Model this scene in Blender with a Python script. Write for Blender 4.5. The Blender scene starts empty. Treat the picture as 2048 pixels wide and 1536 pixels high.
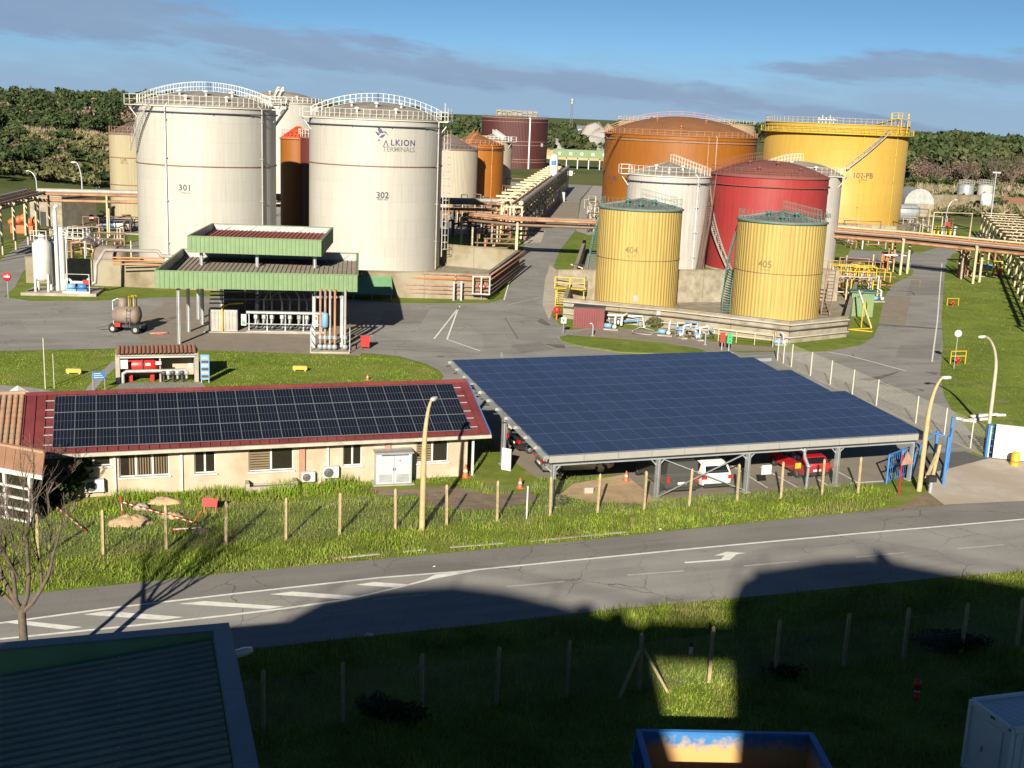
import bpy, math, random
import numpy as np
from mathutils import Vector, Matrix
R = math.radians
random.seed(7); np.random.seed(7)
SC = bpy.context.scene
COL = SC.collection
# ------------------------------------------------------------------ camera
F_PX, PITCH, ROLL, CAM_H = 2400.0, R(12.7), R(2.3), 20.0
_f = Vector((0, math.cos(PITCH), -math.sin(PITCH))); _u = Vector((0, math.sin(PITCH), math.cos(PITCH))); _x = Vector((1, 0, 0))
_rt = _x*math.cos(ROLL) + _u*math.sin(ROLL); _up = -_x*math.sin(ROLL) + _u*math.cos(ROLL)
cam_d = bpy.data.cameras.new('camera'); cam = bpy.data.objects.new('camera', cam_d); COL.objects.link(cam)
cam_d.sensor_width = 36.0; cam_d.lens = 36.0*F_PX/2048.0; cam_d.clip_start = 0.3; cam_d.clip_end = 12000
cam.matrix_world = Matrix(((_rt.x, _up.x, -_f.x, 0), (_rt.y, _up.y, -_f.y, 0), (_rt.z, _up.z, -_f.z, CAM_H), (0, 0, 0, 1)))
SC.camera = cam
SC.view_settings.view_transform = 'Standard'; SC.view_settings.look = 'None'
SC.view_settings.gamma = 1.0; SC.view_settings.use_curve_mapping = False
SC.view_settings.exposure = 1.10
# ------------------------------------------------------------------ sun and sky
SUN_EL, SUN_AZ = R(22.0), R(189.0)      # azimuth clockwise from +Y of the place the sun stands at
sun_dir = Vector((math.sin(SUN_AZ)*math.cos(SUN_EL), math.cos(SUN_AZ)*math.cos(SUN_EL), math.sin(SUN_EL)))
sl = bpy.data.lights.new('sun', 'SUN'); sl.energy = 5.0; sl.angle = R(0.55); sl.color = (1.0, 0.905, 0.735)
so = bpy.data.objects.new('sun', sl); COL.objects.link(so); so.location = (-40, -60, 60)
so.rotation_euler = (-sun_dir).to_track_quat('-Z', 'Y').to_euler()
world = bpy.data.worlds.new('World'); SC.world = world; world.use_nodes = True
wn = world.node_tree.nodes; wl = world.node_tree.links; wn.clear()
def wnode(t, **k):
    n = wn.new(t)
    for a, b in k.items(): setattr(n, a, b)
    return n
sky = wnode('ShaderNodeTexSky', sky_type='NISHITA', sun_disc=False, sun_elevation=SUN_EL, sun_rotation=SUN_AZ, altitude=20, air_density=0.45, dust_density=0.0, ozone_density=4.0)
def wmath(op, a, b=None, c=None):
    n = wnode('ShaderNodeMath', operation=op)
    for i, v in enumerate((a, b, c)):
        if v is None: continue
        if isinstance(v, (int, float)): n.inputs[i].default_value = v
        else: wl.new(v, n.inputs[i])
    return n.outputs[0]
tc = wnode('ShaderNodeTexCoord'); sx = wnode('ShaderNodeSeparateXYZ'); wl.new(tc.outputs['Generated'], sx.inputs[0])
az = wmath('ARCTAN2', sx.outputs[0], sx.outputs[1]); el = wmath('ARCSINE', sx.outputs[2])
cmb = wnode('ShaderNodeCombineXYZ'); wl.new(wmath('MULTIPLY', az, 13.0), cmb.inputs[0]); wl.new(wmath('MULTIPLY', wmath('ADD', el, wmath('MULTIPLY', az, 0.07)), 62.0), cmb.inputs[1]); cmb.inputs[2].default_value = 3.7
nz = wnode('ShaderNodeTexNoise'); nz.inputs['Scale'].default_value = 1.0; nz.inputs['Detail'].default_value = 9; nz.inputs['Roughness'].default_value = 0.62; wl.new(cmb.outputs[0], nz.inputs['Vector'])
# a long bank of cloud that sinks towards the right and goes on round the sky as rolling banks
bank_c = wmath('ADD', wmath('MULTIPLY', az, -0.105), wmath('ADD', 0.0295, wmath('MULTIPLY', wmath('SINE', wmath('MULTIPLY', az, 7.0)), 0.004)))
bank_w = wmath('ADD', 0.016, wmath('MULTIPLY', az, -0.034))
bank = wmath('SUBTRACT', 1.0, wmath('ABSOLUTE', wmath('DIVIDE', wmath('SUBTRACT', el, bank_c), wmath('MAXIMUM', bank_w, 0.006))))
bank2 = wmath('SUBTRACT', 1.0, wmath('ABSOLUTE', wmath('DIVIDE', wmath('SUBTRACT', el, 0.044), 0.017)))
bank2 = wmath('ADD', bank2, wmath('MINIMUM', wmath('MULTIPLY', wmath('SUBTRACT', az, 0.27), 9.0), 0.0))
bk = wmath('MAXIMUM', wmath('MAXIMUM', bank, -1.4), bank2)
cl = wmath('ADD', wmath('MULTIPLY', bk, 0.85), wmath('MULTIPLY', wmath('SUBTRACT', nz.outputs['Fac'], 0.5), 2.6))
ramp = wnode('ShaderNodeMapRange', interpolation_type='SMOOTHSTEP'); wl.new(cl, ramp.inputs[0]); ramp.inputs[1].default_value = 0.0; ramp.inputs[2].default_value = 0.62; ramp.inputs[3].default_value = 0.0; ramp.inputs[4].default_value = 0.85
cloud = wnode('ShaderNodeMixRGB'); wl.new(nz.outputs['Fac'], cloud.inputs[0]); cloud.inputs[1].default_value = (2.7, 3.55, 4.9, 1); cloud.inputs[2].default_value = (1.85, 2.65, 4.1, 1)
mx = wnode('ShaderNodeMixRGB'); wl.new(ramp.outputs[0], mx.inputs[0]); tint = wnode('ShaderNodeMixRGB', blend_type='MULTIPLY'); tint.inputs[0].default_value = 1.0; wl.new(sky.outputs[0], tint.inputs[1]); tint.inputs[2].default_value = (0.60, 0.69, 0.65, 1); wl.new(cloud.outputs[0], mx.inputs[2])
veil = wnode('ShaderNodeMapRange', interpolation_type='SMOOTHSTEP'); wl.new(wmath('ADD', el, wmath('MULTIPLY', wmath('SUBTRACT', nz.outputs['Fac'], 0.5), 0.05)), veil.inputs[0]); veil.inputs[1].default_value = 0.012; veil.inputs[2].default_value = 0.060; veil.inputs[3].default_value = 0.88; veil.inputs[4].default_value = 0.0
mv = wnode('ShaderNodeMixRGB'); wl.new(veil.outputs[0], mv.inputs[0]); wl.new(tint.outputs[0], mv.inputs[1]); mv.inputs[2].default_value = (2.5, 3.6, 5.1, 1); wl.new(mv.outputs[0], mx.inputs[1])
bg = wnode('ShaderNodeBackground'); bg.inputs[1].default_value = 0.055; wl.new(mx.outputs[0], bg.inputs[0])
wo = wnode('ShaderNodeOutputWorld'); wl.new(bg.outputs[0], wo.inputs[0])
# ------------------------------------------------------------------ survey helpers: a sighted point on the level z, or at distance Y
def G(px, py, z=0.0):
    d = _f + _rt*((px-1024)/F_PX) + _up*((768-py)/F_PX)
    t = (z-CAM_H)/d.z
    return Vector((d.x*t, d.y*t, z))
def A(px, py, Y):
    d = _f + _rt*((px-1024)/F_PX) + _up*((768-py)/F_PX)
    t = Y/d.y
    return Vector((d.x*t, Y, CAM_H+d.z*t))
def zat(p, py, px=None):
    """height above p at which the sight line of row py passes"""
    d0 = Vector((p[0], p[1], 0)); lo, hi = -5.0, 60.0
    for _ in range(40):
        m = (lo+hi)/2; v = Vector((p[0], p[1], m-CAM_H)); y = 768-F_PX*v.dot(_up)/v.dot(_f)
        if y > py: lo = m
        else: hi = m
    return lo
# ------------------------------------------------------------------ mesh builder
def V3(p): return Vector((p[0], p[1], p[2] if len(p) > 2 else 0.0))
class MB:
    def __init__(s): s.v = []; s.f = []; s.sm = []; s.mi = []; s.cur = 0
    def add(s, vs, fs, smooth=False):
        o = len(s.v); s.v += [tuple(v) for v in vs]; s.f += [tuple(i+o for i in f) for f in fs]; s.sm += [smooth]*len(fs); s.mi += [s.cur]*len(fs); return s
    def box(s, c, d, rz=0.0, rx=0.0, ry=0.0):
        x, y, z = d[0]/2, d[1]/2, d[2]/2
        M = Matrix.Rotation(rz, 3, 'Z') @ Matrix.Rotation(ry, 3, 'Y') @ Matrix.Rotation(rx, 3, 'X') if (rz or rx or ry) else None
        vs = [(a*x, b*y, e*z) for e in (-1, 1) for b in (-1, 1) for a in (-1, 1)]
        c = V3(c)
        vs = [tuple((M @ Vector(v) if M else Vector(v)) + c) for v in vs]
        return s.add(vs, [(0, 2, 3, 1), (4, 5, 7, 6), (0, 1, 5, 4), (2, 6, 7, 3), (0, 4, 6, 2), (1, 3, 7, 5)])
    def bbox(s, x0, x1, y0, y1, z0, z1): return s.box(((x0+x1)/2, (y0+y1)/2, (z0+z1)/2), (x1-x0, y1-y0, z1-z0))
    def beam(s, p0, p1, w, h=None, up=(0, 0, 1)):
        h = h or w; p0 = V3(p0); p1 = V3(p1); d = (p1-p0)
        if d.length < 1e-6: return s
        d.normalize(); u = Vector(up)
        if abs(d.dot(u)) > 0.98: u = Vector((0, 1, 0))
        a = d.cross(u).normalized(); b = a.cross(d).normalized()
        vs = [p + a*(i*w/2) + b*(j*h/2) for p in (p0, p1) for i, j in ((-1, -1), (1, -1), (1, 1), (-1, 1))]
        return s.add(vs, [(3, 2, 1, 0), (4, 5, 6, 7), (0, 1, 5, 4), (1, 2, 6, 5), (2, 3, 7, 6), (3, 0, 4, 7)])
    def tube(s, pts, r, n=8, cap=True, r1=None):
        pts = [V3(p) for p in pts]; m = len(pts); rings = []
        ref = None
        for i, p in enumerate(pts):
            if i == 0: d = pts[1]-p
            elif i == m-1: d = p-pts[i-1]
            else: d = (pts[i+1]-p).normalized() + (p-pts[i-1]).normalized()
            d = d.normalized() if d.length > 1e-9 else Vector((0, 0, 1))
            if ref is None: ref = Vector((0, 0, 1)) if abs(d.z) < 0.9 else Vector((1, 0, 0))
            a = d.cross(ref)
            if a.length < 1e-4: a = d.cross(Vector((0.3, 1, 0.2)))
            a.normalize(); b = a.cross(d).normalized(); ref = b
            rr = r if r1 is None else r+(r1-r)*i/(m-1)
            k = 1.0
            if 0 < i < m-1:
                c = (pts[i+1]-p).normalized().dot((p-pts[i-1]).normalized()); k = min(1.5, 1/math.sqrt(max(0.3, (1+c)/2)))
            rings.append([p + (a*math.cos(2*math.pi*j/n) + b*math.sin(2*math.pi*j/n))*rr for j in range(n)])
        vs = [q for g in rings for q in g]; fs = []
        for i in range(m-1):
            for j in range(n):
                k = (j+1) % n; fs.append((i*n+j, i*n+k, (i+1)*n+k, (i+1)*n+j))
        s.add(vs, fs, n > 5)
        if cap: s.add(rings[0], [tuple(range(n-1, -1, -1))]); s.add(rings[-1], [tuple(range(n))])
        return s
    def lathe(s, prof, n=24, c=(0, 0, 0), a0=0.0, a1=None, smooth=True, axis='Z', cap=False):
        c = V3(c); full = a1 is None; a1 = 2*math.pi if full else a1
        k = n if full else n+1; vs = []
        for r, z in prof:
            for j in range(k):
                t = a0+(a1-a0)*j/n
                if axis == 'Z': q = Vector((r*math.cos(t), r*math.sin(t), z))
                elif axis == 'X': q = Vector((z, r*math.cos(t), r*math.sin(t)))
                else: q = Vector((r*math.cos(t), z, r*math.sin(t)))
                vs.append(q+c)
        fs = []
        for i in range(len(prof)-1):
            for j in range(n):
                b = (j+1) % k if full else j+1
                fs.append((i*k+j, i*k+b, (i+1)*k+b, (i+1)*k+j))
        s.add(vs, fs, smooth)
        if cap:
            s.add(vs[:k], [tuple(range(k-1, -1, -1))]); s.add(vs[-k:], [tuple(range(k))])
        return s
    def cyl(s, c, r, h, n=16, axis='Z'): return s.lathe([(0.0001, 0), (r, 0), (r, h), (0.0001, h)], n, c, axis=axis, smooth=False) if n < 7 else s.lathe2(c, r, h, n, axis)
    def lathe2(s, c, r, h, n, axis):
        s.lathe([(r, 0), (r, h)], n, c, axis=axis); 
        s.lathe([(0.0001, 0), (r, 0)], n, c, axis=axis, smooth=False); return s.lathe([(r, h), (0.0001, h)], n, c, axis=axis, smooth=False)
    def prism(s, poly, z0, z1):
        n = len(poly); vs = [(p[0], p[1], z0) for p in poly]+[(p[0], p[1], z1) for p in poly]
        a = sum(poly[i][0]*poly[(i+1) % n][1]-poly[(i+1) % n][0]*poly[i][1] for i in range(n))
        idx = list(range(n)) if a > 0 else list(range(n-1, -1, -1))
        fs = [tuple(reversed(idx)), tuple(i+n for i in idx)]
        for i in range(n):
            p, q = idx[i], idx[(i+1) % n]; fs.append((p, q, q+n, p+n))
        return s.add(vs, fs)
    def sheet(s, poly, z):
        n = len(poly); a = sum(poly[i][0]*poly[(i+1) % n][1]-poly[(i+1) % n][0]*poly[i][1] for i in range(n))
        idx = tuple(range(n)) if a > 0 else tuple(range(n-1, -1, -1))
        return s.add([(p[0], p[1], z) for p in poly], [idx])
    def quad(s, a, b, c, d): return s.add([a, b, c, d], [(0, 1, 2, 3)])
    def extr(s, prof, p0, p1, up=(0, 0, 1)):
        """profile (side, up) swept from p0 to p1"""
        p0 = V3(p0); p1 = V3(p1); d = (p1-p0).normalized(); a = d.cross(Vector(up)).normalized(); b = Vector(up); n = len(prof)
        vs = [p+a*x+b*y for p in (p0, p1) for x, y in prof]
        fs = [tuple(range(n-1, -1, -1)), tuple(range(n, 2*n))]+[(i, (i+1) % n, (i+1) % n+n, i+n) for i in range(n)]
        return s.add(vs, fs)
    def mesh(s, name):
        me = bpy.data.meshes.new(name); me.from_pydata(s.v, [], s.f); me.polygons.foreach_set('use_smooth', s.sm)
        if any(s.mi): me.polygons.foreach_set('material_index', s.mi)
        me.validate(); me.update(); return me
    def build(s, name, mat, parent=None, world=False, loc=None, rz=None):
        if world and parent is not None:
            inv = WM[parent.name].inverted(); s.v = [tuple(inv @ Vector(v)) for v in s.v]
        me = s.mesh(name)
        for m in (mat if isinstance(mat, (list, tuple)) else [mat]): me.materials.append(M[m] if isinstance(m, str) else m)
        return link(name, me, parent, loc, rz)
WM = {}
def link(name, me, parent=None, loc=None, rz=None):
    o = bpy.data.objects.new(name, me); COL.objects.link(o)
    if parent is not None: o.parent = parent
    if loc is not None: o.location = loc
    if rz is not None: o.rotation_euler = (0, 0, rz)
    T = Matrix.Translation(Vector(o.location)) @ Matrix.Rotation(o.rotation_euler.z, 4, 'Z')
    WM[o.name] = WM[parent.name] @ T if parent is not None else T
    return o
def tag(o, label, cat, group=None):
    o['label'] = label; o['category'] = cat
    if group: o['group'] = group
    return o
def thing(name, label, cat, loc=(0, 0, 0), rz=0.0, group=None):
    o = bpy.data.objects.new(name, None); COL.objects.link(o); o.empty_display_size = 0.3
    o.location = V3(loc); o.rotation_euler = (0, 0, rz)
    WM[o.name] = Matrix.Translation(V3(loc)) @ Matrix.Rotation(rz, 4, 'Z')
    return tag(o, label, cat, group)
def stru(name, mb, mat, kind='structure', **k):
    o = mb.build(name, mat, **k)
    if k.get('parent') is None: o['kind'] = kind
    return o
def copy_tree(o, loc=None, rz=None, label=None, group=None, parent=None):
    c = o.copy(); COL.objects.link(c)
    if parent is not None: c.parent = parent
    if loc is not None: c.location = V3(loc)
    if rz is not None: c.rotation_euler = (0, 0, rz)
    if label: c['label'] = label
    if group: c['group'] = group
    T = Matrix.Translation(Vector(c.location)) @ Matrix.Rotation(c.rotation_euler.z, 4, 'Z')
    WM[c.name] = WM[parent.name] @ T if parent is not None else T
    for ch in list(o.children): copy_tree(ch, parent=c)
    return c
# ------------------------------------------------------------------ materials
M = {}
def nt(name):
    m = bpy.data.materials.new(name); m.use_nodes = True; t = m.node_tree
    return m, t.nodes, t.links, t.nodes['Principled BSDF']
def pm(name, c1, c2=None, scale=3.0, rough=0.6, metal=0.0, bump=0.0, stretch=None, world=False, c3=None, scale3=0.3, amt=1.0, detail=6, bscale=None, spec=0.5, lo=0.35, hi=0.68, lo3=0.45, hi3=0.62):
    """base colour c1 mottled with c2 (fine noise) and c3 (large patches)"""
    m, n, l, b = nt(name); b.inputs['Roughness'].default_value = rough; b.inputs['Metallic'].default_value = metal
    b.inputs['Specular IOR Level'].default_value = spec
    c2 = c2 or tuple(x*0.82 for x in c1)
    t = n.new('ShaderNodeTexCoord'); src = t.outputs['Object']
    if world: g = n.new('ShaderNodeNewGeometry'); src = g.outputs['Position']
    if stretch:
        mp = n.new('ShaderNodeMapping'); mp.inputs['Scale'].default_value = stretch; l.new(src, mp.inputs[0]); vec = mp.outputs[0]
    else: vec = src
    def noise(sc, v, d=detail):
        q = n.new('ShaderNodeTexNoise'); q.inputs['Scale'].default_value = sc; q.inputs['Detail'].default_value = d; q.inputs['Roughness'].default_value = 0.6; l.new(v, q.inputs['Vector']); return q.outputs['Fac']
    def rng(v, a, bb, o0=0.0, o1=1.0):
        q = n.new('ShaderNodeMapRange'); l.new(v, q.inputs[0]); q.inputs[1].default_value = a; q.inputs[2].default_value = bb; q.inputs[3].default_value = o0; q.inputs[4].default_value = o1; return q.outputs[0]
    f = noise(scale, vec)
    mix = n.new('ShaderNodeMixRGB'); l.new(rng(f, lo, hi, 0, amt), mix.inputs[0]); mix.inputs[1].default_value = (*c1, 1); mix.inputs[2].default_value = (*c2, 1)
    out = mix.outputs[0]
    if c3:
        m3 = n.new('ShaderNodeMixRGB'); l.new(rng(noise(scale3, src), lo3, hi3), m3.inputs[0]); l.new(out, m3.inputs[1]); m3.inputs[2].default_value = (*c3, 1); out = m3.outputs[0]
    l.new(out, b.inputs['Base Color'])
    if bump:
        bp = n.new('ShaderNodeBump'); bp.inputs['Strength'].default_value = bump; bp.inputs['Distance'].default_value = 0.05
        l.new(noise(bscale, vec) if bscale else f, bp.inputs['Height']); l.new(bp.outputs[0], b.inputs['Normal'])
    M[name] = m; return m
def paint(name, c, rough=0.45, dirt=0.25, metal=0.0, spec=0.5, sc=1.2):
    return pm(name, c, tuple(x*(1-dirt) for x in c), scale=sc, rough=rough, metal=metal, spec=spec)
def glass(name, c=(0.02, 0.025, 0.03), rough=0.06):
    m, n, l, b = nt(name); b.inputs['Base Color'].default_value = (*c, 1); b.inputs['Roughness'].default_value = rough; b.inputs['Specular IOR Level'].default_value = 0.7
    t = n.new('ShaderNodeTexNoise'); t.inputs['Scale'].default_value = 0.7; bp = n.new('ShaderNodeBump'); bp.inputs['Strength'].default_value = 0.03; l.new(t.outputs[0], bp.inputs['Height']); l.new(bp.outputs[0], b.inputs['Normal'])
    M[name] = m; return m
# ================================================================== materials
paint('concrete', (0.33, 0.30, 0.25), 0.85, 0.35, sc=0.8); pm('concrete_old', (0.29, 0.26, 0.205), (0.16, 0.14, 0.10), 0.9, 0.9, bump=0.2, c3=(0.22, 0.175, 0.10), scale3=0.25, lo3=0.5, hi3=0.72)
pm('concrete_tan', (0.215, 0.178, 0.115), (0.125, 0.10, 0.065), 0.7, 0.9, bump=0.15, c3=(0.24, 0.215, 0.16), scale3=0.2)
pm('post_concrete', (0.36, 0.29, 0.16), (0.25, 0.19, 0.10), 5.0, 0.9, bump=0.2)
paint('white_paint', (0.52, 0.515, 0.50), 0.4, 0.12); paint('cream_paint', (0.42, 0.365, 0.24), 0.5, 0.18); paint('galv', (0.46, 0.49, 0.52), 0.38, 0.18, 0.55)
paint('galv_dull', (0.34, 0.35, 0.35), 0.55, 0.3, 0.3); paint('steel_dark', (0.07, 0.07, 0.075), 0.5, 0.3, 0.4); paint('black', (0.02, 0.02, 0.022), 0.6, 0.2)
paint('yellow_paint', (0.46, 0.33, 0.02), 0.45, 0.15); paint('red_paint', (0.42, 0.022, 0.02), 0.4, 0.15); paint('orange_paint', (0.48, 0.11, 0.03), 0.5, 0.15)
paint('blue_paint', (0.035, 0.16, 0.42), 0.45, 0.2); paint('pump_blue', (0.14, 0.30, 0.50), 0.45, 0.2); paint('green_paint', (0.02, 0.42, 0.13), 0.45, 0.1)
paint('teal_paint', (0.055, 0.145, 0.12), 0.5, 0.25); pm('pipe_rust', (0.30, 0.145, 0.075), (0.19, 0.085, 0.045), 1.5, 0.65, c3=(0.34, 0.19, 0.10), scale3=0.5)
pm('pipe_pink', (0.34, 0.215, 0.165), (0.22, 0.13, 0.10), 1.5, 0.6); paint('pipe_orange', (0.40, 0.17, 0.065), 0.5, 0.25); paint('pipe_grey', (0.32, 0.30, 0.275), 0.5, 0.25); paint('pipe_brown', (0.16, 0.10, 0.07), 0.6, 0.3)
pm('asphalt_yard', (0.225, 0.212, 0.195), (0.165, 0.158, 0.15), 0.55, 0.9, bump=0.15, bscale=60, world=True, c3=(0.26, 0.245, 0.22), scale3=0.09, stretch=None, detail=10)
pm('asphalt_dark', (0.10, 0.097, 0.097), (0.075, 0.073, 0.073), 2, 0.92, world=True); pm('asphalt_park', (0.24, 0.20, 0.155), (0.17, 0.145, 0.115), 0.8, 0.9, world=True, c3=(0.19, 0.172, 0.15), scale3=0.15)
pm('concrete_apron', (0.44, 0.39, 0.33), (0.34, 0.30, 0.26), 0.7, 0.9, world=True, c3=(0.36, 0.30, 0.24), scale3=0.2, bump=0.1)
pm('gravel', (0.30, 0.285, 0.27), (0.20, 0.19, 0.18), 3, 0.95, world=True, bump=0.3, bscale=12); pm('sand', (0.48, 0.34, 0.20), (0.36, 0.25, 0.14), 1.2, 0.95, world=True, bump=0.3, bscale=8)
pm('soil', (0.22, 0.155, 0.10), (0.13, 0.095, 0.065), 1.6, 0.95, world=True, bump=0.4, bscale=7)
pm('line_white', (0.70, 0.69, 0.66), (0.52, 0.50, 0.47), 2.2, 0.7, world=True, lo=0.45, hi=0.75); pm('line_worn', (0.42, 0.40, 0.38), (0.30, 0.29, 0.275), 2.0, 0.8, world=True)
pm('stain', (0.085, 0.062, 0.055), (0.14, 0.12, 0.11), 1.2, 0.9, world=True)
def grass_mat(name, a, b, c, dry, s=1.0, rough=0.9):
    m, n, l, bs = nt(name); bs.inputs['Roughness'].default_value = rough; bs.inputs['Specular IOR Level'].default_value = 0.15
    g = n.new('ShaderNodeNewGeometry')
    def noise(sc, d=8):
        q = n.new('ShaderNodeTexNoise'); q.inputs['Scale'].default_value = sc; q.inputs['Detail'].default_value = d; q.inputs['Roughness'].default_value = 0.65; l.new(g.outputs['Position'], q.inputs['Vector']); return q.outputs['Fac']
    def mix(f, lo, hi, x, y, mxv=1.0):
        r = n.new('ShaderNodeMapRange'); l.new(f, r.inputs[0]); r.inputs[1].default_value = lo; r.inputs[2].default_value = hi; r.inputs[4].default_value = mxv
        q = n.new('ShaderNodeMixRGB'); l.new(r.outputs[0], q.inputs[0])
        for i, v in ((1, x), (2, y)):
            if isinstance(v, tuple): q.inputs[i].default_value = (*v, 1)
            else: l.new(v, q.inputs[i])
        return q.outputs[0]
    o = mix(noise(1.3*s, 10), 0.38, 0.62, a, b); o = mix(noise(0.17*s), 0.42, 0.62, o, c); o = mix(noise(0.33*s, 10), 0.56, 0.70, o, dry, 0.8)
    l.new(o, bs.inputs['Base Color'])
    bp = n.new('ShaderNodeBump'); bp.inputs['Strength'].default_value = 0.6; bp.inputs['Distance'].default_value = 0.08; l.new(noise(9*s, 4), bp.inputs['Height']); l.new(bp.outputs[0], bs.inputs['Normal'])
    M[name] = m
grass_mat('grass', (0.140, 0.185, 0.026), (0.085, 0.125, 0.018), (0.155, 0.200, 0.032), (0.25, 0.21, 0.09))
grass_mat('far_land', (0.085, 0.105, 0.030), (0.050, 0.070, 0.022), (0.11, 0.12, 0.04), (0.20, 0.16, 0.09), 0.12)
def blade_mat(name, cols, trans=0.25, vs=0.55, dryamt=0.0):
    m, n, l, bs = nt(name); bs.inputs['Roughness'].default_value = 0.7; bs.inputs['Specular IOR Level'].default_value = 0.2
    g = n.new('ShaderNodeNewGeometry'); r = n.new('ShaderNodeValToRGB'); l.new(g.outputs['Random Per Island'], r.inputs[0])
    e = r.color_ramp.elements
    for i, c in enumerate(cols):
        p = i/(len(cols)-1)
        if i < 2: e[i].position = p; e[i].color = (*c, 1)
        else: q = e.new(p); q.color = (*c, 1)
    e[1].position = 1/(len(cols)-1)
    def noise(sc, d=4):
        q = n.new('ShaderNodeTexNoise'); q.inputs['Scale'].default_value = sc; q.inputs['Detail'].default_value = d; l.new(g.outputs['Position'], q.inputs['Vector']); return q.outputs['Fac']
    def mp(f, a, b, c, d):
        q = n.new('ShaderNodeMapRange'); l.new(f, q.inputs[0]); q.inputs[1].default_value = a; q.inputs[2].default_value = b; q.inputs[3].default_value = c; q.inputs[4].default_value = d; return q.outputs[0]
    bm = n.new('ShaderNodeMixRGB'); bm.blend_type = 'MULTIPLY'; bm.inputs[0].default_value = 1.0; l.new(r.outputs[0], bm.inputs[1]); l.new(mp(noise(vs), .36, .64, .62, 1.22), bm.inputs[2])
    dm = n.new('ShaderNodeMixRGB'); l.new(mp(noise(vs*.55), .52, .66, 0.0, dryamt), dm.inputs[0]); l.new(bm.outputs[0], dm.inputs[1]); dm.inputs[2].default_value = (0.27, 0.225, 0.10, 1)
    l.new(dm.outputs[0], bs.inputs['Base Color'])
    t = n.new('ShaderNodeBsdfTranslucent'); l.new(dm.outputs[0], t.inputs[0]); ad = n.new('ShaderNodeMixShader'); ad.inputs[0].default_value = trans
    l.new(bs.outputs[0], ad.inputs[1]); l.new(t.outputs[0], ad.inputs[2]); l.new(ad.outputs[0], n['Material Output'].inputs[0]); M[name] = m
blade_mat('grass_blades', [(0.12, 0.205, 0.016), (0.195, 0.305, 0.023), (0.25, 0.355, 0.032), (0.15, 0.24, 0.02), (0.30, 0.29, 0.09)], dryamt=0.7)
blade_mat('grass_blades_dry', [(0.11, 0.16, 0.025), (0.18, 0.205, 0.040), (0.29, 0.24, 0.10), (0.14, 0.185, 0.028), (0.34, 0.28, 0.15)])
blade_mat('leaf_dark', [(0.020, 0.036, 0.012), (0.032, 0.056, 0.016), (0.046, 0.072, 0.020), (0.030, 0.044, 0.018)], 0.15)
blade_mat('leaf_pine', [(0.030, 0.048, 0.020), (0.045, 0.068, 0.026), (0.062, 0.085, 0.030), (0.035, 0.052, 0.024)], 0.12, vs=0.07, dryamt=0.12)
blade_mat('leaf_scrub', [(0.075, 0.090, 0.034), (0.105, 0.122, 0.045), (0.140, 0.148, 0.062), (0.165, 0.135, 0.078), (0.068, 0.080, 0.034)], 0.12, vs=0.06, dryamt=0.5)
blade_mat('pampas', [(0.26, 0.205, 0.135), (0.32, 0.265, 0.19), (0.20, 0.165, 0.10), (0.12, 0.12, 0.06)], 0.2)
blade_mat('twig_brown', [(0.16, 0.11, 0.085), (0.21, 0.15, 0.115), (0.13, 0.095, 0.075)], 0.0)
pm('bark', (0.115, 0.09, 0.068), (0.07, 0.055, 0.042), 6, 0.95, bump=0.4)
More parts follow.
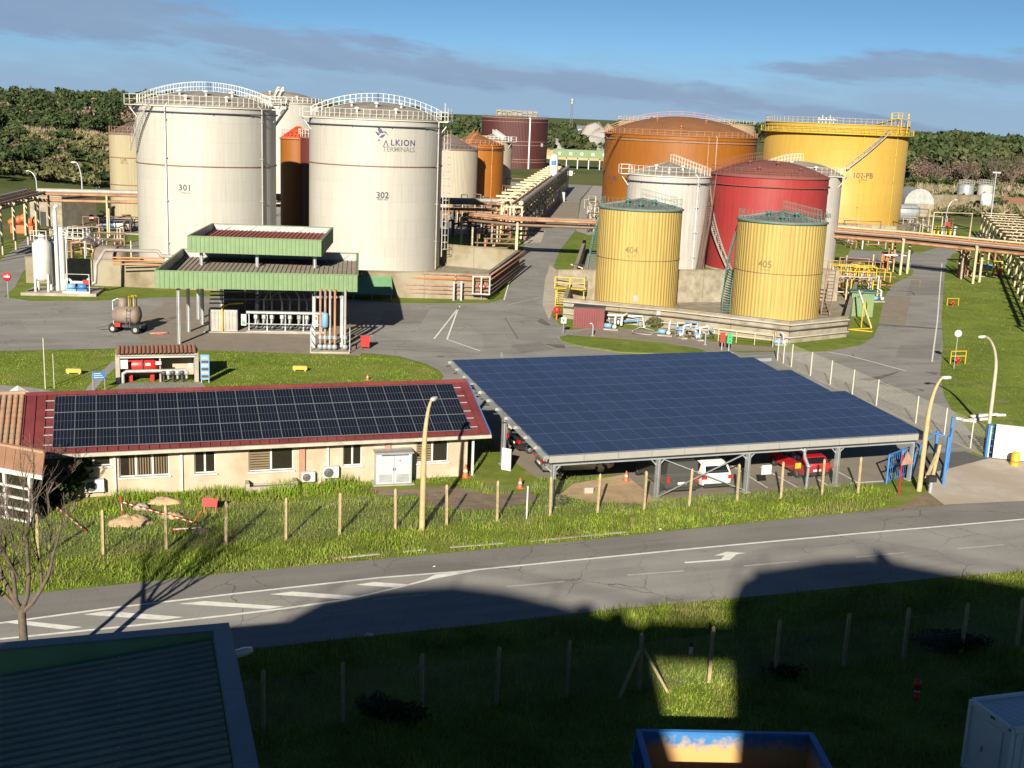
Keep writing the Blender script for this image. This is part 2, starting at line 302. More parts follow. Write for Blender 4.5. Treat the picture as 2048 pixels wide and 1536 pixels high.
def road_mat(name, c1, c2, c3):
    m, n, l, bs = nt(name); bs.inputs['Roughness'].default_value = 0.88; bs.inputs['Specular IOR Level'].default_value = 0.3
    g = n.new('ShaderNodeNewGeometry')
    mp = n.new('ShaderNodeMapping'); mp.inputs['Rotation'].default_value = (0, 0, R(-20)); l.new(g.outputs['Position'], mp.inputs[0])
    mp2 = n.new('ShaderNodeMapping'); mp2.inputs['Scale'].default_value = (0.08, 1.1, 1); l.new(mp.outputs[0], mp2.inputs[0])
    def noise(sc, v, d=8):
        q = n.new('ShaderNodeTexNoise'); q.inputs['Scale'].default_value = sc; q.inputs['Detail'].default_value = d; l.new(v, q.inputs['Vector']); return q
    def mix(f, lo, hi, x, y, k=1.0):
        r = n.new('ShaderNodeMapRange'); l.new(f, r.inputs[0]); r.inputs[1].default_value = lo; r.inputs[2].default_value = hi; r.inputs[4].default_value = k
        q = n.new('ShaderNodeMixRGB'); l.new(r.outputs[0], q.inputs[0])
        for i, v in ((1, x), (2, y)):
            if isinstance(v, tuple): q.inputs[i].default_value = (*v, 1)
            else: l.new(v, q.inputs[i])
        return q.outputs[0]
    o = mix(noise(1.0, mp2.outputs[0]).outputs['Fac'], 0.35, 0.65, c1, c2); o = mix(noise(0.25, g.outputs['Position']).outputs['Fac'], 0.42, 0.66, o, c3, 0.7)
    o = mix(noise(14, g.outputs['Position'], 3).outputs['Fac'], 0.3, 0.8, o, tuple(x*0.7 for x in c1), 0.55)
    ns = noise(0.8, g.outputs['Position'], 5); ad = n.new('ShaderNodeMixRGB'); ad.blend_type = 'ADD'; ad.inputs[0].default_value = 0.9; l.new(g.outputs['Position'], ad.inputs[1]); l.new(ns.outputs['Color'], ad.inputs[2])
    for sc, th, k in ((0.26, 0.006, 0.75), (0.7, 0.006, 0.4)):
        v = n.new('ShaderNodeTexVoronoi'); v.feature = 'DISTANCE_TO_EDGE'; v.inputs['Scale'].default_value = sc; l.new(ad.outputs[0], v.inputs['Vector'])
        lt = n.new('ShaderNodeMapRange'); l.new(v.outputs['Distance'], lt.inputs[0]); lt.inputs[1].default_value = th*0.4; lt.inputs[2].default_value = th; lt.inputs[3].default_value = k; lt.inputs[4].default_value = 0
        mk = noise(0.12 if sc < 0.5 else 0.3, g.outputs['Position'], 2); mr = n.new('ShaderNodeMapRange'); l.new(mk.outputs['Fac'], mr.inputs[0]); mr.inputs[1].default_value = 0.42; mr.inputs[2].default_value = 0.58
        mu = n.new('ShaderNodeMath'); mu.operation = 'MULTIPLY'; l.new(lt.outputs[0], mu.inputs[0]); l.new(mr.outputs[0], mu.inputs[1])
        q = n.new('ShaderNodeMixRGB'); l.new(mu.outputs[0], q.inputs[0]); l.new(o, q.inputs[1]); q.inputs[2].default_value = (0.05, 0.047, 0.045, 1); o = q.outputs[0]
    l.new(o, bs.inputs['Base Color'])
    bp = n.new('ShaderNodeBump'); bp.inputs['Strength'].default_value = 0.25; bp.inputs['Distance'].default_value = 0.01; l.new(noise(40, g.outputs['Position'], 3).outputs['Fac'], bp.inputs['Height']); l.new(bp.outputs[0], bs.inputs['Normal'])
    M[name] = m
road_mat('asphalt_road', (0.275, 0.266, 0.252), (0.205, 0.199, 0.192), (0.315, 0.303, 0.285))
road_mat('asphalt_lane', (0.205, 0.194, 0.182), (0.155, 0.148, 0.141), (0.235, 0.222, 0.208))
road_mat('asphalt_yard', (0.248, 0.241, 0.229), (0.178, 0.174, 0.168), (0.29, 0.281, 0.265))
# ================================================================== ground
def sstep(a, b, x): t = min(1, max(0, (x-a)/(b-a))); return t*t*(3-2*t)
def land(x, y):
    d = math.hypot(x, y)
    h = 8.0*sstep(280, 620, d)*sstep(-60, -150, x) + 4.0*sstep(180, 260, d)*sstep(-75, -120, x)
    h += 3.0*sstep(350, 650, d)*sstep(60, 140, x) + 2.2*sstep(330, 420, d)*sstep(95, 130, x)
    if d > 230: h += sstep(230, 500, d)*1.2*math.sin(x*0.021+1.3)*math.sin(y*0.017)
    return h
gm = MB(); rad = [0]+[6*1.16**i for i in range(50)]; NA = 120
vs = [(0, 0, 0)]; fs = []
for i, r_ in enumerate(rad[1:]):
    for j in range(NA):
        a = 2*math.pi*j/NA; x, y = r_*math.cos(a), r_*math.sin(a); vs.append((x, y, land(x, y) if r_ < 3000 else 0))
for j in range(NA): fs.append((0, 1+j, 1+(j+1) % NA))
for i in range(len(rad)-2):
    for j in range(NA):
        a, b = 1+i*NA+j, 1+i*NA+(j+1) % NA; fs.append((a, a+NA, b+NA, b))
gm.add(vs, fs, True)
ground = stru('ground', gm, ['grass', 'far_land'])
for p in ground.data.polygons:
    c = p.center
    if math.hypot(c.x, c.y) > 175 and (c.x < -60 or c.y > 330 or c.x > 100): p.material_index = 1
def GP(pts, z=0.0): return [tuple(G(a, b, 0))[:2] for a, b in pts]
def patch(name, pts, z, mat, sub=False):
    o = stru(name, MB().sheet(pts if sub else GP(pts), z), mat); return o
# ---- the public road
Npts = [G(0, 1195), G(460, 1146.5), G(760, 1119), G(935, 1102.5), G(1134, 1084.5), G(1380, 1058.5), G(1760, 1020), G(2048, 1000)]
Spts = [G(490, 1300), G(710, 1275), G(972, 1248), G(1235, 1218), G(1472, 1197), G(1906, 1153), G(2048, 1143)]
def extend(p, q, t): return p+(p-q).normalized()*t
def mono(pts): return [tuple(p)[:2] for p in pts]
Nx = [extend(Npts[0], Npts[2], 60)]+Npts+[extend(Npts[-1], Npts[-3], 80)]
Sx = [extend(Spts[0], Spts[2], 70)]+Spts+[extend(Spts[-1], Spts[-3], 80)]
road = stru('road', MB().sheet(mono(Sx)+mono(Nx)[::-1], 0.012), 'asphalt_road')
LA = [(-60, 1254), (0, 1247), (230, 1216), (480, 1187), (760, 1156), (910, 1144.5), (1078, 1128), (1380, 1098.5), (1724, 1067), (2048, 1039), (2300, 1019)]
LAg = [G(*p) for p in LA]
stru('road', MB().sheet(mono(Nx[:1]+Npts+Nx[-1:])[::-1] and mono([extend(LAg[0], LAg[2], 55)]+LAg+[extend(LAg[-1], LAg[-3], 70)])+mono(Nx)[::-1], 0.016), 'asphalt_lane')
def line(pts, w, z=0.021, dash=None, mb=None):
    mb = mb or MB(); pts = [Vector((p[0], p[1])) for p in pts]; L = []; Rr = []
    for i, p in enumerate(pts):
        d = (pts[min(i+1, len(pts)-1)]-pts[max(i-1, 0)]).normalized(); nn = Vector((-d.y, d.x))*w/2
        L.append(p+nn); Rr.append(p-nn)
    for i in range(len(pts)-1): mb.add([(*Rr[i], z), (*Rr[i+1], z), (*L[i+1], z), (*L[i], z)], [(0, 1, 2, 3)])
    return mb
stru('road_marking', line([extend(LAg[0], LAg[2], 40)]+LAg, 0.15), 'line_white')
LB = [(905, 1145.5), (860, 1159), (800, 1175), (690, 1200.5), (567, 1218), (460, 1231), (330, 1245.5), (200, 1259), (0, 1279)]
stru('road_marking', line([G(*p) for p in LB], 0.15, 0.022), 'line_white')
stru('road_marking', MB().sheet(GP([(845, 1163), (870, 1150), (960, 1140.5), (935, 1146)]), 0.0235), 'line_white')
for ch in ([(712, 1170.5), (748, 1165), (818, 1169.5), (790, 1175.5)], [(538, 1189.5), (585, 1184), (720, 1193.5), (684, 1199)], [(358, 1208.5), (410, 1203), (568, 1214), (536, 1219)], [(167, 1230), (212, 1223), (367, 1235), (325, 1241)], [(15, 1246.5), (42, 1242), (165, 1255), (132, 1260.5)]):
    stru('road_marking', MB().sheet(GP(ch), 0.0225), 'line_white')
for a, b in (((748, 1200), (858, 1189)), ((1012, 1174), (1128, 1164)), ((1255, 1151), (1368, 1142.5)), ((1487, 1133), (1597, 1123)), ((1712, 1115), (1808, 1106)), ((1915, 1098), (2008, 1090))):
    stru('road_marking', line([G(*a), G(*b)], 0.13, 0.0205), 'line_worn')
ar = [(1280+.2344*x, 860+.2344*y) for x, y in ((375, 1130), (388, 1141), (765, 1112), (825, 1064), (905, 1053), (740, 1042), (632, 1076), (725, 1072), (690, 1106))]
stru('road_marking', MB().sheet(GP(ar), 0.0212), 'line_white')
# kerb stones along the north verge, sunk in the grass
kb = [(670, 1117.5), (760, 1108), (900, 1095), (1060, 1083), (1290, 1060.5)]
m_ = MB()
for i in range(len(kb)-1):
    p, q = G(*kb[i]), G(*kb[i+1]); n_ = max(1, int((q-p).length/1.0))
    for k in range(n_):
        a, b = p.lerp(q, k/n_), p.lerp(q, (k+0.97)/n_)
        if random.random() < 0.5: m_.beam((a.x, a.y, 0.005), (b.x, b.y, 0.005), 0.14, 0.08)
stru('kerb', m_, 'concrete')
# ---- the terminal's yard, its roads and parking
yard = [(-500, 748), (0, 702), (230, 697), (430, 698), (600, 704), (740, 707), (800, 713), (850, 727), (878, 741), (887, 753), (878, 766), (850, 785), (930, 850), (1000, 885), (1300, 905), (1780, 905), (1940, 907), (1962, 890), (1925, 845), (1900, 815), (1888, 790), (1880, 750), (1886, 690), (1883, 640), (1888, 560), (1893, 525), (1905, 508), (1960, 490), (2048, 452), (2140, 425), (2140, 405), (2048, 437), (1960, 462), (1900, 488), (1840, 506), (1700, 500), (1690, 522), (1800, 525), (1827, 541), (1824, 550), (1785, 569), (1773, 587), (1759, 646), (1747, 674), (1721, 691), (1651, 703), (1557, 704), (1480, 706), (1400, 690), (1190, 655), (1140, 660), (1108, 640), (1092, 615), (1098, 580), (1108, 530), (1120, 500), (1151, 461), (1160, 400), (1185, 370), (1230, 358), (1230, 332), (1150, 332), (1095, 342), (1095, 380), (1104, 395), (1080, 433), (1055, 465), (1043, 512), (1010, 597), (980, 606), (800, 607), (720, 600), (560, 590), (300, 596), (180, 602), (60, 602), (8, 594), (30, 575), (45, 545), (110, 480), (150, 445), (165, 424), (150, 414), (117, 436), (58, 473), (0, 520), (-120, 600), (-500, 660)]
stru('yard', MB().sheet(GP(yard), 0.010), 'asphalt_yard')
patch('parking', [(995, 900), (1075, 957), (1250, 949), (1312, 1000), (1480, 986), (1775, 966), (1800, 902), (1780, 870), (1480, 790), (1000, 800), (960, 840)], 0.014, 'asphalt_park')
patch('path', [(1146, 968), (1250, 949), (1312, 1000), (1290, 1008), (1180, 1005), (1120, 990)], 0.016, 'sand')
patch('entrance', [(1770, 915), (1930, 903), (1960, 915), (1985, 915), (1850, 950), (1800, 960)], 0.018, 'asphalt_dark')
patch('concrete_apron', [(1850, 950), (1985, 915), (2100, 925), (2400, 955), (2400, 968), (2048, 1002), (1888, 1010), (1855, 985)], 0.020, 'concrete_apron')
for a, b in (((1462, 931), (1535, 976)), ((1520, 934), (1600, 978)), ((1665, 938), (1716, 966)), ((1590, 930), (1660, 974))): stru('parking_line', line([G(*a), G(*b)], 0.10, 0.018), 'line_white')
stru('parking_line', line([G(1700, 967), G(1775, 962)], 0.12, 0.0185), 'line_white')
for pts in ([(920, 612), (868, 678)], [(917, 615), (894, 679), (960, 702)], [(1003, 705), (1004, 722)], [(1034, 510), (1008, 600)], [(1864, 724), (1875, 640), (1881, 560), (1884, 527)], [(1500, 712), (1655, 704)], [(1655, 704), (1700, 712), (1812, 742)], [(1015, 610), (1085, 594)]):
    stru('yard_marking', line([G(*p) for p in pts], 0.15 if len(pts) < 4 else 0.13, 0.0165), 'line_white' if len(pts) != 2 or pts[0][0] in (920, 1034) else 'line_worn')
# repair patches, worn concrete slabs and oil stains in the asphalt
patch('yard_patch', [(748, 668), (800, 650), (870, 645), (935, 652), (965, 672), (968, 700), (955, 708), (880, 690), (800, 678)], 0.0125, 'asphalt_road')
patch('yard_patch', [(1770, 590), (1822, 594), (1810, 650), (1758, 644)], 0.0125, 'asphalt_park')
patch('yard_patch', [(1056, 461), (1090, 461), (1082, 485), (1047, 487)], 0.0125, 'concrete_apron')
patch('yard_patch', [(1078, 433), (1102, 403), (1160, 405), (1150, 432)], 0.0125, 'asphalt_park')
patch('yard_patch', [(1100, 530), (1120, 545), (1115, 600), (1098, 640), (1085, 610), (1090, 560)], 0.013, 'concrete_apron')
for st in ([(1712, 760), (1760, 752), (1800, 742), (1790, 748), (1765, 757), (1740, 762)], [(1748, 764), (1772, 765), (1776, 768), (1764, 770)], [(1848, 744), (1876, 745), (1872, 750)], [(1075, 640), (1085, 638), (1102, 650), (1095, 652), (1078, 646)], [(1090, 688), (1128, 690), (1132, 697), (1112, 696)], [(870, 712), (890, 712), (886, 715)], [(1830, 777), (1850, 780), (1845, 783)], [(1756, 648), (1820, 652), (1886, 657), (1886, 659.5), (1820, 655), (1756, 651)]):
    patch('yard_patch', st, 0.0145, 'stain')
for pts in ([(1010, 636), (1020, 652), (1036, 678)], [(860, 615), (1000, 622), (1090, 640)], [(680, 695), (800, 700), (960, 708)]): stru('yard_patch', line([G(*p) for p in pts], 0.12, 0.0135), 'asphalt_dark')
patch('terminal_floor', [(1163, 400), (1185, 372), (1215, 352), (1640, 372), (1840, 438), (1790, 466), (1655, 463), (1176, 470), (1152, 462)], 0.008, 'gravel')
patch('terminal_floor', [(880, 470), (1052, 462), (1080, 430), (1100, 398), (1095, 345), (960, 345), (880, 390)], 0.0085, 'gravel')
patch('terminal_floor', [(215, 470), (560, 470), (620, 470), (620, 380), (225, 420)], 0.0088, 'gravel')
for pl, mt in (([(40, 640), (200, 632), (260, 640), (235, 672), (60, 668)], 'asphalt_road'), ([(770, 622), (860, 618), (840, 650), (760, 646)], 'asphalt_lane'), ([(1620, 735), (1720, 742), (1700, 765), (1600, 752)], 'asphalt_road'), ([(1800, 690), (1882, 690), (1878, 720), (1790, 716)], 'asphalt_lane'), ([(1822, 560), (1886, 562), (1886, 590), (1812, 592)], 'asphalt_lane'), ([(1020, 690), (1080, 684), (1110, 700), (1040, 706)], 'asphalt_lane')): patch('yard_patch', pl, 0.0122, mt)
# lawn islands with kerbs on the yard
def island(pts, h=0.12, mat='grass'):
    g = GP(pts); stru('lawn', MB().prism(g, 0.0, h), mat)
    stru('kerb', line([Vector((*p, 0)) for p in g+[g[0]]], 0.14, h+0.006), 'concrete')
island([(1116, 676), (1135, 672), (1190, 676), (1330, 688), (1400, 700), (1420, 708), (1380, 712), (1240, 706), (1150, 692), (1122, 684)])
patch('pump_apron', [(1190, 655), (1300, 660), (1420, 682), (1480, 690), (1560, 695), (1550, 702), (1420, 702), (1330, 688), (1190, 675), (1140, 668)], 0.014, 'asphalt_park')
patch('canopy_slab', [(255, 655), (310, 700), (440, 702), (720, 712), (735, 690), (720, 640), (690, 605), (330, 605)], 0.016, 'asphalt_park')
patch('path', [(168, 784), (195, 750), (226, 722), (240, 726), (215, 750), (185, 786)], 0.012, 'gravel'); patch('path', [(-60, 790), (0, 770), (70, 776), (130, 788), (80, 800), (-60, 810)], 0.013, 'gravel')
patch('path', [(228, 785), (240, 766), (405, 764), (415, 782)], 0.018, 'asphalt_yard')
patch('soil_patch', [(830, 985), (900, 975), (985, 990), (1060, 985), (1080, 1002), (1000, 1018), (930, 1022), (850, 1008)], 0.014, 'soil')
patch('soil_patch', [(735, 975), (800, 980), (900, 972), (900, 980), (800, 992), (750, 990)], 0.0145, 'soil')
patch('soil_patch', [(1815, 1008), (1850, 985), (1888, 1010), (1760, 1020)], 0.0152, 'soil')
# ================================================================== unseen silos added behind the viewpoint, outlines shaped to cast the foreground shade
paint('silo_clad', (0.42, 0.43, 0.42), 0.5, 0.2)
def shade_hall(name, label, x0, x1, y0, y1, zl, prof, lumps=()):
    t = thing(name, label, 'silo', ((x0+x1)/2, (y0+y1)/2, 0)); w = MB()
    cx = (x0+x1)/2; n = len(prof); pts = [(x0-cx, 0.0)]+[(x-cx, z) for x, z in prof]+[(x1-cx, 0.0)]
    d = (y1-y0)/2
    vs = [(x, -d, z) for x, z in pts]+[(x, d, z) for x, z in pts]; k = len(pts)
    fs = [tuple(range(k)), tuple(range(2*k-1, k-1, -1))]+[(i, i+k, (i+1) % k+k, (i+1) % k) for i in range(k)]
    w.add(vs, fs); w.build('wall', 'silo_clad', t)
    r = MB()
    for i in range(n-1): r.beam((prof[i][0]-cx, d-0.1, prof[i][1]+0.9), (prof[i+1][0]-cx, d-0.1, prof[i+1][1]+0.9), 0.06)
    for x, z in prof[::2]: r.beam((x-cx, d-0.1, z), (x-cx, d-0.1, z+0.9), 0.06)
    r.build('railing', 'galv', t)
    for x, hh, w_ in lumps: z = np.interp(x, [q[0] for q in prof], [q[1] for q in prof]); MB().box((x-cx, d-.8, z+hh/2-.1), (w_, 1.2, hh+.2)).build('shade_lump', 'galv_dull', t)  # boxes added to make the edge of the cast shade uneven
    return t
shade_hall('shade_silo', 'tall unseen vaulted silo added behind the viewpoint to shade the left foreground', -16.7, -2.35, -20, -6, 0,
          [(-16.7, 20.4), (-16.3, 20.9), (-15.7, 21.5), (-13.6, 22.1), (-10.8, 22.4), (-8.4, 22.2), (-6.4, 21.8), (-4.3, 21.4), (-2.35, 21.0)], [(-5.0, .35, .7), (-3.6, .4, .6)])
shade_hall('shade_silo', 'taller unseen vaulted silo added behind the viewpoint to shade the right foreground', 1.12, 19.0, -20, -6, 0,
          [(1.12, 22.0), (1.6, 23.1), (2.8, 23.8), (5.6, 24.4), (7.6, 24.6), (8.4, 24.6), (9.2, 24.4), (11.4, 24.0), (14.5, 23.5), (19.0, 21.8)], [(2.4, .3, .4), (8.3, .55, .6)])
br = thing('shade_bridge', 'unseen steel walkway with handrails added between the silos to cast bars of shade', 'walkway', (-0.6, -7, 20.75))  # unseen; added and thickened to cast the bar of shade in the gap
MB().bbox(-1.75, 1.72, -0.9, 0.9, -0.3, 0.5).build('deck', 'galv_dull', br)
m = MB()
for z in (0.95, 1.35):
    for y in (-0.85, 0.85): m.beam((-1.75, y, z), (1.72, y, z), 0.07)
for x in (-1.6, -0.5, 0.6, 1.6):
    for y in (-0.85, 0.85): m.beam((x, y, 0.4), (x, y, 1.4), 0.07)
m.build('handrail', 'galv', br)
# ================================================================== green roofed shed, bottom left
pm('green_roof', (0.105, 0.160, 0.140), (0.075, 0.118, 0.106), 1.5, 0.5, c3=(0.125, 0.175, 0.15), scale3=0.4); paint('green_fascia', (0.13, 0.27, 0.14), 0.4, 0.15); paint('coping', (0.15, 0.18, 0.21), 0.4, 0.2, 0.2)
ZR = 7.6; P = G(458, 1250, ZR); t = thing('green_shed', 'dark green shed with corrugated metal roof in the near shade', 'shed', (P.x, P.y, 0), R(18))
W, D = 20.0, 16.0
MB().bbox(-W, -0.25, -D, -0.12, 0, ZR-2.2).build('wall', 'green_fascia', t)
m = MB().bbox(-W, 0, -0.30, 0, ZR-2.6, ZR).bbox(-0.42, 0, -D, -0.305, ZR-2.6, ZR); m.build('parapet', 'green_fascia', t)
m = MB()
k = 0
while k < 6: m.bbox(-3.2*(k+1)+0.01, -3.2*k, -0.34, 0.04, ZR, ZR+0.05); k += 1
k = 0
while k < 5: m.bbox(-0.40, 0.02, -0.345-3.1*(k+1), -0.345-3.1*k-0.008, ZR, ZR+0.05); k += 1
m.build('coping', 'coping', t)
# corrugated sheet: ribs run along the far edge, the roof falls away to the left
m = MB(); y = -0.32; pitch = 0.30
def rz_(x, y): return ZR-0.16+0.055*x
def rz2(x): return ZR-0.13+0.095*x
while y > -D+0.3:
    ys = [y, y-0.17, y-0.20, y-0.27, y-0.30]; zs = [0, 0, 0.065, 0.065, 0]
    for i in range(4):
        xl, xr = -19.9, -0.44
        m.add([(xl, ys[i], rz2(xl)+zs[i]), (xl, ys[i+1], rz2(xl)+zs[i+1]), (xr, ys[i+1], rz2(xr)+zs[i+1]), (xr, ys[i], rz2(xr)+zs[i])], [(0, 1, 2, 3)])
    y -= pitch
m.build('roof_sheet', 'green_roof', t)
m = MB(); y = -0.32
while y > -D+0.6: m.cyl((-2.55, y-0.235, rz2(-2.55)+0.064), 0.018, 0.012, 8); y -= pitch*2
m.build('roof_screw', 'galv', t)['kind'] = 'stuff'
# ================================================================== fences of concrete posts and chain link
pm('wire', (0.20, 0.22, 0.20), None, 3, 0.5, metal=0.4)
def post_mesh(h):
    m = MB(); w = 0.062; m.box((0, 0, h/2-0.15), (2*w, 2*w, h+0.3-0.16))
    b = h-0.08; m.add([(-w, -w, b), (w, -w, b), (w, w, b), (-w, w, b), (-w*.4, -w*.4, h), (w*.4, -w*.4, h), (w*.4, w*.4, h), (-w*.4, w*.4, h)], [(0, 1, 5, 4), (1, 2, 6, 5), (2, 3, 7, 6), (3, 0, 4, 7), (4, 5, 6, 7)])
    return m.mesh('post')
def wire_fence(label, pts, h, brace=None, netz=1.85, step=0.075):
    p0 = pts[0]; t = thing('wire_fence', label, 'fence', p0); me = post_mesh(h); me.materials.append(M['post_concrete'])
    for p in pts:
        o = link('post', me, t, (p.x-p0.x, p.y-p0.y, 0)); o.rotation_euler = (R(random.uniform(-1.3, 1.3)), R(random.uniform(-1.3, 1.3)), random.uniform(-.3, .3))
    if brace is not None:
        p = pts[brace]-p0; d = (pts[min(brace+1, len(pts)-1)]-pts[brace-1]).normalized(); nn = Vector((d.y, -d.x, 0))
        for s in (-1, 1): MB().beam(p+d*s*1.0+nn*0.45+Vector((0, 0, -.1)), p+d*s*0.07+Vector((0, 0, h*0.72)), 0.09, 0.09).build('brace', 'post_concrete', t)
    m = MB(); r = 0.0019
    for i in range(len(pts)-1):
        a, b = pts[i]-p0, pts[i+1]-p0; L = (b-a).length; d = (b-a)/L; nn = Vector((d.y, -d.x, 0))*0.07
        k = int(L/step); Hn = netz-0.08
        for j in range(-int(Hn/step), k+1):
            for s in (0, 1):
                u0, u1 = j*step, j*step+Hn; z0, z1 = 0.08, netz
                if s: z0, z1 = netz, 0.08
                if u0 < 0: z0 += (z1-z0)*(-u0)/(u1-u0); u0 = 0
                if u1 > L: z1 = z0+(z1-z0)*(L-u0)/(u1-u0); u1 = L
                if u1-u0 < 0.02: continue
                q0, q1 = a+d*u0+nn+Vector((0, 0, z0)), a+d*u1+nn+Vector((0, 0, z1)); c = (q1-q0).normalized(); e = c.cross(nn).normalized()*r; f = nn.normalized()*r
                m.add([q0+e, q0-e*.5+f, q0-e*.5-f, q1+e, q1-e*.5+f, q1-e*.5-f], [(0, 1, 4, 3), (1, 2, 5, 4), (2, 0, 3, 5)])
        for z in (0.1, 1.0, netz): m.beam(a+nn+Vector((0, 0, z)), b+nn+Vector((0, 0, z)), 0.006)
    m.build('chain_link', 'wire', t)['kind'] = 'stuff'
    return t
Sf = [(527, 1462), (687, 1445), (845, 1432), (992, 1411), (1141, 1407), (1282, 1384), (1418, 1365), (1551, 1351), (1689, 1337), (1806, 1322), (1929, 1262), (2041, 1295)]
a, b = G(527, 1462), G(1806, 1322)
Sg = [a+(b-a)*((G(*p)-a).dot((b-a))/((b-a).length_squared)) for p in Sf]
for i in (10, 11): Sg[i] = Sg[9]+(Sg[9]-Sg[8])*(i-9)
Sg = [Sg[0]-(Sg[1]-Sg[0])]+Sg+[Sg[-1]+(Sg[9]-Sg[8])*1]
wire_fence('chain link fence on concrete posts in the shade, south of the road', Sg, 2.2, brace=6)
Nf = [(207, 1108), (333, 1098), (452, 1090), (574, 1083), (678, 1068), (789, 1057), (890, 1046), (991, 1038), (1094, 1026), (1190, 1021), (1284, 1016), (1376, 1011), (1466, 998), (1557, 994), (1641, 990), (1716, 986)]
Nfg = [G(*p) for p in Nf]; a, b = Nfg[0], Nfg[-1]; nn = Vector((-(b-a).y, (b-a).x, 0)).normalized()
Nfg = [p-nn*((p-a).dot(nn))*0.6 for p in Nfg]
wire_fence('chain link fence on concrete posts along the sunny grass verge by the long house', [Nfg[0]-(Nfg[1]-Nfg[0])]+Nfg, 2.1)
# ================================================================== long house with solar panels
def rib_mat(name, c, d, pitch, axis, rough=0.5, dirt=0.3):
    pm(name, c, d, 1.0, rough)
pm('render_cream', (0.385, 0.315, 0.235), (0.32, 0.25, 0.175), 0.8, 0.9, c3=(0.41, 0.35, 0.275), scale3=0.5, bump=0.05); paint('pillar_pink', (0.34, 0.18, 0.12), 0.85, 0.15); pm('maroon_roof', (0.145, 0.030, 0.031), (0.11, 0.023, 0.025), 0.8, 0.5, c3=(0.165, 0.040, 0.04), scale3=0.3)
pm('gutter', (0.42, 0.385, 0.32), (0.28, 0.26, 0.225), 1.5, 0.6); glass('window_glass', (0.018, 0.016, 0.012)); paint('blind', (0.17, 0.125, 0.07), 0.8, 0.2)
def pv_mat(name, c, linec, nx, ny, wx, wy, rough=0.12, mid=False, fine=0.0):
    """silicon cells under glass with silver busbars, in the panel's own 0..1 coordinates"""
    m, n, l, bs = nt(name); bs.inputs['Roughness'].default_value = rough; bs.inputs['Specular IOR Level'].default_value = 0.5
    tcn = n.new('ShaderNodeTexCoord'); sp = n.new('ShaderNodeSeparateXYZ'); l.new(tcn.outputs['Generated'], sp.inputs[0])
    def mth(op, a, b=None):
        q = n.new('ShaderNodeMath'); q.operation = op
        for i, v in enumerate((a, b)):
            if v is None: continue
            if isinstance(v, (int, float)): q.inputs[i].default_value = v
            else: l.new(v, q.inputs[i])
        return q.outputs[0]
    def lines(o, k, w):
        f = mth('FRACT', mth('MULTIPLY', o, k)); d = mth('MINIMUM', f, mth('SUBTRACT', 1.0, f)); return mth('LESS_THAN', d, w)
    a = mth('MAXIMUM', lines(sp.outputs[0], nx, wx), lines(sp.outputs[1], ny, wy))
    oi = n.new('ShaderNodeObjectInfo'); hv = n.new('ShaderNodeMath'); hv.operation = 'MULTIPLY_ADD'; l.new(oi.outputs['Random'], hv.inputs[0]); hv.inputs[1].default_value = 0.35; hv.inputs[2].default_value = 0.82
    vm = n.new('ShaderNodeMixRGB'); vm.blend_type = 'MULTIPLY'; vm.inputs[0].default_value = 1; vm.inputs[1].default_value = (*c, 1); l.new(hv.outputs[0], vm.inputs[2])
    mxn = n.new('ShaderNodeMixRGB'); l.new(a, mxn.inputs[0]); l.new(vm.outputs[0], mxn.inputs[1]); mxn.inputs[2].default_value = (*linec, 1)
    l.new(mxn.outputs[0], bs.inputs['Base Color']); bs.inputs['Coat Weight'].default_value = 0.3; bs.inputs['Coat Roughness'].default_value = 0.05; M[name] = m
pv_mat('pv_black', (0.007, 0.009, 0.017), (0.085, 0.095, 0.115), 6, 2, 0.045, 0.014)
pv_mat('pv_blue', (0.016, 0.026, 0.062), (0.075, 0.095, 0.15), 6, 10, 0.05, 0.05, 0.25)
paint('pv_frame', (0.22, 0.235, 0.26), 0.4, 0.1, 0.4)
HA = R(18.2); HE = G(980, 868, 2.6)         # eave corner, right end
h = thing('long_house', 'long cream bungalow with maroon metal roof covered in black solar panels', 'house', (HE.x, HE.y, 0), HA)
HL, HD, ZE, ZG = 24.2, 5.05, 2.6, 4.50; OV = 0.75
SL = math.atan2(ZG-ZE, HD)
WB = [-(HL-0.3), -1.05]                     # wall from left to right
m = MB(); wy = OV
# front wall with openings: (x0,x1,z0,z1)
def hx(px, py=900):  # wall coordinate of a sighted column on the front wall
    p = G(px, py, 1.3); v = Vector((p.x-HE.x, p.y-HE.y)); d = Vector((math.cos(HA), math.sin(HA)))
    # intersect the sight line with the wall plane
    o = Vector((0, 0)); s = Vector((p.x, p.y)).normalized(); nrm = Vector((-math.sin(HA), math.cos(HA))); w0 = Vector((HE.x, HE.y))+nrm*wy
    tt = w0.dot(nrm)/s.dot(nrm); q = s*tt; return (q-w0).dot(d)
wins = [(hx(150), hx(221), 1.62, 2.22, 2), (hx(237), hx(338), 0.95, 2.35, 3), (hx(388), hx(431), 0.95, 2.35, 2), (hx(497), hx(587), 0.90, 2.35, 2), (hx(686), hx(724), 0.95, 2.35, 2), (hx(833), hx(897), 0.90, 2.35, 2)]
def wall_open(m, x0, x1, y0, y1, z1, ops):
    xs = x0
    for a, b, c, d, _ in sorted(ops):
        m.bbox(xs, a, y0, y1, 0, z1); m.bbox(a, b, y0, y1, 0, c); m.bbox(a, b, y0, y1, d, z1); xs = b
    m.bbox(xs, x1, y0, y1, 0, z1)
wall_open(m, WB[0], WB[1], wy, wy+0.25, 2.55, wins)
m.bbox(WB[1]-0.25, WB[1], wy+0.25, HD*2-OV, 0, 2.55); m.bbox(WB[0], WB[0]+0.25, wy+0.25, HD*2-OV, 0, 2.55); m.bbox(WB[0], WB[1], HD*2-OV, HD*2-OV+0.25, 0, 2.55)
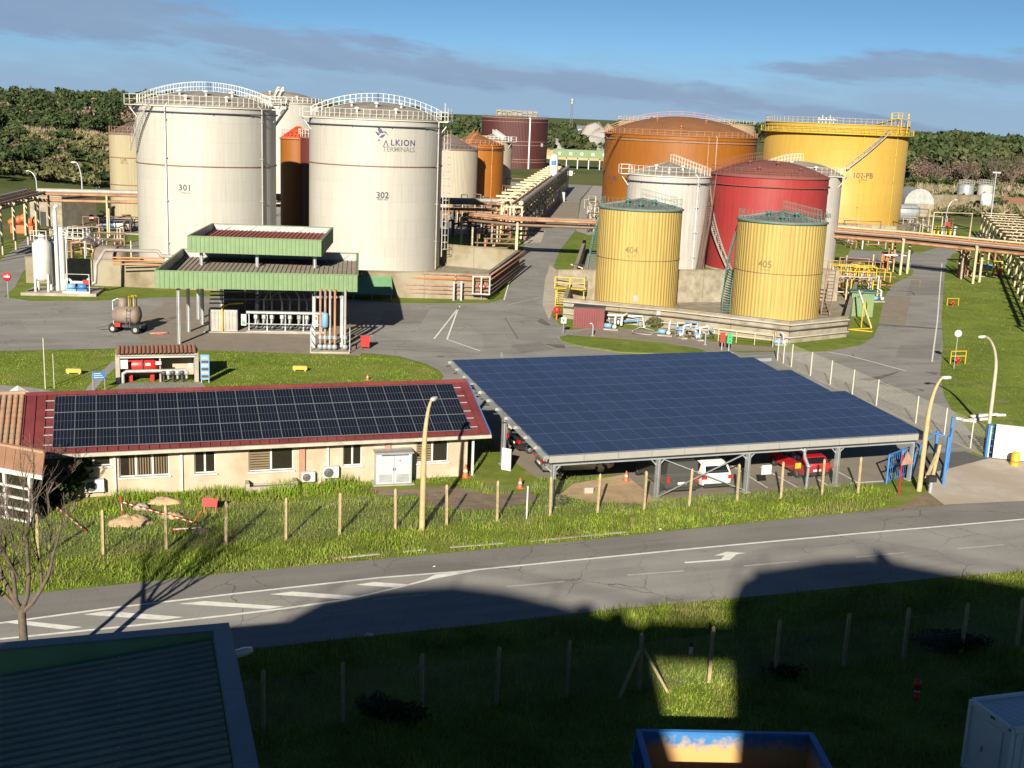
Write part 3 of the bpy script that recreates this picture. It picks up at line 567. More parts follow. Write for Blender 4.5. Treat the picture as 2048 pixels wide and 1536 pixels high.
for x in (WB[0]+.125, WB[1]-.125):
    m.add([(x-.12, wy+.1, 2.55), (x-.12, HD*2-OV, 2.55), (x-.12, HD, ZG-0.12), (x+.12, wy+.1, 2.55), (x+.12, HD*2-OV, 2.55), (x+.12, HD, ZG-0.12)], [(0, 2, 1), (3, 4, 5), (0, 3, 5, 2), (1, 2, 5, 4)])
m.build('wall', 'render_cream', h)
for i, (a, b, c, d, nn_) in enumerate(wins):
    w = MB()
    w.bbox(a, b, wy+0.10, wy+0.16, c, c+.06).bbox(a, b, wy+0.10, wy+0.16, d-.06, d).bbox(a, a+.06, wy+0.10, wy+0.16, c+.06, d-.06).bbox(b-.06, b, wy+0.10, wy+0.16, c+.06, d-.06)
    for k in range(1, nn_): x = a+(b-a)*k/nn_; w.bbox(x-.05, x+.05, wy+0.09, wy+0.17, c+.06, d-.06)
    wo_ = w.build('window', 'white_paint', h)
    for k in range(nn_): MB().bbox(a+(b-a)*k/nn_+.05, a+(b-a)*(k+1)/nn_-.05, wy+0.12, wy+0.14, c+.06, d-.06).build('pane', 'window_glass', wo_)
    MB().bbox(a-.05, b+.08, wy-0.10, wy+.09, c-.08, c).build('sill', 'white_paint', wo_)
    if i == 1:
        bl = MB(); x = a+(b-a)*0.2
        while x < b-.1: bl.bbox(x, x+.06, wy+.115, wy+.12, c+.08, d-.08); x += .13
        bl.build('blind', 'blind', wo_)
    if i in (3, 5):
        for k in range(9): MB().bbox(a+.07, a+(b-a)*.48, wy+.112, wy+.117, c+.10+k*.14, c+.20+k*.14).build('blind', 'blind', wo_)
    if i in (2, 4): MB().bbox(a+.05, b-.05, wy+.20, wy+.22, c+.06, d-.06).build('blind', 'black', wo_)
m = MB()
for px in (222, 232): pass
for px, w_ in ((604, 0.30), (775, 0.30), (141, 0.26)): x = hx(px); MB().bbox(x-w_/2, x+w_/2, wy-0.14, wy-0.002, 0, 2.5).build('pillar', 'pillar_pink', h)
for px in (228, 362, 655, 945): x = hx(px); MB().bbox(x-.06, x+.06, wy-0.12, wy-0.004, 0, 2.5).build('downpipe', 'white_paint', h)
# metal roof: standing ribs, ridge, gutter
rf = MB(); ca, sa = math.cos(SL), math.sin(SL)
def rp(x, s, o=0.0): return (x, s*ca-o*sa, ZE+s*sa+o*ca)      # along the front slope
LS = HD/ca
rf.quad(rp(-HL, 0), rp(0, 0), rp(0, LS), rp(-HL, LS)); rf.quad((-HL, 2*HD, ZE), (-HL, HD, ZG), (0, HD, ZG), (0, 2*HD, ZE))
rf.quad(rp(-HL, 0, -.08), rp(-HL, LS, -.08), rp(0, LS, -.08), rp(0, 0, -.08)); rf.quad((0, 2*HD, ZE-.08), (0, HD, ZG-.08), (-HL, HD, ZG-.08), (-HL, 2*HD, ZE-.08))
ro = rf.build('roof', 'maroon_roof', h)
m = MB(); x = -HL
while x <= 0.001:
    p, q = Vector(rp(x, 0, .03)), Vector(rp(x, LS, .03)); m.beam(p, q, 0.05, 0.06, up=(0, -sa, ca)); x += HL/48
m.build('roof_rib', 'maroon_roof', ro)['kind'] = 'stuff'
MB().extr([(-.22, -.05), (.22, -.05), (0.03, .10), (-0.03, .10)], (-HL, HD, ZG), (0, HD, ZG)).build('ridge_cap', 'maroon_roof', ro)
m = MB(); m.bbox(-HL, 0.05, -.16, -.005, ZE-.20, ZE-.02); m.build('gutter', 'gutter', ro)
MB().bbox(-HL, 0.0, 0.0, OV-.004, ZE-.16, ZE-.10).build('soffit', 'white_paint', ro)
m = MB(); m.extr([(-.03, -.1), (.03, -.1), (.03, .1), (-.03, .1)], rp(0.03, -0.02, 0), rp(0.03, LS, 0), up=(0, 0, 1)); m.build('verge_trim', 'blue_paint', ro)
pan = MB(); PW, PH = 1.035, 1.53
pan.bbox(0.012, PW-.012, 0.012, PH-.012, 0, .035); pme = pan.mesh('solar_panel'); pme.materials.append(M['pv_black'])
fr = MB()
for a, b in (((0, 0), (PW, .014)), ((0, PH-.014), (PW, PH)), ((0, .014), (.014, PH-.014)), ((PW-.014, .014), (PW, PH-.014))): fr.bbox(a[0], b[0], a[1], b[1], .0, .038)
fme = fr.mesh('panel_frame'); fme.materials.append(M['pv_frame'])
X0 = -HL+1.45; NC = 21; cw = (HL-1.45-1.0)/NC
for r_ in range(3):
    for c_ in range(NC):
        o = link('solar_panel', pme, h, rp(X0+c_*cw+0.004, 0.32+r_*(PH+.02), 0.09)); o.rotation_euler = (SL, 0, 0); o.scale = ((cw-.012)/PW, 1, 1)
        f2 = link('panel_frame', fme, o)
m = MB()
for r_ in range(3):
    for dz in (.35, 1.2):
        for s in (-1, 1):
            x = X0-.02 if s < 0 else X0+NC*cw+.02
            m = MB(); m.beam(rp(x, 0.32+r_*(PH+.02)+dz, .06), rp(x+s*.42, 0.32+r_*(PH+.02)+dz, .06), .05); m.build('mounting_rail', 'galv', h)
# things on and by its front wall
def ac_unit(label, px, py, w=0.85, hgt=0.6, z=None, wall=True):
    x = hx(px); t = thing('air_conditioner', label, 'air conditioner', Vector((HE.x, HE.y, 0))+Matrix.Rotation(HA, 3, 'Z') @ Vector((x, wy-0.2, z)), HA, 'air conditioning units on the long house')
    MB().box((0, 0, hgt/2), (w, .32, hgt)).build('casing', 'white_paint', t)
    f = MB(); f.lathe([(hgt*.40, 0), (hgt*.43, 0), (hgt*.43, .02), (hgt*.40, .02)], 24, (-w*.14, -.18, hgt*.5), axis='Y'); 
    for k in (0.1, .2, .3): f.lathe([(hgt*k, 0), (hgt*k+.012, 0), (hgt*k+.012, .01), (hgt*k, .01)], 16, (-w*.14, -.178, hgt*.5), axis='Y')
    f.build('fan_grille', 'galv_dull', t); MB().lathe([(0.001, 0), (hgt*.40, 0)], 20, (-w*.14, -.163, hgt*.5), axis='Y').build('fan_opening', 'steel_dark', t)
    for s in (-1, 1): MB().bbox(s*w*.35-.03, s*w*.35+.03, -.14, .2, -.06, -.002).build('bracket', 'steel_dark', t)
ac_unit('wall air conditioner nearest the dark bush on the long house', 186, 968, .95, .65, .35); ac_unit('small grey air conditioner low beside the pink pillar', 615, 948, .72, .52, .28); ac_unit('larger white air conditioner right of the pink pillar', 660, 940, .86, .62, .42)
def place_h(x, y, z=0): return Vector((HE.x, HE.y, 0))+Matrix.Rotation(HA, 3, 'Z') @ Vector((x, y, z))
p = G(752, 972); t = thing('electrical_cabinet', 'large grey double door electrical cabinet before the long house', 'cabinet', p, R(15))
paint('cab_grey', (0.36, 0.40, 0.44), 0.4, 0.1)
MB().bbox(0, 1.95, 0.02, 1.15, .08, 1.78).build('body', 'cab_grey', t); MB().bbox(-.08, 2.05, -.06, 1.25, 1.785, 1.86).build('roof', 'galv', t); MB().bbox(-.15, 2.1, -.1, 1.3, -.02, .075).build('plinth', 'concrete', t)
for k in (0, 1):
    d = MB().bbox(.06+k*.93, .06+k*.93+.9, -.025, .018, .12, 1.68).build('door', 'cab_grey', t); g_ = MB()
    for z in range(6): g_.bbox(.16+k*.93, .86+k*.93, -.04, -.027, .2+z*.075, .25+z*.075)
    g_.build('vent', 'galv_dull', d); MB().bbox(.92+k*.1, .95+k*.1, -.06, -.027, .85, 1.0).build('handle', 'black', d)
MB().bbox(.3, 1.75, -.045, .018, 1.69, 1.73).build('vent_slot', 'black', t)
MB().bbox(1.2, 1.42, -.034, -.027, 1.32, 1.5).build('label_plate', 'white_paint', t); MB().bbox(1.24, 1.36, -.037, -.0345, 1.38, 1.44).build('warning_mark', 'red_paint', t)
# planter box under the big window, extinguisher box
x = hx(540); p = place_h(x, wy-.55); t = thing('planter', 'low grassy planter box under the wide window', 'planter', p, HA)
MB().bbox(-1.2, 1.2, -.28, -.2, 0, .3).bbox(-1.2, 1.2, .2, .28, 0, .3).build('trough', 'concrete', t); 
for s in (-1, 1): MB().bbox(s*1.25-.09, s*1.25+.09, -.3, .4, 0, .5).build('end_block', 'concrete', t)
MB().bbox(-1.15, 1.15, -.198, .198, .1, .24).build('soil', 'soil', t)
def cone(label, p, hgt=0.6, group='orange traffic cones'):
    t = thing('traffic_cone', label, 'cone', p, random.random(), group)
    MB().lathe([(hgt*.26, .04), (hgt*.2, hgt*.3), (hgt*.13, hgt*.65), (hgt*.05, hgt), (.001, hgt)], 14).build('cone', 'orange_paint', t); MB().bbox(-hgt*.3, hgt*.3, -hgt*.3, hgt*.3, 0, .04).build('base', 'orange_paint', t)
    MB().lathe([(hgt*.172, hgt*.45), (hgt*.135, hgt*.64)], 14).build('band', 'white_paint', t)
p = place_h(hx(930), wy-.25); cone('orange cone by the right end of the house wall', p, .75)
cone('orange cone at the foot of the thin steel post', G(1040, 976), .6); cone('orange cone beside the grey van under the solar carport', G(1252, 962), .6); cone('small orange cone on the far lawn behind the house', G(735, 760), .45)
# ================================================================== street lamps
pm('lamp_concrete', (0.40, 0.315, 0.16), (0.30, 0.235, 0.125), 3, 0.85); pm('lamp_pale', (0.40, 0.375, 0.30), (0.31, 0.29, 0.235), 3, 0.8)
def street_lamp(label, base, top, mat='lamp_concrete', r0=.15, r1=.06, reach=None, group='curved street lamps', n=12):
    """base point, head point (world); the pole rises and bends over to the head"""
    t = thing('street_lamp', label, 'street lamp', base, 0, group); v = Vector(top)-Vector(base); hd = Vector((v.x, v.y, 0)); H_ = v.z
    pts = [(0, 0, -.1), (0, 0, H_*.3), (hd.x*.02, hd.y*.02, H_*.6)]
    for k in range(1, 9):
        a = k/8*math.pi/2*.86; pts.append((hd.x*(1-math.cos(a))*1.0+hd.x*.02, hd.y*(1-math.cos(a))+hd.y*.02, H_*.6+H_*.4*math.sin(a)*.99))
    MB().tube(pts, r0, n, r1=r1).build('pole', mat, t)
    e = Vector(pts[-1]); d = hd.normalized() if hd.length > .05 else Vector((0, 1, 0)); lm = MB(); sd = Vector((-d.y, d.x, 0)); s = max(1.0, H_/7)
    vs = []
    for u, w, z0, z1 in ((-.05, .06, -.04, .05), (.12, .13, -.07, .09), (.5, .15, -.08, .08), (.68, .08, -.05, .04)):
        for sx, sz in ((-1, 0), (1, 0), (.6, 1), (-.6, 1)): q = e+d*u*s+sd*(w*sx*s)+Vector((0, 0, (z1 if sz else z0)*s)); vs.append(q)
    fs = [(3, 2, 1, 0), (12, 13, 14, 15)]
    for i in range(3):
        for j in range(4): fs.append((i*4+j, i*4+(j+1) % 4, i*4+4+(j+1) % 4, i*4+4+j))
    lm.add(vs, fs, True); lm.build('lamp_head', 'white_paint', t); return t
b = G(844, 1060); street_lamp('yellowed concrete street lamp standing in front of the long house', b, A(866, 795, b.y+0.9))
b = G(1838, 982); street_lamp('yellowed concrete street lamp by the blue gate', b, A(1890, 752, b.y+0.4))
b = G(1976, 866); street_lamp('pale concrete street lamp behind the white gate on the right lawn', b, A(1972, 668, b.y-0.4)+Vector((-.5, -.6, 0)), 'lamp_pale', .13)
b = G(75, 402); street_lamp('distant lamp arching left over the left lawn, nearer the left edge', b, A(55, 341, b.y), 'galv', .14, .07)
b = G(167, 440); street_lamp('distant lamp arching left beside the cream tank at left', b, A(150, 323, b.y), 'galv', .14, .07)
b = G(1888, 470); street_lamp('thin grey lamp on the far side of the right pipe bridge', b, b+Vector((1.6, 0.2, 7)), 'galv', .08, .05)
hd_ = A(474, 1302, 31.0); b = Vector((hd_.x-.75, 30.3, 0)); street_lamp('lamp by the green shed corner, only its grey head showing', b, hd_, 'galv', .08, .05)
# ================================================================== carport
CA = R(19.8); CP = G(1098, 912, 3.0)
cp = thing('solar_carport', 'large steel carport roofed with blue solar panels', 'carport', (CP.x, CP.y, 0), CA)
CW, CD, CZ0, CZ1 = 23.2, 17.6, 3.0, 4.35; cs = math.atan2(CZ1-CZ0, CD); cc, ss = math.cos(cs), math.sin(cs); CL = CD/cc
def cpt(x, s, o=0.0): return Vector((x, s*cc-o*ss, CZ0+s*ss+o*cc))
NR, NCc = 11, 23; pw, ph = CW/NCc, CL/NR
steps = [23, 23, 23, 23, 22.5, 22, 22, 22, 21, 21, 20]
b_ = MB().bbox(.01, pw-.01, .01, ph-.012, 0, .04); bme = b_.mesh('solar_panel'); bme.materials.append(M['pv_blue'])
fr = MB()
for a, c in (((.0, .0), (pw, .013)), ((.0, ph-.016), (pw, ph)), ((.0, .013), (.009, ph-.016)), ((pw-.009, .013), (pw, ph-.016))): fr.bbox(a[0], c[0], a[1], c[1], 0, .043)
cfm = fr.mesh('panel_frame'); paint('pv_frame_blue', (0.13, 0.16, 0.24), .35, .1, .3); cfm.materials.append(M['pv_frame_blue'])
for r_ in range(NR):
    nc = [23, 23, 23, 23, 23, 22, 22, 22, 21, 21, 20][r_]
    for c_ in range(nc):
        o = link('solar_panel', bme, cp, cpt(c_*pw, r_*ph, 0)); o.rotation_euler = (cs, 0, 0); link('panel_frame', cfm, o)
paint('fascia_grey', (0.27, 0.265, 0.25), .5, .12)
x = 0.02
for k in range(12):
    w_ = CW/12; m = MB().bbox(k*w_+.012, (k+1)*w_-.012, -.06, -.005, CZ0-.36, CZ0-.02); m.build('fascia_panel', 'fascia_grey', cp)
# purlins, side channel, frames
for k in range(NR+1):
    L_ = CW if k < 5 else CW-1.2
    m = MB().beam(cpt(-.25, k*ph if k else .12, -.12), cpt(L_-1.5 if k > 8 else L_-.05, k*ph if k else .12, -.12), .08, .16); m.build('purlin', 'galv_dull', cp)
MB().beam(cpt(-.06, .1, -.17), cpt(-.06, CL, -.17), .06, .34).build('edge_beam', 'galv', cp)
for k in range(12):
    q = cpt(-.06, k*CL/11, -.3); MB().box(q+Vector((-.12, 0, -.08)), (.3, .14, .06)).build('bracket', 'steel_dark', cp)
posts = []
def cpost(px, py, h_=None, row=0): return None
fx = [0.55, 6.6, 12.1, 17.9, 23.0]
for fy, hh in ((.70, 2.36), (8.6, 3.35), (16.6, 3.95)):
    for i, x in enumerate(fx):
        if fy > 16 and i == 4: continue
        m = MB(); m.box((x, fy, hh/2), (.08, .22, hh)); m.box((x-.11, fy, hh/2), (.018, .20, hh)); m.box((x+.11, fy, hh/2), (.018, .20, hh)); pp = m.build('post', 'galv', cp)
        MB().bbox(x-.22, x+.22, fy-.22, fy+.22, -.05, .05).build('base_plate', 'concrete', pp)
    MB().beam((fx[0], fy, hh-.02), (fx[-1], fy, hh-.02), .14, .2).build('beam', 'galv', cp)
for i, x in enumerate(fx): MB().beam(cpt(x, .2, -.30), cpt(x, CL-.3 if i < 4 else CL*.8, -.30), .14, .18).build('rafter', 'galv_dull', cp)
for a, c in (((fx[1], 2.3), (fx[2], .15)), ((fx[1], .15), (fx[2], 2.3))): MB().beam((a[0]+.1, .66+.012*(a[1] > 1), a[1]), (c[0]-.1, .66+.012*(a[1] > 1), c[1]), .07, .05).build('cross_brace', 'galv', cp)
for x in fx[:4]:
    for s in (-1, 1): MB().beam((x+s*.08, .75, 1.9), (x+s*.55, .75, 2.36), .06).build('knee_brace', 'galv', cp)
# left frame seen from the house side
def cplocal(p): return (WM[cp.name].inverted() @ V3(p))
# ================================================================== cars
glass('car_glass', (0.010, 0.013, 0.015), .05); paint('tyre', (0.018, 0.018, 0.018), .9, .2); paint('rim', (0.35, 0.36, 0.37), .35, .2, .7); paint('tail_red', (0.45, 0.01, 0.012), .25, .1); paint('plate_white', (0.75, 0.75, 0.72), .5, .1)
def carpaint(name, c, metal=.25):
    m = paint(name, c, .28, .08, metal); m.node_tree.nodes['Principled BSDF'].inputs['Coat Weight'].default_value = .6
for nme, c, mt in (('car_grey', (0.085, 0.088, 0.09), .4), ('car_white', (0.72, 0.72, 0.70), 0), ('car_red', (0.42, 0.015, 0.025), .2), ('car_silver', (0.26, 0.27, 0.27), .6), ('car_black', (0.018, 0.018, 0.02), .2), ('car_cream', (0.62, 0.50, 0.42), 0)): carpaint(nme, c, mt)
KINDS = {
 'suv': dict(hw=.90, st=[(-2.16, .42, .86, .92, .90), (-2.10, .34, .98, 1.04, .97), (-1.80, .28, 1.02, 1.52, 1), (-1.35, .26, 1.02, 1.63, 1), (-.2, .26, 1.0, 1.66, 1), (.45, .26, .99, 1.60, 1), (1.15, .27, 1.0, 1.06, 1), (1.85, .30, .94, .98, .97), (2.12, .40, .76, .80, .86)], wheels=(-1.33, 1.32), wr=.34, win=(-1.62, .95), rear=(-2.10, 1.06, -1.80, 1.50), front=(1.12, 1.08, .50, 1.56)),
 'van': dict(hw=.97, st=[(-2.52, .42, 1.0, 1.86, .98), (-2.46, .34, 1.05, 1.93, 1), (-1.2, .30, 1.08, 1.97, 1), (.4, .30, 1.08, 1.96, 1), (1.15, .30, 1.08, 1.86, 1), (1.85, .30, 1.10, 1.22, 1), (2.38, .34, .96, 1.0, .94), (2.52, .42, .76, .8, .86)], wheels=(-1.55, 1.5), wr=.34, win=(.35, 1.62), rear=(-2.53, 1.2, -2.50, 1.75), front=(1.82, 1.24, 1.20, 1.82)),
 'hatch': dict(hw=.88, st=[(-2.0, .40, .84, .90, .90), (-1.95, .32, .94, 1.0, .97), (-1.62, .26, .98, 1.34, 1), (-1.15, .24, .97, 1.43, 1), (-.1, .24, .95, 1.47, 1), (.45, .24, .94, 1.40, 1), (1.18, .25, .93, .98, 1), (1.8, .28, .84, .87, .96), (2.05, .38, .68, .71, .85)], wheels=(-1.22, 1.28), wr=.31, win=(-1.45, .98), rear=(-1.96, 1.02, -1.64, 1.32), front=(1.14, 1.0, .5, 1.37)),
}
def car(label, kind, mat, p, heading, cat='car', rails=False):
    K = KINDS[kind]; t = thing('parked_'+('van' if kind == 'van' else 'car'), label, cat, p, heading); hw = K['hw']; m = MB(); n = 12; vs = []
    for x, zb, be, ro_, ws in K['st']:
        w = hw*ws; g = ro_-be; wr_ = w*(1-.16*min(1, g/.55)) if kind != 'van' else w*(1-.08*min(1, g/.8)); zm = zb+.2
        half = [(w*.80, zb), (w*.97, zb+.08), (w, zm+.12), (w*.985, be), (wr_, max(be+.02, ro_-.07)), (wr_*.82, ro_)]
        vs += [(x, y, z) for y, z in half]+[(x, -y, z) for y, z in reversed(half)]
    S_ = len(K['st']); fs = [tuple(range(n)), tuple(range((S_-1)*n, S_*n))[::-1]]
    for i in range(S_-1):
        for j in range(n): fs.append((i*n+j, (i+1)*n+j, (i+1)*n+(j+1) % n, i*n+(j+1) % n))
    fs = [tuple(reversed(f)) for f in fs]
    m.add(vs, fs, False); bd = m.build('body', mat, t)
    md = bd.modifiers.new('bevel', 'BEVEL'); md.width = .03; md.segments = 2; md.limit_method = 'ANGLE'; md.angle_limit = R(25)
    # side windows sit just proud of the glasshouse
    def side(x):  # belt y,z and roof y,z at x
        st = K['st']
        for i in range(len(st)-1):
            if st[i][0] <= x <= st[i+1][0]:
                f = (x-st[i][0])/(st[i+1][0]-st[i][0]); v = [st[i][k]+(st[i+1][k]-st[i][k])*f for k in range(5)]
                w = hw*v[4]; g = v[3]-v[2]; wr_ = w*(1-.16*min(1, g/.55)) if kind != 'van' else w*(1-.08*min(1, g/.8)); return w*.985, v[2], wr_, max(v[2]+.02, v[3]-.07)
    xa, xb = K['win']; cuts = [xa, xa+(xb-xa)*.22, xa+(xb-xa)*.58, xb] if kind != 'van' else [xa, xb]
    for s in (-1, 1):
        for k in range(len(cuts)-1):
            w = MB(); x0, x1 = cuts[k]+.03, cuts[k+1]-.03; xs = [x0+(x1-x0)*q/6 for q in range(7)]; lo = []; hi = []
            for x in xs:
                y0, z0, y1, z1 = side(x); a, c = .10, .92
                lo.append((x, s*(y0+(y1-y0)*a+.012), z0+(z1-z0)*a)); hi.append((x, s*(y0+(y1-y0)*c+.012), z0+(z1-z0)*c))
            for q in range(6): w.quad(lo[q], lo[q+1], hi[q+1], hi[q]) if s < 0 else w.quad(lo[q+1], lo[q], hi[q], hi[q+1])
            w.build('side_window', 'car_glass', t)
    for nm, key, sg in (('rear_window', 'rear', -1), ('windscreen', 'front', 1)):
        x0, z0, x1, z1 = K[key]; o = .018*sg; wl_ = hw*.80; wh = hw*.70 if kind != 'van' else hw*.78
        if kind == 'van' and nm == 'rear_window': continue
        a, b2, c, d = (x0+o, -wl_, z0+.02), (x0+o, wl_, z0+.02), (x1+o, wh, z1-.02), (x1+o, -wh, z1-.02)
        w = MB(); w.quad(a, b2, c, d) if sg > 0 else w.quad(b2, a, d, c); w.build(nm, 'car_glass', t)
    for x in K['wheels']:
        for s in (-1, 1):
            y = s*(hw-.12); w = MB(); rr = K['wr']
            w.lathe([(rr*.62, -.11), (rr*.97, -.11), (rr, -.07), (rr, .07), (rr*.97, .11), (rr*.62, .11)], 20, (x, y, rr), axis='Y'); wh = w.build('wheel', 'tyre', t)
            q = MB(); q.lathe([(.001, 0), (rr*.2, .0), (rr*.25, -.02*s), (rr*.64, -.03*s)], 16, (x, y+s*.10, rr), axis='Y'); q.build('rim', 'rim', wh)
            q = MB(); q.lathe([(.001, 0), (rr*1.14, 0)], 20, (x, s*(hw+.004), rr*1.02), axis='Y'); q.build('wheel_arch', 'black', wh) if False else None
            q = MB(); q.lathe([(rr*1.02, 0), (rr*1.16, 0), (rr*1.16, -.02*s), (rr*1.02, -.03*s)], 20, (x, s*(hw+.006), rr*1.0), axis='Y', a0=-.15, a1=math.pi+.15); q.build('arch_trim', 'black', wh)
    xr = K['st'][0][0]
    for s in (-1, 1):
        zt = .86 if kind == 'suv' else (.95 if kind == 'van' else .80); hgt = .34 if kind == 'van' else .2
        MB().box((xr+.02, s*hw*.86, zt), (.12, hw*.16 if kind == 'van' else hw*.30, hgt)).build('tail_light', 'tail_red', t)
        MB().box((K['st'][-1][0]-.16, s*hw*.66, .70), (.16, hw*.34, .13)).build('headlight', 'plate_white', t)
        MB().box((.92 if kind != 'van' else 1.55, s*(hw+.10), 1.05), (.12, .2, .13)).build('mirror', mat, t)
    MB().box((xr-.012, 0, .62 if kind != 'van' else .72), (.02, .52, .12)).build('number_plate', 'plate_white', t); MB().box((xr+.03, 0, .42), (.12, hw*1.75, .16)).build('bumper', 'black', t)
    if rails:
        for s in (-1, 1): MB().tube([(-1.3, s*hw*.72, 1.64), (-1.2, s*hw*.72, 1.72), (.2, s*hw*.72, 1.72), (.35, s*hw*.72, 1.62)], .022, 6).build('roof_rail', 'black', t)
    return t
bay = (G(1462, 931)-G(1535, 976)); hb = math.atan2(bay.y, bay.x)
def park(rear, head, L): p = G(*rear)+Vector((math.cos(head), math.sin(head), 0))*L; return Vector((p.x, p.y, .016))
car('dark grey panel van with its back to the verge under the carport', 'van', 'car_grey', park((1362, 992), hb, 2.5), hb, 'van')
car('white off-road car with black roof rails beside the grey van', 'suv', 'car_white', park((1432, 984), hb, 2.12), hb, rails=True)
car('red hatchback parked alone beneath the right half of the carport', 'hatch', 'car_red', park((1632, 962), hb+.05, 2.0), hb+.05)
p = G(1150, 952); hh = CA-.10; car('silver grey estate car side on at the left front of the carport', 'suv', 'car_silver', Vector((p.x, p.y+.9, .016)), hh)
p = G(1035, 902); car('black car under the left edge of the carport', 'hatch', 'car_black', Vector((p.x+1.5, p.y+.7, .016)), CA+.1)
p = G(1030, 878); car('pale cream van second from the back under the carport edge', 'van', 'car_cream', Vector((p.x+2.2, p.y+1.2, .016)), CA+.15, 'van')
p = G(995, 862); car('white van rearmost beside the house end under the carport', 'van', 'car_white', Vector((p.x+1.8, p.y+2.2, .016)), CA+1.2, 'van')
# ================================================================== storage tanks
t_info = {}; PI = math.pi
def tank_mat(name, base, streak, amt=0.5, ribs=0, plates=True, rough=0.5, patchc=None, stain_top=0.0):
    """painted steel: weather streaks run down, faint plate seams, optional vertical cladding ribs"""
    m, n, l, bs = nt(name); bs.inputs['Roughness'].default_value = rough; bs.inputs['Specular IOR Level'].default_value = 0.35
    t = n.new('ShaderNodeTexCoord'); sp = n.new('ShaderNodeSeparateXYZ'); l.new(t.outputs['Object'], sp.inputs[0])
    def mth(op, a, b=None):
        q = n.new('ShaderNodeMath'); q.operation = op
        for i, v in enumerate((a, b)):
            if v is None: continue
            if isinstance(v, (int, float)): q.inputs[i].default_value = v
            else: l.new(v, q.inputs[i])
        return q.outputs[0]
    ang = mth('ARCTAN2', sp.outputs[1], sp.outputs[0])
    cx = n.new('ShaderNodeCombineXYZ'); l.new(mth('MULTIPLY', ang, 14.0), cx.inputs[0]); l.new(mth('MULTIPLY', sp.outputs[2], 0.05), cx.inputs[1])
    def noise(v, sc, d=6, r=.6):
        q = n.new('ShaderNodeTexNoise'); q.inputs['Scale'].default_value = sc; q.inputs['Detail'].default_value = d; q.inputs['Roughness'].default_value = r; l.new(v, q.inputs['Vector']); return q.outputs['Fac']
    def rng(v, a, b, o0=0., o1=1.):
        q = n.new('ShaderNodeMapRange'); l.new(v, q.inputs[0]); q.inputs[1].default_value = a; q.inputs[2].default_value = b; q.inputs[3].default_value = o0; q.inputs[4].default_value = o1; return q.outputs[0]
    def mix(f, a, b):
        q = n.new('ShaderNodeMixRGB')
        if isinstance(f, float): q.inputs[0].default_value = f
        else: l.new(f, q.inputs[0])
        for i, v in ((1, a), (2, b)):
            if isinstance(v, tuple): q.inputs[i].default_value = (*v, 1)
            else: l.new(v, q.inputs[i])
        return q.outputs[0]
    s1 = rng(noise(cx.outputs[0], 1.6), .44, .70, 0, amt); s2 = rng(noise(cx.outputs[0], 5.0, 3), .53, .72, 0, amt*.9)
    o = mix(s1, base, streak); o = mix(s2, o, tuple(x*.8 for x in streak))
    o = mix(rng(noise(t.outputs['Object'], .25), .35, .7, 0, .35), o, patchc or tuple(x*.86 for x in base))
    if plates:
        bk_ = n.new('ShaderNodeTexBrick'); cb = n.new('ShaderNodeCombineXYZ'); l.new(mth('MULTIPLY', ang, 8.0), cb.inputs[0]); l.new(sp.outputs[2], cb.inputs[1]); l.new(cb.outputs[0], bk_.inputs['Vector'])
        bk_.inputs['Scale'].default_value = 1.0; bk_.inputs['Brick Width'].default_value = 6.0; bk_.inputs['Row Height'].default_value = 2.2; bk_.inputs['Mortar Size'].default_value = .018; bk_.inputs['Color1'].default_value = (1, 1, 1, 1); bk_.inputs['Color2'].default_value = (.955, .955, .95, 1); bk_.inputs['Mortar'].default_value = (.86, .84, .8, 1)
        q = n.new('ShaderNodeMixRGB'); q.blend_type = 'MULTIPLY'; q.inputs[0].default_value = 1.0; l.new(o, q.inputs[1]); l.new(bk_.outputs['Color'], q.inputs[2]); o = q.outputs[0]
    l.new(o, bs.inputs['Base Color'])
    bp = n.new('ShaderNodeBump'); bp.inputs['Strength'].default_value = .25 if not ribs else .5; bp.inputs['Distance'].default_value = .06
    if ribs: l.new(mth('SINE', mth('MULTIPLY', ang, float(ribs))), bp.inputs['Height'])
    else: l.new(noise(t.outputs['Object'], .5, 2), bp.inputs['Height'])
    l.new(bp.outputs[0], bs.inputs['Normal']); M[name] = m
tank_mat('t_white', (0.37, 0.362, 0.34), (0.29, 0.265, 0.222), .45, patchc=(0.345, 0.335, 0.305)); tank_mat('t_white2', (0.40, 0.395, 0.385), (0.31, 0.215, 0.15), .7)
tank_mat('t_cream', (0.335, 0.295, 0.19), (0.24, 0.205, 0.135), .7, ribs=150, plates=False); tank_mat('t_cream2', (0.34, 0.30, 0.225), (0.27, 0.265, 0.26), .8, ribs=120, plates=False)
tank_mat('t_yellow', (0.385, 0.290, 0.090), (0.21, 0.118, 0.04), .66, ribs=70, plates=False); tank_mat('t_yellow_clean', (0.385, 0.25, 0.048), (0.33, 0.20, 0.045), .5, patchc=(0.355, 0.25, 0.075))
tank_mat('t_brown', (0.22, 0.078, 0.010), (0.165, 0.056, 0.009), .5); tank_mat('t_orange', (0.27, 0.098, 0.012), (0.20, 0.07, 0.011), .5); tank_mat('t_red', (0.245, 0.026, 0.028), (0.175, 0.018, 0.02), .7, patchc=(0.275, 0.045, 0.042), plates=False)
tank_mat('t_maroon', (0.062, 0.019, 0.018), (0.05, 0.015, 0.014), .4, ribs=140, plates=False); tank_mat('t_darkred', (0.09, 0.02, 0.018), (0.07, 0.017, 0.015), .3)
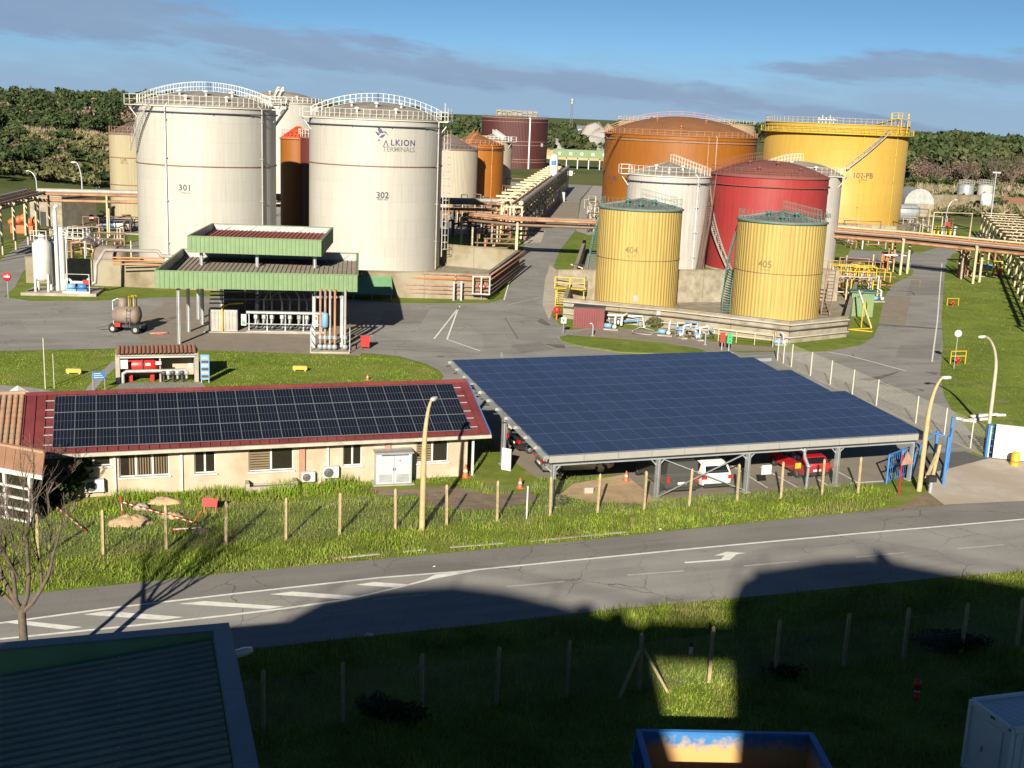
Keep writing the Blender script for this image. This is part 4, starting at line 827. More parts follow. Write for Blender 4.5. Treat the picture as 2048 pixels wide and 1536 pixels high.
pm('roof_grey', (0.20, 0.18, 0.155), (0.13, 0.115, 0.10), .5, .85, c3=(0.26, 0.235, 0.20), scale3=.15); pm('roof_brown', (0.20, 0.085, 0.030), (0.15, 0.065, 0.028), .4, .8); pm('roof_maroon', (0.17, 0.055, 0.045), (0.12, 0.045, 0.038), .4, .8); pm('roof_slate', (0.14, 0.155, 0.15), (0.10, 0.11, 0.105), .7, .7); pm('roof_rust', (0.15, 0.11, 0.095), (0.11, 0.085, 0.075), .5, .85); paint('roof_orange_red', (0.50, 0.085, 0.02), .6, .2)
paint('ring_dark', (0.05, 0.05, 0.09), .5, .2); paint('ring_rust', (0.22, 0.12, 0.075), .7, .3); paint('ink', (0.045, 0.05, 0.06), .6, .15); paint('ink_blue', (0.04, 0.045, 0.115), .6, .1); paint('ink_grey', (0.15, 0.145, 0.145), .6, .1); paint('ink_faded', (0.20, 0.14, 0.05), .7, .3)
def text_verts(s, size, spacing=1.0):
    cu = bpy.data.curves.new('txt', 'FONT'); cu.body = s; cu.size = size; cu.align_x = 'CENTER'; cu.align_y = 'CENTER'; cu.space_character = spacing; cu.resolution_u = 3; cu.offset = size*(.018 if len(s) < 6 else .006)
    ob = bpy.data.objects.new('txt', cu); COL.objects.link(ob); dg = bpy.context.evaluated_depsgraph_get(); me = ob.evaluated_get(dg).to_mesh()
    vs = [tuple(v.co) for v in me.vertices]; fs = [tuple(p.vertices) for p in me.polygons]; ob.evaluated_get(dg).to_mesh_clear()
    bpy.data.objects.remove(ob); bpy.data.curves.remove(cu); return vs, fs
def text_plane(s, size, mat, parent, o, u, v, name='lettering', spacing=1.0, flat=None):
    """flat lettering: origin o, right u, up v (local to the parent)"""
    vs, fs = text_verts(s, size, spacing); o, u, v = Vector(o), Vector(u), Vector(v); m = MB(); m.add([o+u*a+v*b for a, b, _ in vs], fs); return m.build(name, mat, parent)
def tank_geo(xl, xr, y, D):
    def az(x): d = _f+_rt*((x-1024)/F_PX)+_up*((768-y)/F_PX); return math.atan2(d.x, d.y)
    a, b = az(xl), az(xr); h_ = (b-a)/2; mid = (a+b)/2; return Vector((D*math.sin(mid), D*math.cos(mid), 0)), D*math.sin(h_)
def surf_ang(c, Rr, px, py):
    d = _f+_rt*((px-1024)/F_PX)+_up*((768-py)/F_PX); s = Vector((d.x, d.y)).normalized(); cc_ = Vector((c.x, c.y)); b = s.dot(cc_); q = b*b-(cc_.length_squared-Rr*Rr)
    t_ = b-math.sqrt(max(q, 0)); p = s*t_-cc_; return math.atan2(p.y, p.x), CAM_H+d.z*t_/Vector((d.x, d.y)).length
def roof_z(kind, h, rh, Rr, r):
    if kind == 'cone': return h+rh*(1-r/Rr)
    k = (Rr*Rr+rh*rh)/(2*rh); return h+math.sqrt(max(k*k-r*r, 0))-(k-rh)
def rail_run(m, pts, hgt=1.05, every=1, th=.05, mids=1):
    for i in range(len(pts)-1):
        for k in range(mids+1): z = Vector((0, 0, hgt*(1-k*.5))); m.beam(pts[i]+z, pts[i+1]+z, th)
    for i in range(0, len(pts), every): m.beam(pts[i], pts[i]+Vector((0, 0, hgt)), th*1.2)
def tank(label, xl, xr, ym, D, rim, mat, roof=('dome', 1.6, 'roof_grey'), rails=None, rings=(), pipes=(), stair=None, deck=None, walk=None, group='storage tanks', railmat='white_paint', rth=.034, name='storage_tank', band=None, vents=0, hoop=None, spray=True, seg=72, flat=False):
    c, Rr = tank_geo(xl, xr, ym, D); fr = c*(1-Rr/D); h = zat((fr.x, fr.y), rim); t = thing(name, label, 'tank', c, 0, group)
    face = math.atan2(-c.y, -c.x)       # towards the viewpoint
    if flat: MB().lathe([(Rr, 0), (Rr, h), (Rr-.05, h), (Rr-.05, h-1.5)], seg).build('shell', mat, t)
    else: MB().lathe([(Rr, 0), (Rr, h)], seg).build('shell', mat, t)
    MB().lathe([(Rr+.35, -.02), (Rr+.35, .12), (Rr, .14)], 48).build('base_ring', 'concrete_old', t)
    rk, rh, rm = roof
    if flat: MB().lathe([(.01, h-1.2), (Rr-.06, h-1.2)], 48).build('floating_roof', rm, t)
    else:
        prof = [(Rr+.02, h-.12), (Rr+.06, h)]+[(Rr*k/10 if k else .01, roof_z(rk, h, rh, Rr, Rr*k/10)) for k in range(9, -1, -1)]
        ro_ = MB().lathe(prof, 64, smooth=True).build('roof', rm, t)
        if rk == 'cone':
            m = MB()
            for k in range(24): a = k*math.pi/12; m.beam((Rr*math.cos(a), Rr*math.sin(a), h+.03), (.3*math.cos(a), .3*math.sin(a), h+rh+.03), .06)
            m.build('roof_rib', rm, ro_)['kind'] = 'stuff'
    MB().lathe([(Rr, h-.16), (Rr+.16, h-.16), (Rr+.16, h-.05), (Rr, h-.05)], 64).build('kerb_angle', hoop or railmat, t)
    for z, mt, w in rings: MB().lathe([(Rr, z*h-w), (Rr+.05+w*.6, z*h-w), (Rr+.05+w*.6, z*h+w), (Rr, z*h+w)], 64).build('stiffener_ring', mt, t)
    if band:   # spray ring on brackets below the rim
        zb, bm = band; m = MB(); N_ = 56; m.tube([((Rr+.22)*math.cos(2*math.pi*k/N_), (Rr+.22)*math.sin(2*math.pi*k/N_), h-zb) for k in range(N_+1)], .075, 6, cap=False)
        for k in range(0, N_, 5): a = 2*math.pi*k/N_; m.beam((Rr*math.cos(a), Rr*math.sin(a), h-zb-.12), ((Rr+.3)*math.cos(a), (Rr+.3)*math.sin(a), h-zb-.12), .06)
        m.build('spray_ring', bm, t)
    for px, mt, r_ in pipes:
        a, _ = surf_ang(c, Rr+.15, px, (rim+ym)/2); m = MB(); q = (Rr+.2); m.tube([(q*math.cos(a), q*math.sin(a), .2), (q*math.cos(a), q*math.sin(a), h-.2), ((Rr-.3)*math.cos(a), (Rr-.3)*math.sin(a), h+.25)], r_, 8)
        for z in (h*.2, h*.45, h*.7, h*.92): m.box((q*math.cos(a), q*math.sin(a), z), (.34, .34, .1), a)
        m.build('riser_pipe', mt, t)
    if rails:
        a0, a1, nseg = rails; m = MB(); pts = [Vector(((Rr-.1)*math.cos(face+a0+(a1-a0)*k/nseg), (Rr-.1)*math.sin(face+a0+(a1-a0)*k/nseg), h)) for k in range(nseg+1)]; rail_run(m, pts, 1.1, 1, rth); m.build('rim_railing', railmat, t)
    if walk:   # railed gangway over the roof: direction angle(s) relative to the view
        for wa, r0, r1 in walk:
            m = MB(); a = face+wa; d = Vector((math.cos(a), math.sin(a), 0)); s = Vector((-d.y, d.x, 0)); rs = [r0+(r1-r0)*k/12 for k in range(13)]
            for sg in (-.45, .45): m = MB(); rail_run(m, [d*(r_*Rr)+s*sg+Vector((0, 0, roof_z(rk, h, rh, Rr, abs(r_)*Rr)+.04)) for r_ in rs], 1.05, 1, rth); m.build('gangway_railing', railmat, t)
            m = MB()
            for k in range(12): m.beam(d*(rs[k]*Rr)+Vector((0, 0, roof_z(rk, h, rh, Rr, abs(rs[k])*Rr)+.1)), d*(rs[k+1]*Rr)+Vector((0, 0, roof_z(rk, h, rh, Rr, abs(rs[k+1])*Rr)+.1)), .85, .05)
            m.build('gangway', 'galv_dull' if railmat == 'white_paint' else railmat, t)
    if deck:   # small landing at the rim
        for da, dw in deck:
            a = face+da; d = Vector((math.cos(a), math.sin(a), 0)); s = Vector((-d.y, d.x, 0)); o = d*(Rr+.5)+Vector((0, 0, h-.1)); m = MB().box(o, (1.5, dw, .1), a)
            m.beam(d*(Rr)+Vector((0, 0, h-1.6)), d*(Rr+1.1)+Vector((0, 0, h-.15)), .1); lo = m.build('landing', railmat, t)
            m = MB(); rail_run(m, [d*(Rr-.3)+s*(dw/2)+Vector((0, 0, h)), d*(Rr+1.2)+s*(dw/2)+Vector((0, 0, h)), d*(Rr+1.2)-s*(dw/2)+Vector((0, 0, h)), d*(Rr-.3)-s*(dw/2)+Vector((0, 0, h))], 1.1, 1, rth*1.2); m.build('landing_railing', railmat, lo)
    if stair:
        a0, z0, a1, z1, sm = stair
        if isinstance(a0, tuple): (a0, z0), (a1, z1) = surf_ang(c, Rr, *a0), surf_ang(c, Rr, *a1); a0 -= face; a1 -= face; z0 /= h; z1 /= h
        a0 = (a0+PI) % (2*PI)-PI; a1 = (a1+PI) % (2*PI)-PI; n_ = max(12, int(abs(z1-z0)*h/.24)); m = MB(); T_ = MB(); inner, outer = Rr+.08, Rr+.95; P0 = []; P1 = []
        for k in range(n_+1):
            a = face+a0+(a1-a0)*k/n_; z = (z0+(z1-z0)*k/n_)*h; P0.append(Vector((inner*math.cos(a), inner*math.sin(a), z))); P1.append(Vector((outer*math.cos(a), outer*math.sin(a), z)))
            T_.box(((inner+outer)/2*math.cos(a), (inner+outer)/2*math.sin(a), z), (.85, .26, .04), a)
        for k in range(0, n_, 2):
            e = min(k+2, n_); m.beam(P1[k], P1[e], .05, .26); m.beam(P1[k]+Vector((0, 0, 1)), P1[e]+Vector((0, 0, 1)), .05); m.beam(P0[k], P0[e], .05, .22)
            if k % 4 == 0: m.beam(P1[k], P1[k]+Vector((0, 0, 1)), .05)
        so_ = m.build('stair', sm, t); so_['kind'] = 'stuff'; T_.build('tread', sm, so_)['kind'] = 'stuff'
    for k in range(vents):
        a = face+(-.9+1.8*(k+.5)/vents); r_ = Rr*(.80 if k % 2 else .55); z = roof_z(rk, h, rh, Rr, r_); x, y = r_*math.cos(a), r_*math.sin(a)
        MB().lathe([(.16, -.1), (.16, .35), (.32, .38), (.32, .5), (.01, .62)], 12, (x, y, z)).build('roof_vent', railmat, t)
    t_info[t.name] = (c, Rr, h, face); return t
def tank_text(t, s, px, py, size, mat, name='lettering', spacing=1.0):
    c, Rr, h, face = t_info[t.name]; a, z = surf_ang(c, Rr, px, py); vs, fs = text_verts(s, size, spacing); m = MB(); q = Rr+.018
    m.add([(q*math.cos(a+x/q), q*math.sin(a+x/q), z+y) for x, y, _ in vs], fs); return m.build(name, mat, t)
def tank_poly(t, polys, px, py, k, mat, name):
    """flat marks painted on the shell, drawn in px offsets times k metres"""
    c, Rr, h, face = t_info[t.name]; a, z = surf_ang(c, Rr, px, py); q = Rr+.018; m = MB()
    for pl in polys: m.add([(q*math.cos(a+x*k/q), q*math.sin(a+x*k/q), z+y*k) for x, y in pl], [tuple(range(len(pl)))])
    return m.build(name, mat, t)
T301 = tank('large white tank marked 301 with grey domed roof', 278, 553, 500, 151, 213, 't_white', ('dome', 1.7, 'roof_grey'), rails=(-1.35, 1.35, 30), rings=((.655, 'ring_rust', .06),), pipes=((333, 'white_paint', .07), (524, 'pipe_grey', .09)), band=(.75, 'ring_dark'), stair=((277, 300), 0, (306, 212), 0, 'pipe_grey'), deck=((-1.25, 2.2), (1.25, 2.0)), walk=((.0+1.25, -.98, .05), (1.25, .05, .98)), vents=5)
tank_text(T301, '301', 370, 376, .95, 'ink', spacing=1.1); tank_text(T301, '3996 m3', 371, 386, .30, 'ink_grey')
T302 = tank('large white tank lettered with a bird emblem and marked 302', 618, 879, 500, 156.9, 238, 't_white', ('dome', 2.0, 'roof_grey'), rails=(-1.4, 1.4, 30), rings=((.70, 'ring_rust', .06),), pipes=((874, 'pipe_grey', .10),), band=(.85, 'ring_dark'), deck=((1.28, 2.6), (-1.3, 1.6)), walk=((1.5, -.98, .02), (1.5, .02, .98)), vents=5)
tank_text(T302, '302', 765, 391, 1.05, 'ink'); tank_text(T302, '4001 m3', 765, 399, .36, 'ink')
tank_text(T302, 'LKION', 807, 286.5, 1.0, 'ink_blue', spacing=1.16); tank_text(T302, 'TERMINALS', 799, 299.5, .84, 'ink_grey', spacing=.98)
KK = .0665
tank_poly(T302, [[(-5.4, -5.6), (-3.7, -5.6), (.6, 5.2), (-.7, 5.6)], [(-.9, 5.6), (-.2, 2.6), (2.9, -5.6), (4.7, -5.6), (.5, 5.6)]], 772, 286.5, KK, 'ink_blue', 'lettering')
tank_poly(T302, [[(-1.8, 13.0), (-2.4, 8.0), (-.4, 3.2), (2.8, 0.6), (6.8, 4.4), (4.0, 8.8)], [(-7.0, 3.4), (-5.0, 4.2), (.2, 1.8), (2.0, -.9), (-.8, -3.0), (-3.2, -1.8)], [(5.2, 1.0), (8.2, 3.0), (10.4, 3.0), (10.6, 5.0), (8.0, 5.0), (5.6, 3.0)], [(10.4, 3.0), (12.4, 1.4), (18.0, -4.0), (13.4, 2.6), (12.6, 4.4), (10.6, 5.0)], [(1.2, -7.0), (6.6, -6.2), (10.6, -2.4), (11.2, 0.2), (5.0, -1.6), (1.4, -4.6)], [(.6, -8.0), (2.0, -11.4), (-2.2, -13.2), (-1.6, -11.0)]], 758, 268, KK, 'ink_blue', 'emblem')
T404 = tank('smaller yellow rust streaked tank marked 404 with green rimmed cone roof', 1188, 1353, 600, 131.5, 420, 't_yellow', ('cone', .85, 'roof_slate'), rails=(-1.5, 1.5, 20), rings=((.50, 'ring_rust', .025),), band=None, railmat='teal_paint', hoop='teal_paint', stair=(-1.45, .02, -2.3, .98, 'teal_paint'), vents=3, rth=.026, walk=((1.4, .0, .85),))
tank_text(T404, '404', 1263, 501, .95, 'ink_faded'); tank_text(T404, '621 m3', 1263, 512, .34, 'ink_faded')
T405 = tank('smaller yellow rust streaked tank marked 405 beside the yellow railings', 1461, 1638, 620, 128.5, 446, 't_yellow', ('cone', .85, 'roof_slate'), rails=(-1.5, 1.5, 20), rings=((.50, 'ring_rust', .025),), railmat='teal_paint', hoop='teal_paint', stair=(-1.40, .02, -2.3, .98, 'teal_paint'), vents=3, rth=.026, walk=((1.4, .0, .85),))
tank_text(T405, '405', 1530, 529, 1.0, 'ink_faded'); tank_text(T405, '614 m3', 1530, 540, .34, 'ink_faded')
TW = tank('white tank with rusty weather streaks standing between the brown tank and the red tank', 1246, 1411, 500, 163, 352, 't_white2', ('cone', 1.6, 'roof_grey'), rails=(-1.5, 1.5, 18), pipes=((1392, 'white_paint', .07),), band=(.9, 'ring_dark'), stair=((1390, 540), 0, (1418, 362), 0, 'pipe_brown'), deck=((-1.3, 1.5),), walk=((1.15, .05, .95),), vents=3)
TR = tank('red tank with dark red cone roof behind tank 405', 1411, 1645, 500, 174, 355, 't_red', ('dome', 2.0, 'roof_maroon'), rails=(-1.6, 1.6, 26), band=(1.3, 'roof_maroon'), stair=((1464, 540), 0, (1422, 372), 0, 'pipe_grey'), walk=((-1.25, .05, .95),), railmat='roof_maroon', vents=4)
TWR = tank('white tank mostly hidden behind the red tank', 1505, 1671, 500, 181, 350, 't_white2', ('dome', 1.7, 'roof_grey'), rails=(-.2, 1.8, 14), deck=((1.15, 2.0),), walk=((-1.2, .0, .95),), vents=2, band=None)
tank_text(TWR, '401', 1657, 432, .9, 'ink')
TBr = tank('large rust brown tank with domed roof', 1203, 1505, 400, 280, 272, 't_brown', ('dome', 4.1, 'roof_brown'), rails=(-1.5, 1.5, 30), rings=((.955, 't_brown', .12), (.93, 'ring_rust', .1)), pipes=((1430, 'pipe_pink', .13), (1414, 'pipe_pink', .08)), band=(1.3, 'pipe_pink'), railmat='pipe_orange', hoop='t_brown', stair=((1212, 340), 0, (1246, 270), 0, 't_brown'), deck=((-1.2, 5),), walk=((1.5, -.97, .97),), rth=.05, vents=3)
tank_text(TBr, '101-PB', 1223, 357, 1.5, 'ink', spacing=1.0); tank_text(TBr, '12000 m3', 1222, 366, .45, 'ink')
TPB = tank('large bright yellow open topped tank marked 102-PB', 1515, 1800, 440, 271, 247, 't_yellow_clean', ('dome', 1, 'roof_grey'), rails=(-1.6, 1.6, 40), rings=((.965, 't_yellow_clean', .14), (.90, 'yellow_paint', .2)), pipes=((1722, 'yellow_paint', .06), (1788, 'yellow_paint', .06)), railmat='yellow_paint', hoop='yellow_paint', stair=((1692, 338), 0, (1774, 264), 0, 'pipe_grey'), flat=True, rth=.045)
tank_text(TPB, '102-PB', 1726, 352, 1.55, 'ink'); tank_text(TPB, '13054 m3', 1725, 360, .5, 'ink')
c, Rr, h, face = t_info[TPB.name]
m = MB(); N_ = 60; pts = [Vector(((Rr+.9)*math.cos(face-1.6+3.2*k/N_), (Rr+.9)*math.sin(face-1.6+3.2*k/N_), h*.90+.15)) for k in range(N_+1)]; rail_run(m, pts, 1.1, 2, .045); wk = m.build('girder_railing', 'yellow_paint', TPB)
m = MB().lathe([(Rr, h*.90-.02), (Rr+1.0, h*.90-.02), (Rr+1.0, h*.90+.14), (Rr, h*.90+.14)], 64); m.build('wind_girder', 'yellow_paint', TPB)
a = face+1.02; d = Vector((math.cos(a), math.sin(a), 0)); m = MB().box(d*(Rr-.4)+Vector((0, 0, h+1.4)), (2.6, 3.0, .15), a)
for sx in (-1, 1):
    for sy in (-1.3, 1.3): m.beam(d*(Rr-.4+sx*1.1)+Vector((-d.y, d.x, 0))*sy+Vector((0, 0, h-1.4)), d*(Rr-.4+sx*1.1)+Vector((-d.y, d.x, 0))*sy+Vector((0, 0, h+2.5)), .14)
s_ = Vector((-d.y, d.x, 0)); rail_run(m, [d*(Rr+.8)+s_*1.4+Vector((0, 0, h+1.5)), d*(Rr+.8)-s_*1.4+Vector((0, 0, h+1.5)), d*(Rr-1.6)-s_*1.4+Vector((0, 0, h+1.5)), d*(Rr-1.6)+s_*1.4+Vector((0, 0, h+1.5))], 1.1, 1, .08)
m.beam(d*(Rr-1.0)+s_*1.6+Vector((0, 0, h+1.5)), d*(Rr*.2)+s_*6+Vector((0, 0, h-.6)), .9, .1); m.build('gauge_platform', 'yellow_paint', TPB)
m = MB()
for k in range(5): m.beam(Vector((-3+k*.8, 4, h-1.2)), Vector((-3+k*.8, 4, h+1.2+.5*(k % 2))), .12)
m.box((-1.4, 4, h+.8), (4, 1.5, .12)); m.build('roof_ladder', 'white_paint', TPB)
tank('cream tank whose rim shows behind the brown domed tank', 1236, 1510, 250, 352, 244, 't_cream', ('dome', 1, 'roof_grey'), rails=(-1.6, 1.6, 34), railmat='cream_paint', hoop='cream_paint', deck=((.55, 4),), flat=True, rth=.055)
TM = tank('dark maroon ribbed tank in the far centre', 961, 1093, 320, 446, 236, 't_maroon', ('dome', .8, 'roof_rust'), rails=(-1.6, 1.6, 22), rings=((.93, 'pipe_pink', .06), (.56, 'pipe_pink', .08), (.49, 'pipe_pink', .08), (.22, 'pipe_pink', .08), (.17, 'pipe_pink', .08)), pipes=((1059, 'white_paint', .3),), railmat='pipe_brown', hoop='pipe_pink', rth=.06)
c, Rr, h, face = t_info[TM.name]
m = MB(); rng_ = random.Random(3)
for k in range(8): m.box((-6+k*1.9, 2+rng_.uniform(-1, 1), h+1.5), (1.4, 2, 1.6+rng_.uniform(0, .8)))
for k in range(9): m.beam((-6.8+k*1.8, -1, h+.3), (-6.8+k*1.8, -1, h+2.6), .16)
m.beam((-7, -1, h+2.6), (8, -1, h+2.6), .16); m.build('roof_machinery', 'concrete_old', TM)
m = MB(); a, _ = surf_ang(c, Rr, 1084, 285); m.box(((Rr+.05)*math.cos(a), (Rr+.05)*math.sin(a), 9.3), (.1, 1.1, 1.2), a); m.build('sign_plate', 'white_paint', TM)
tank('cream ribbed tank with rust brown cone roof right of tank 302', 842, 953, 400, 262, 299, 't_cream2', ('cone', 3.0, 'roof_rust'), rails=(-1.5, 1.5, 16), railmat='steel_dark', hoop='ring_rust', rth=.06)
tank('narrow orange tank right of the cream ribbed tank', 892, 1004, 400, 276, 290, 't_orange', ('cone', 2.3, 'roof_brown'), rails=(-1.5, 1.5, 18), rings=((.955, 't_orange', .2),), pipes=((983, 'pipe_orange', .1),), band=(1.0, 'ring_dark'), railmat='pipe_orange', hoop='t_orange', deck=((-.6, 3),), walk=((-.3, .0, .95),), rth=.055)
tank('slim cream tank with white stairs behind the orange tank', 948, 1021, 380, 296, 282, 't_cream2', ('cone', 1.6, 'roof_grey'), rails=(-1.6, 1.6, 14), deck=((.9, 3),), walk=((.6, .0, .95),), rth=.07)
T04 = tank('pale yellow ribbed tank marked 04 left of tank 301', 222, 318, 420, 213, 268, 't_cream', ('cone', 1.8, 'roof_rust'), rails=(-1.5, 1.5, 14), rings=((.73, 'ring_rust', .07), (.42, 'ring_rust', .07)), railmat='ring_rust', hoop='ring_rust', rth=.05, stair=(.15, .40, .75, .98, 'pipe_grey'))
tank_text(T04, '04', 247, 320, 1.1, 'ink_faded'); tank_text(T04, '2500 m3', 248, 326, .4, 'ink_faded')
tank('white tank with a grey dome rising behind tanks 301 and 302', 474, 650, 400, 255, 205, 't_white', ('dome', 2.2, 'roof_grey'), rails=(-1.5, 1.5, 24), stair=(-.9, .25, .1, .97, 'pipe_grey'), walk=((-.1, -.1, .95),), deck=((-.05, 3),), rth=.07, vents=2)
tank('brown tank with orange red roof in the gap between 301 and 302', 561, 632, 400, 177, 277, 't_brown', ('cone', 1.6, 'roof_orange_red'), rails=(-1.2, 1.2, 10), railmat='red_paint', hoop='pipe_brown', rth=.05)
tank('dark red tank half hidden behind the left side of tank 302', 596, 692, 400, 176, 276, 't_darkred', ('cone', 1.8, 'roof_maroon'), rails=(-1.5, .6, 12), rth=.05, hoop='pipe_brown')
# ---- pressure vessel and far right silos
p = G(1104, 402); t = thing('nitrogen_vessel', 'tall slender white pressure vessel with blue label at the inner road', 'pressure vessel', p); hz_ = zat(p, 308); rv = 1.0
MB().lathe([(.01, .9), (rv*.7, 1.1), (rv, 1.7), (rv, hz_-.9), (rv*.75, hz_-.25), (rv*.3, hz_), (.01, hz_+.05)], 28).build('shell', 'white_paint', t)
for k in range(4): a = k*PI/2+.4; MB().beam((rv*.8*math.cos(a), rv*.8*math.sin(a), 0), (rv*.8*math.cos(a), rv*.8*math.sin(a), 1.7), .22).build('leg', 'white_paint', t)
MB().lathe([(rv+.02, hz_-2.6), (rv+.02, hz_-1.5)], 10, a0=-PI/2-.6, a1=-PI/2+.55).build('label_panel', 'blue_paint', t); MB().bbox(1.5, 3.0, -.4, .6, 0, 2.2).build('vaporizer', 'galv_dull', t)
p = G(1968, 432); t = thing('feed_silo', 'white cone bottomed silo on legs at the far right', 'silo', p); zt = zat(p, 388); rr = 1.35
MB().lathe([(.15, .9), (.2, 1.0), (rr, zt*.55), (rr, zt), (rr*.5, zt+.25), (.01, zt+.3)], 20).build('shell', 'white_paint', t)
for k in range(4): a = k*PI/2+.7; MB().beam((rr*1.05*math.cos(a), rr*1.05*math.sin(a), 0), (rr*1.05*math.cos(a), rr*1.05*math.sin(a), zt*.7), .14).build('leg', 'galv', t)
for lab, xl, xr, D, rim, mt in (('small silver tank with railing far right above the tan wall', 1912, 1946, 352, 369, 'galv'), ('small rust stained cream tank far right beside the silver one', 1952, 1984, 348, 369, 't_white2')):
    tank(lab, xl, xr, 400, D, rim, mt, ('cone', .5, 'roof_grey'), rails=(-PI, PI, 16), railmat='galv_dull', rth=.06)
# ================================================================== bunds, pipework and plant
def bund(label, runs, h, mat='concrete_old', th=.3, panel=5.5, cap=True):
    """retaining wall of cast panels; runs: list of polylines"""
    o = runs[0][0]; t = thing('bund_wall', label, 'wall', (o.x, o.y, 0))
    for pts in runs:
        for i in range(len(pts)-1):
            a, b = Vector((*pts[i][:2], 0)), Vector((*pts[i+1][:2], 0)); L = (b-a).length; n_ = max(1, round(L/panel)); d = (b-a)/L
            for k in range(n_):
                p, q = a+d*(L*k/n_+.02), a+d*(L*(k+1)/n_-.02); m = MB(); jit = random.uniform(-.02, .02); nn = Vector((-d.y, d.x, 0))*jit
                m.beam(p+nn+Vector((0, 0, h/2-.1)), q+nn+Vector((0, 0, h/2-.1)), th, h+.2); m.build('wall_panel', mat, t, world=True)
            if cap: m = MB(); m.beam(a+Vector((0, 0, h+.05)), b+Vector((0, 0, h+.05)), th+.12, .1); m.build('wall_cap', mat, t, world=True)
    return t
hA = 2.75
A0, A1, A2 = G(53, 566), G(972, 599), G(1018, 541)
A0 = Vector((-53.2, 129.3, 0)); A3 = G(1037, 502, hA); A4 = G(985, 490, hA); A3.z = A4.z = 0
bund('weathered concrete bund wall round the two big white tanks', [[A0, Vector((-16.7, 128.9, 0)), A1, Vector((A3.x, A3.y, 0))], [A3, Vector((A4.x-8, A4.y-1, 0))]], hA, 'concrete_tan')
stru('bund_floor', MB().sheet([(-53, 129.6), (A1.x-.2, 130.6), (A3.x, A3.y-.5), (A4.x-8, A4.y), (-55, 176)], 0.02), 'concrete_old')
B = [G(1130, 597, 2.0), G(1352, 617, 2.0), G(1581, 645, 1.95), G(1693, 634, 1.95)]
rd = Vector((math.sin(R(17)), math.cos(R(17)), 0))
B4 = B[3]+rd*34; Bl = G(1170, 478, 2.0)
bund('stained concrete bund wall round tanks 404 and 405', [[B[0], B[1], B[2], B[3], B4], [B[0], Bl]], 1.95)
stru('bund_floor', MB().sheet([tuple(p)[:2] for p in (B[0], B[1], B[2], B[3], B4, Bl)], 0.025), 'concrete_old')
X1, X2 = G(1352, 541, 3.6), G(1462, 541, 3.6); dv = (X2-X1).normalized(); X0 = X1-dv*14; X3 = X2+dv*14
bund('tall stained dividing wall between the yellow and the red tanks', [[X0, X3]], 3.6)
for lab, mat_, pts in (('low wall of the bund before the yellow 102-PB tank', 'concrete_old', [(1655, 462), (1790, 470), (1860, 455)]), ('tan concrete wall below the small tanks at far right', 'concrete_tan', [(1862, 428), (1960, 428), (1970, 410)])):
    pp = [G(*p) for p in pts]; bund(lab, [pp], 1.6 if lab.startswith('low') else 4.6, mat_)
def pipe_path(m, pts, r, mat, t, name='pipe', n=8): MB().tube(pts, r, n).build(name, mat, t, world=True)
def flanges(m, a, b, r, k):
    for i in range(k): p = a.lerp(b, (i+.5)/k); d = (b-a).normalized(); m.tube([p-d*.06, p+d*.06], r*1.7, 10)
# ---- pipes along the front of the white tanks' bund
t = thing('wall_pipes', 'bundle of pinkish brown pipes on the bund wall right of the canopy', 'pipes', G(880, 600))
pa, pb = G(722, 600), G(972, 600)
for y, r, mt, off in ((552, .12, 'pipe_pink', .35), (560.5, .15, 'pipe_orange', .35), (574, .14, 'pipe_pink', .4), (582, .13, 'pipe_pink', .4), (590, .11, 'pipe_pink', .4)):
    a = Vector((-17.5, A1.y-off-.9, 0)); b = Vector((A1.x+.25, A1.y-off, 0)); z = max(.3, zat(b, y)); up = Vector((0, 0, z)); e = b+(A3-A1).normalized()*26+Vector((.35, 0, 0))
    MB().tube([a+up, b+up, e+up], r, 8).build('pipe', mt, t, world=True)
    m = MB(); flanges(m, a+up, b+up, r, 2); m.build('flange', mt, t, world=True)['kind'] = 'stuff'
for x in (907, 922): p = G(x, 601); MB().beam(p, p+Vector((0, 0, zat(p, 562))), .2).build('support_post', 'galv_dull', t, world=True)
m = MB(); p = G(945, 601)
for i in range(3): m.beam(p+Vector((i*.9, -.3, .8)), p+Vector((i*.9, -.3, 2.7)), .16)
m.beam(p+Vector((-.1, -.3, .8)), p+Vector((1.9, -.3, .8)), .14); m.beam(p+Vector((-.1, -.3, 2.7)), p+Vector((1.9, -.3, 2.7)), .14); m.build('support_frame', 'galv_dull', t, world=True)
def round_sign(label, p, h, r=.42, kind='noentry', group=None, rz=0, mat='red_paint'):
    s = thing('road_sign', label, 'sign', p, rz, group); MB().tube([(0, .05, -.1), (0, .05, h+r*.7)], .035, 8).build('post', 'galv', s)
    MB().lathe([(.001, -.02), (r, -.02), (r, .02), (.001, .02)], 24, (0, 0, h), axis='Y').build('disc', mat, s)
    if kind == 'noentry': MB().box((0, -.028, h), (r*1.35, .01, r*.36)).build('bar', 'white_paint', s)
    if kind == 'ring': MB().lathe([(.001, -.026), (r*.75, -.026)], 20, (0, 0, h), axis='Y').build('face', 'white_paint', s)
    return s
round_sign('red no entry sign on the corner of the bund wall', Vector((A1.x-.5, A1.y-.75, 0)), 1.55, .4); round_sign('red no entry sign on a post at the left road', G(16, 597), 2.2, .45); round_sign('red no entry sign under the left pipe bridge', G(184, 462), 2.0, .5)
round_sign('white round speed sign on the right lawn', G(1908, 738), 3.1, .32, 'ring', mat='white_paint'); round_sign('small white sign post by the right pipe bridge', G(1819, 540), 2.6, .28, 'ring', mat='white_paint')
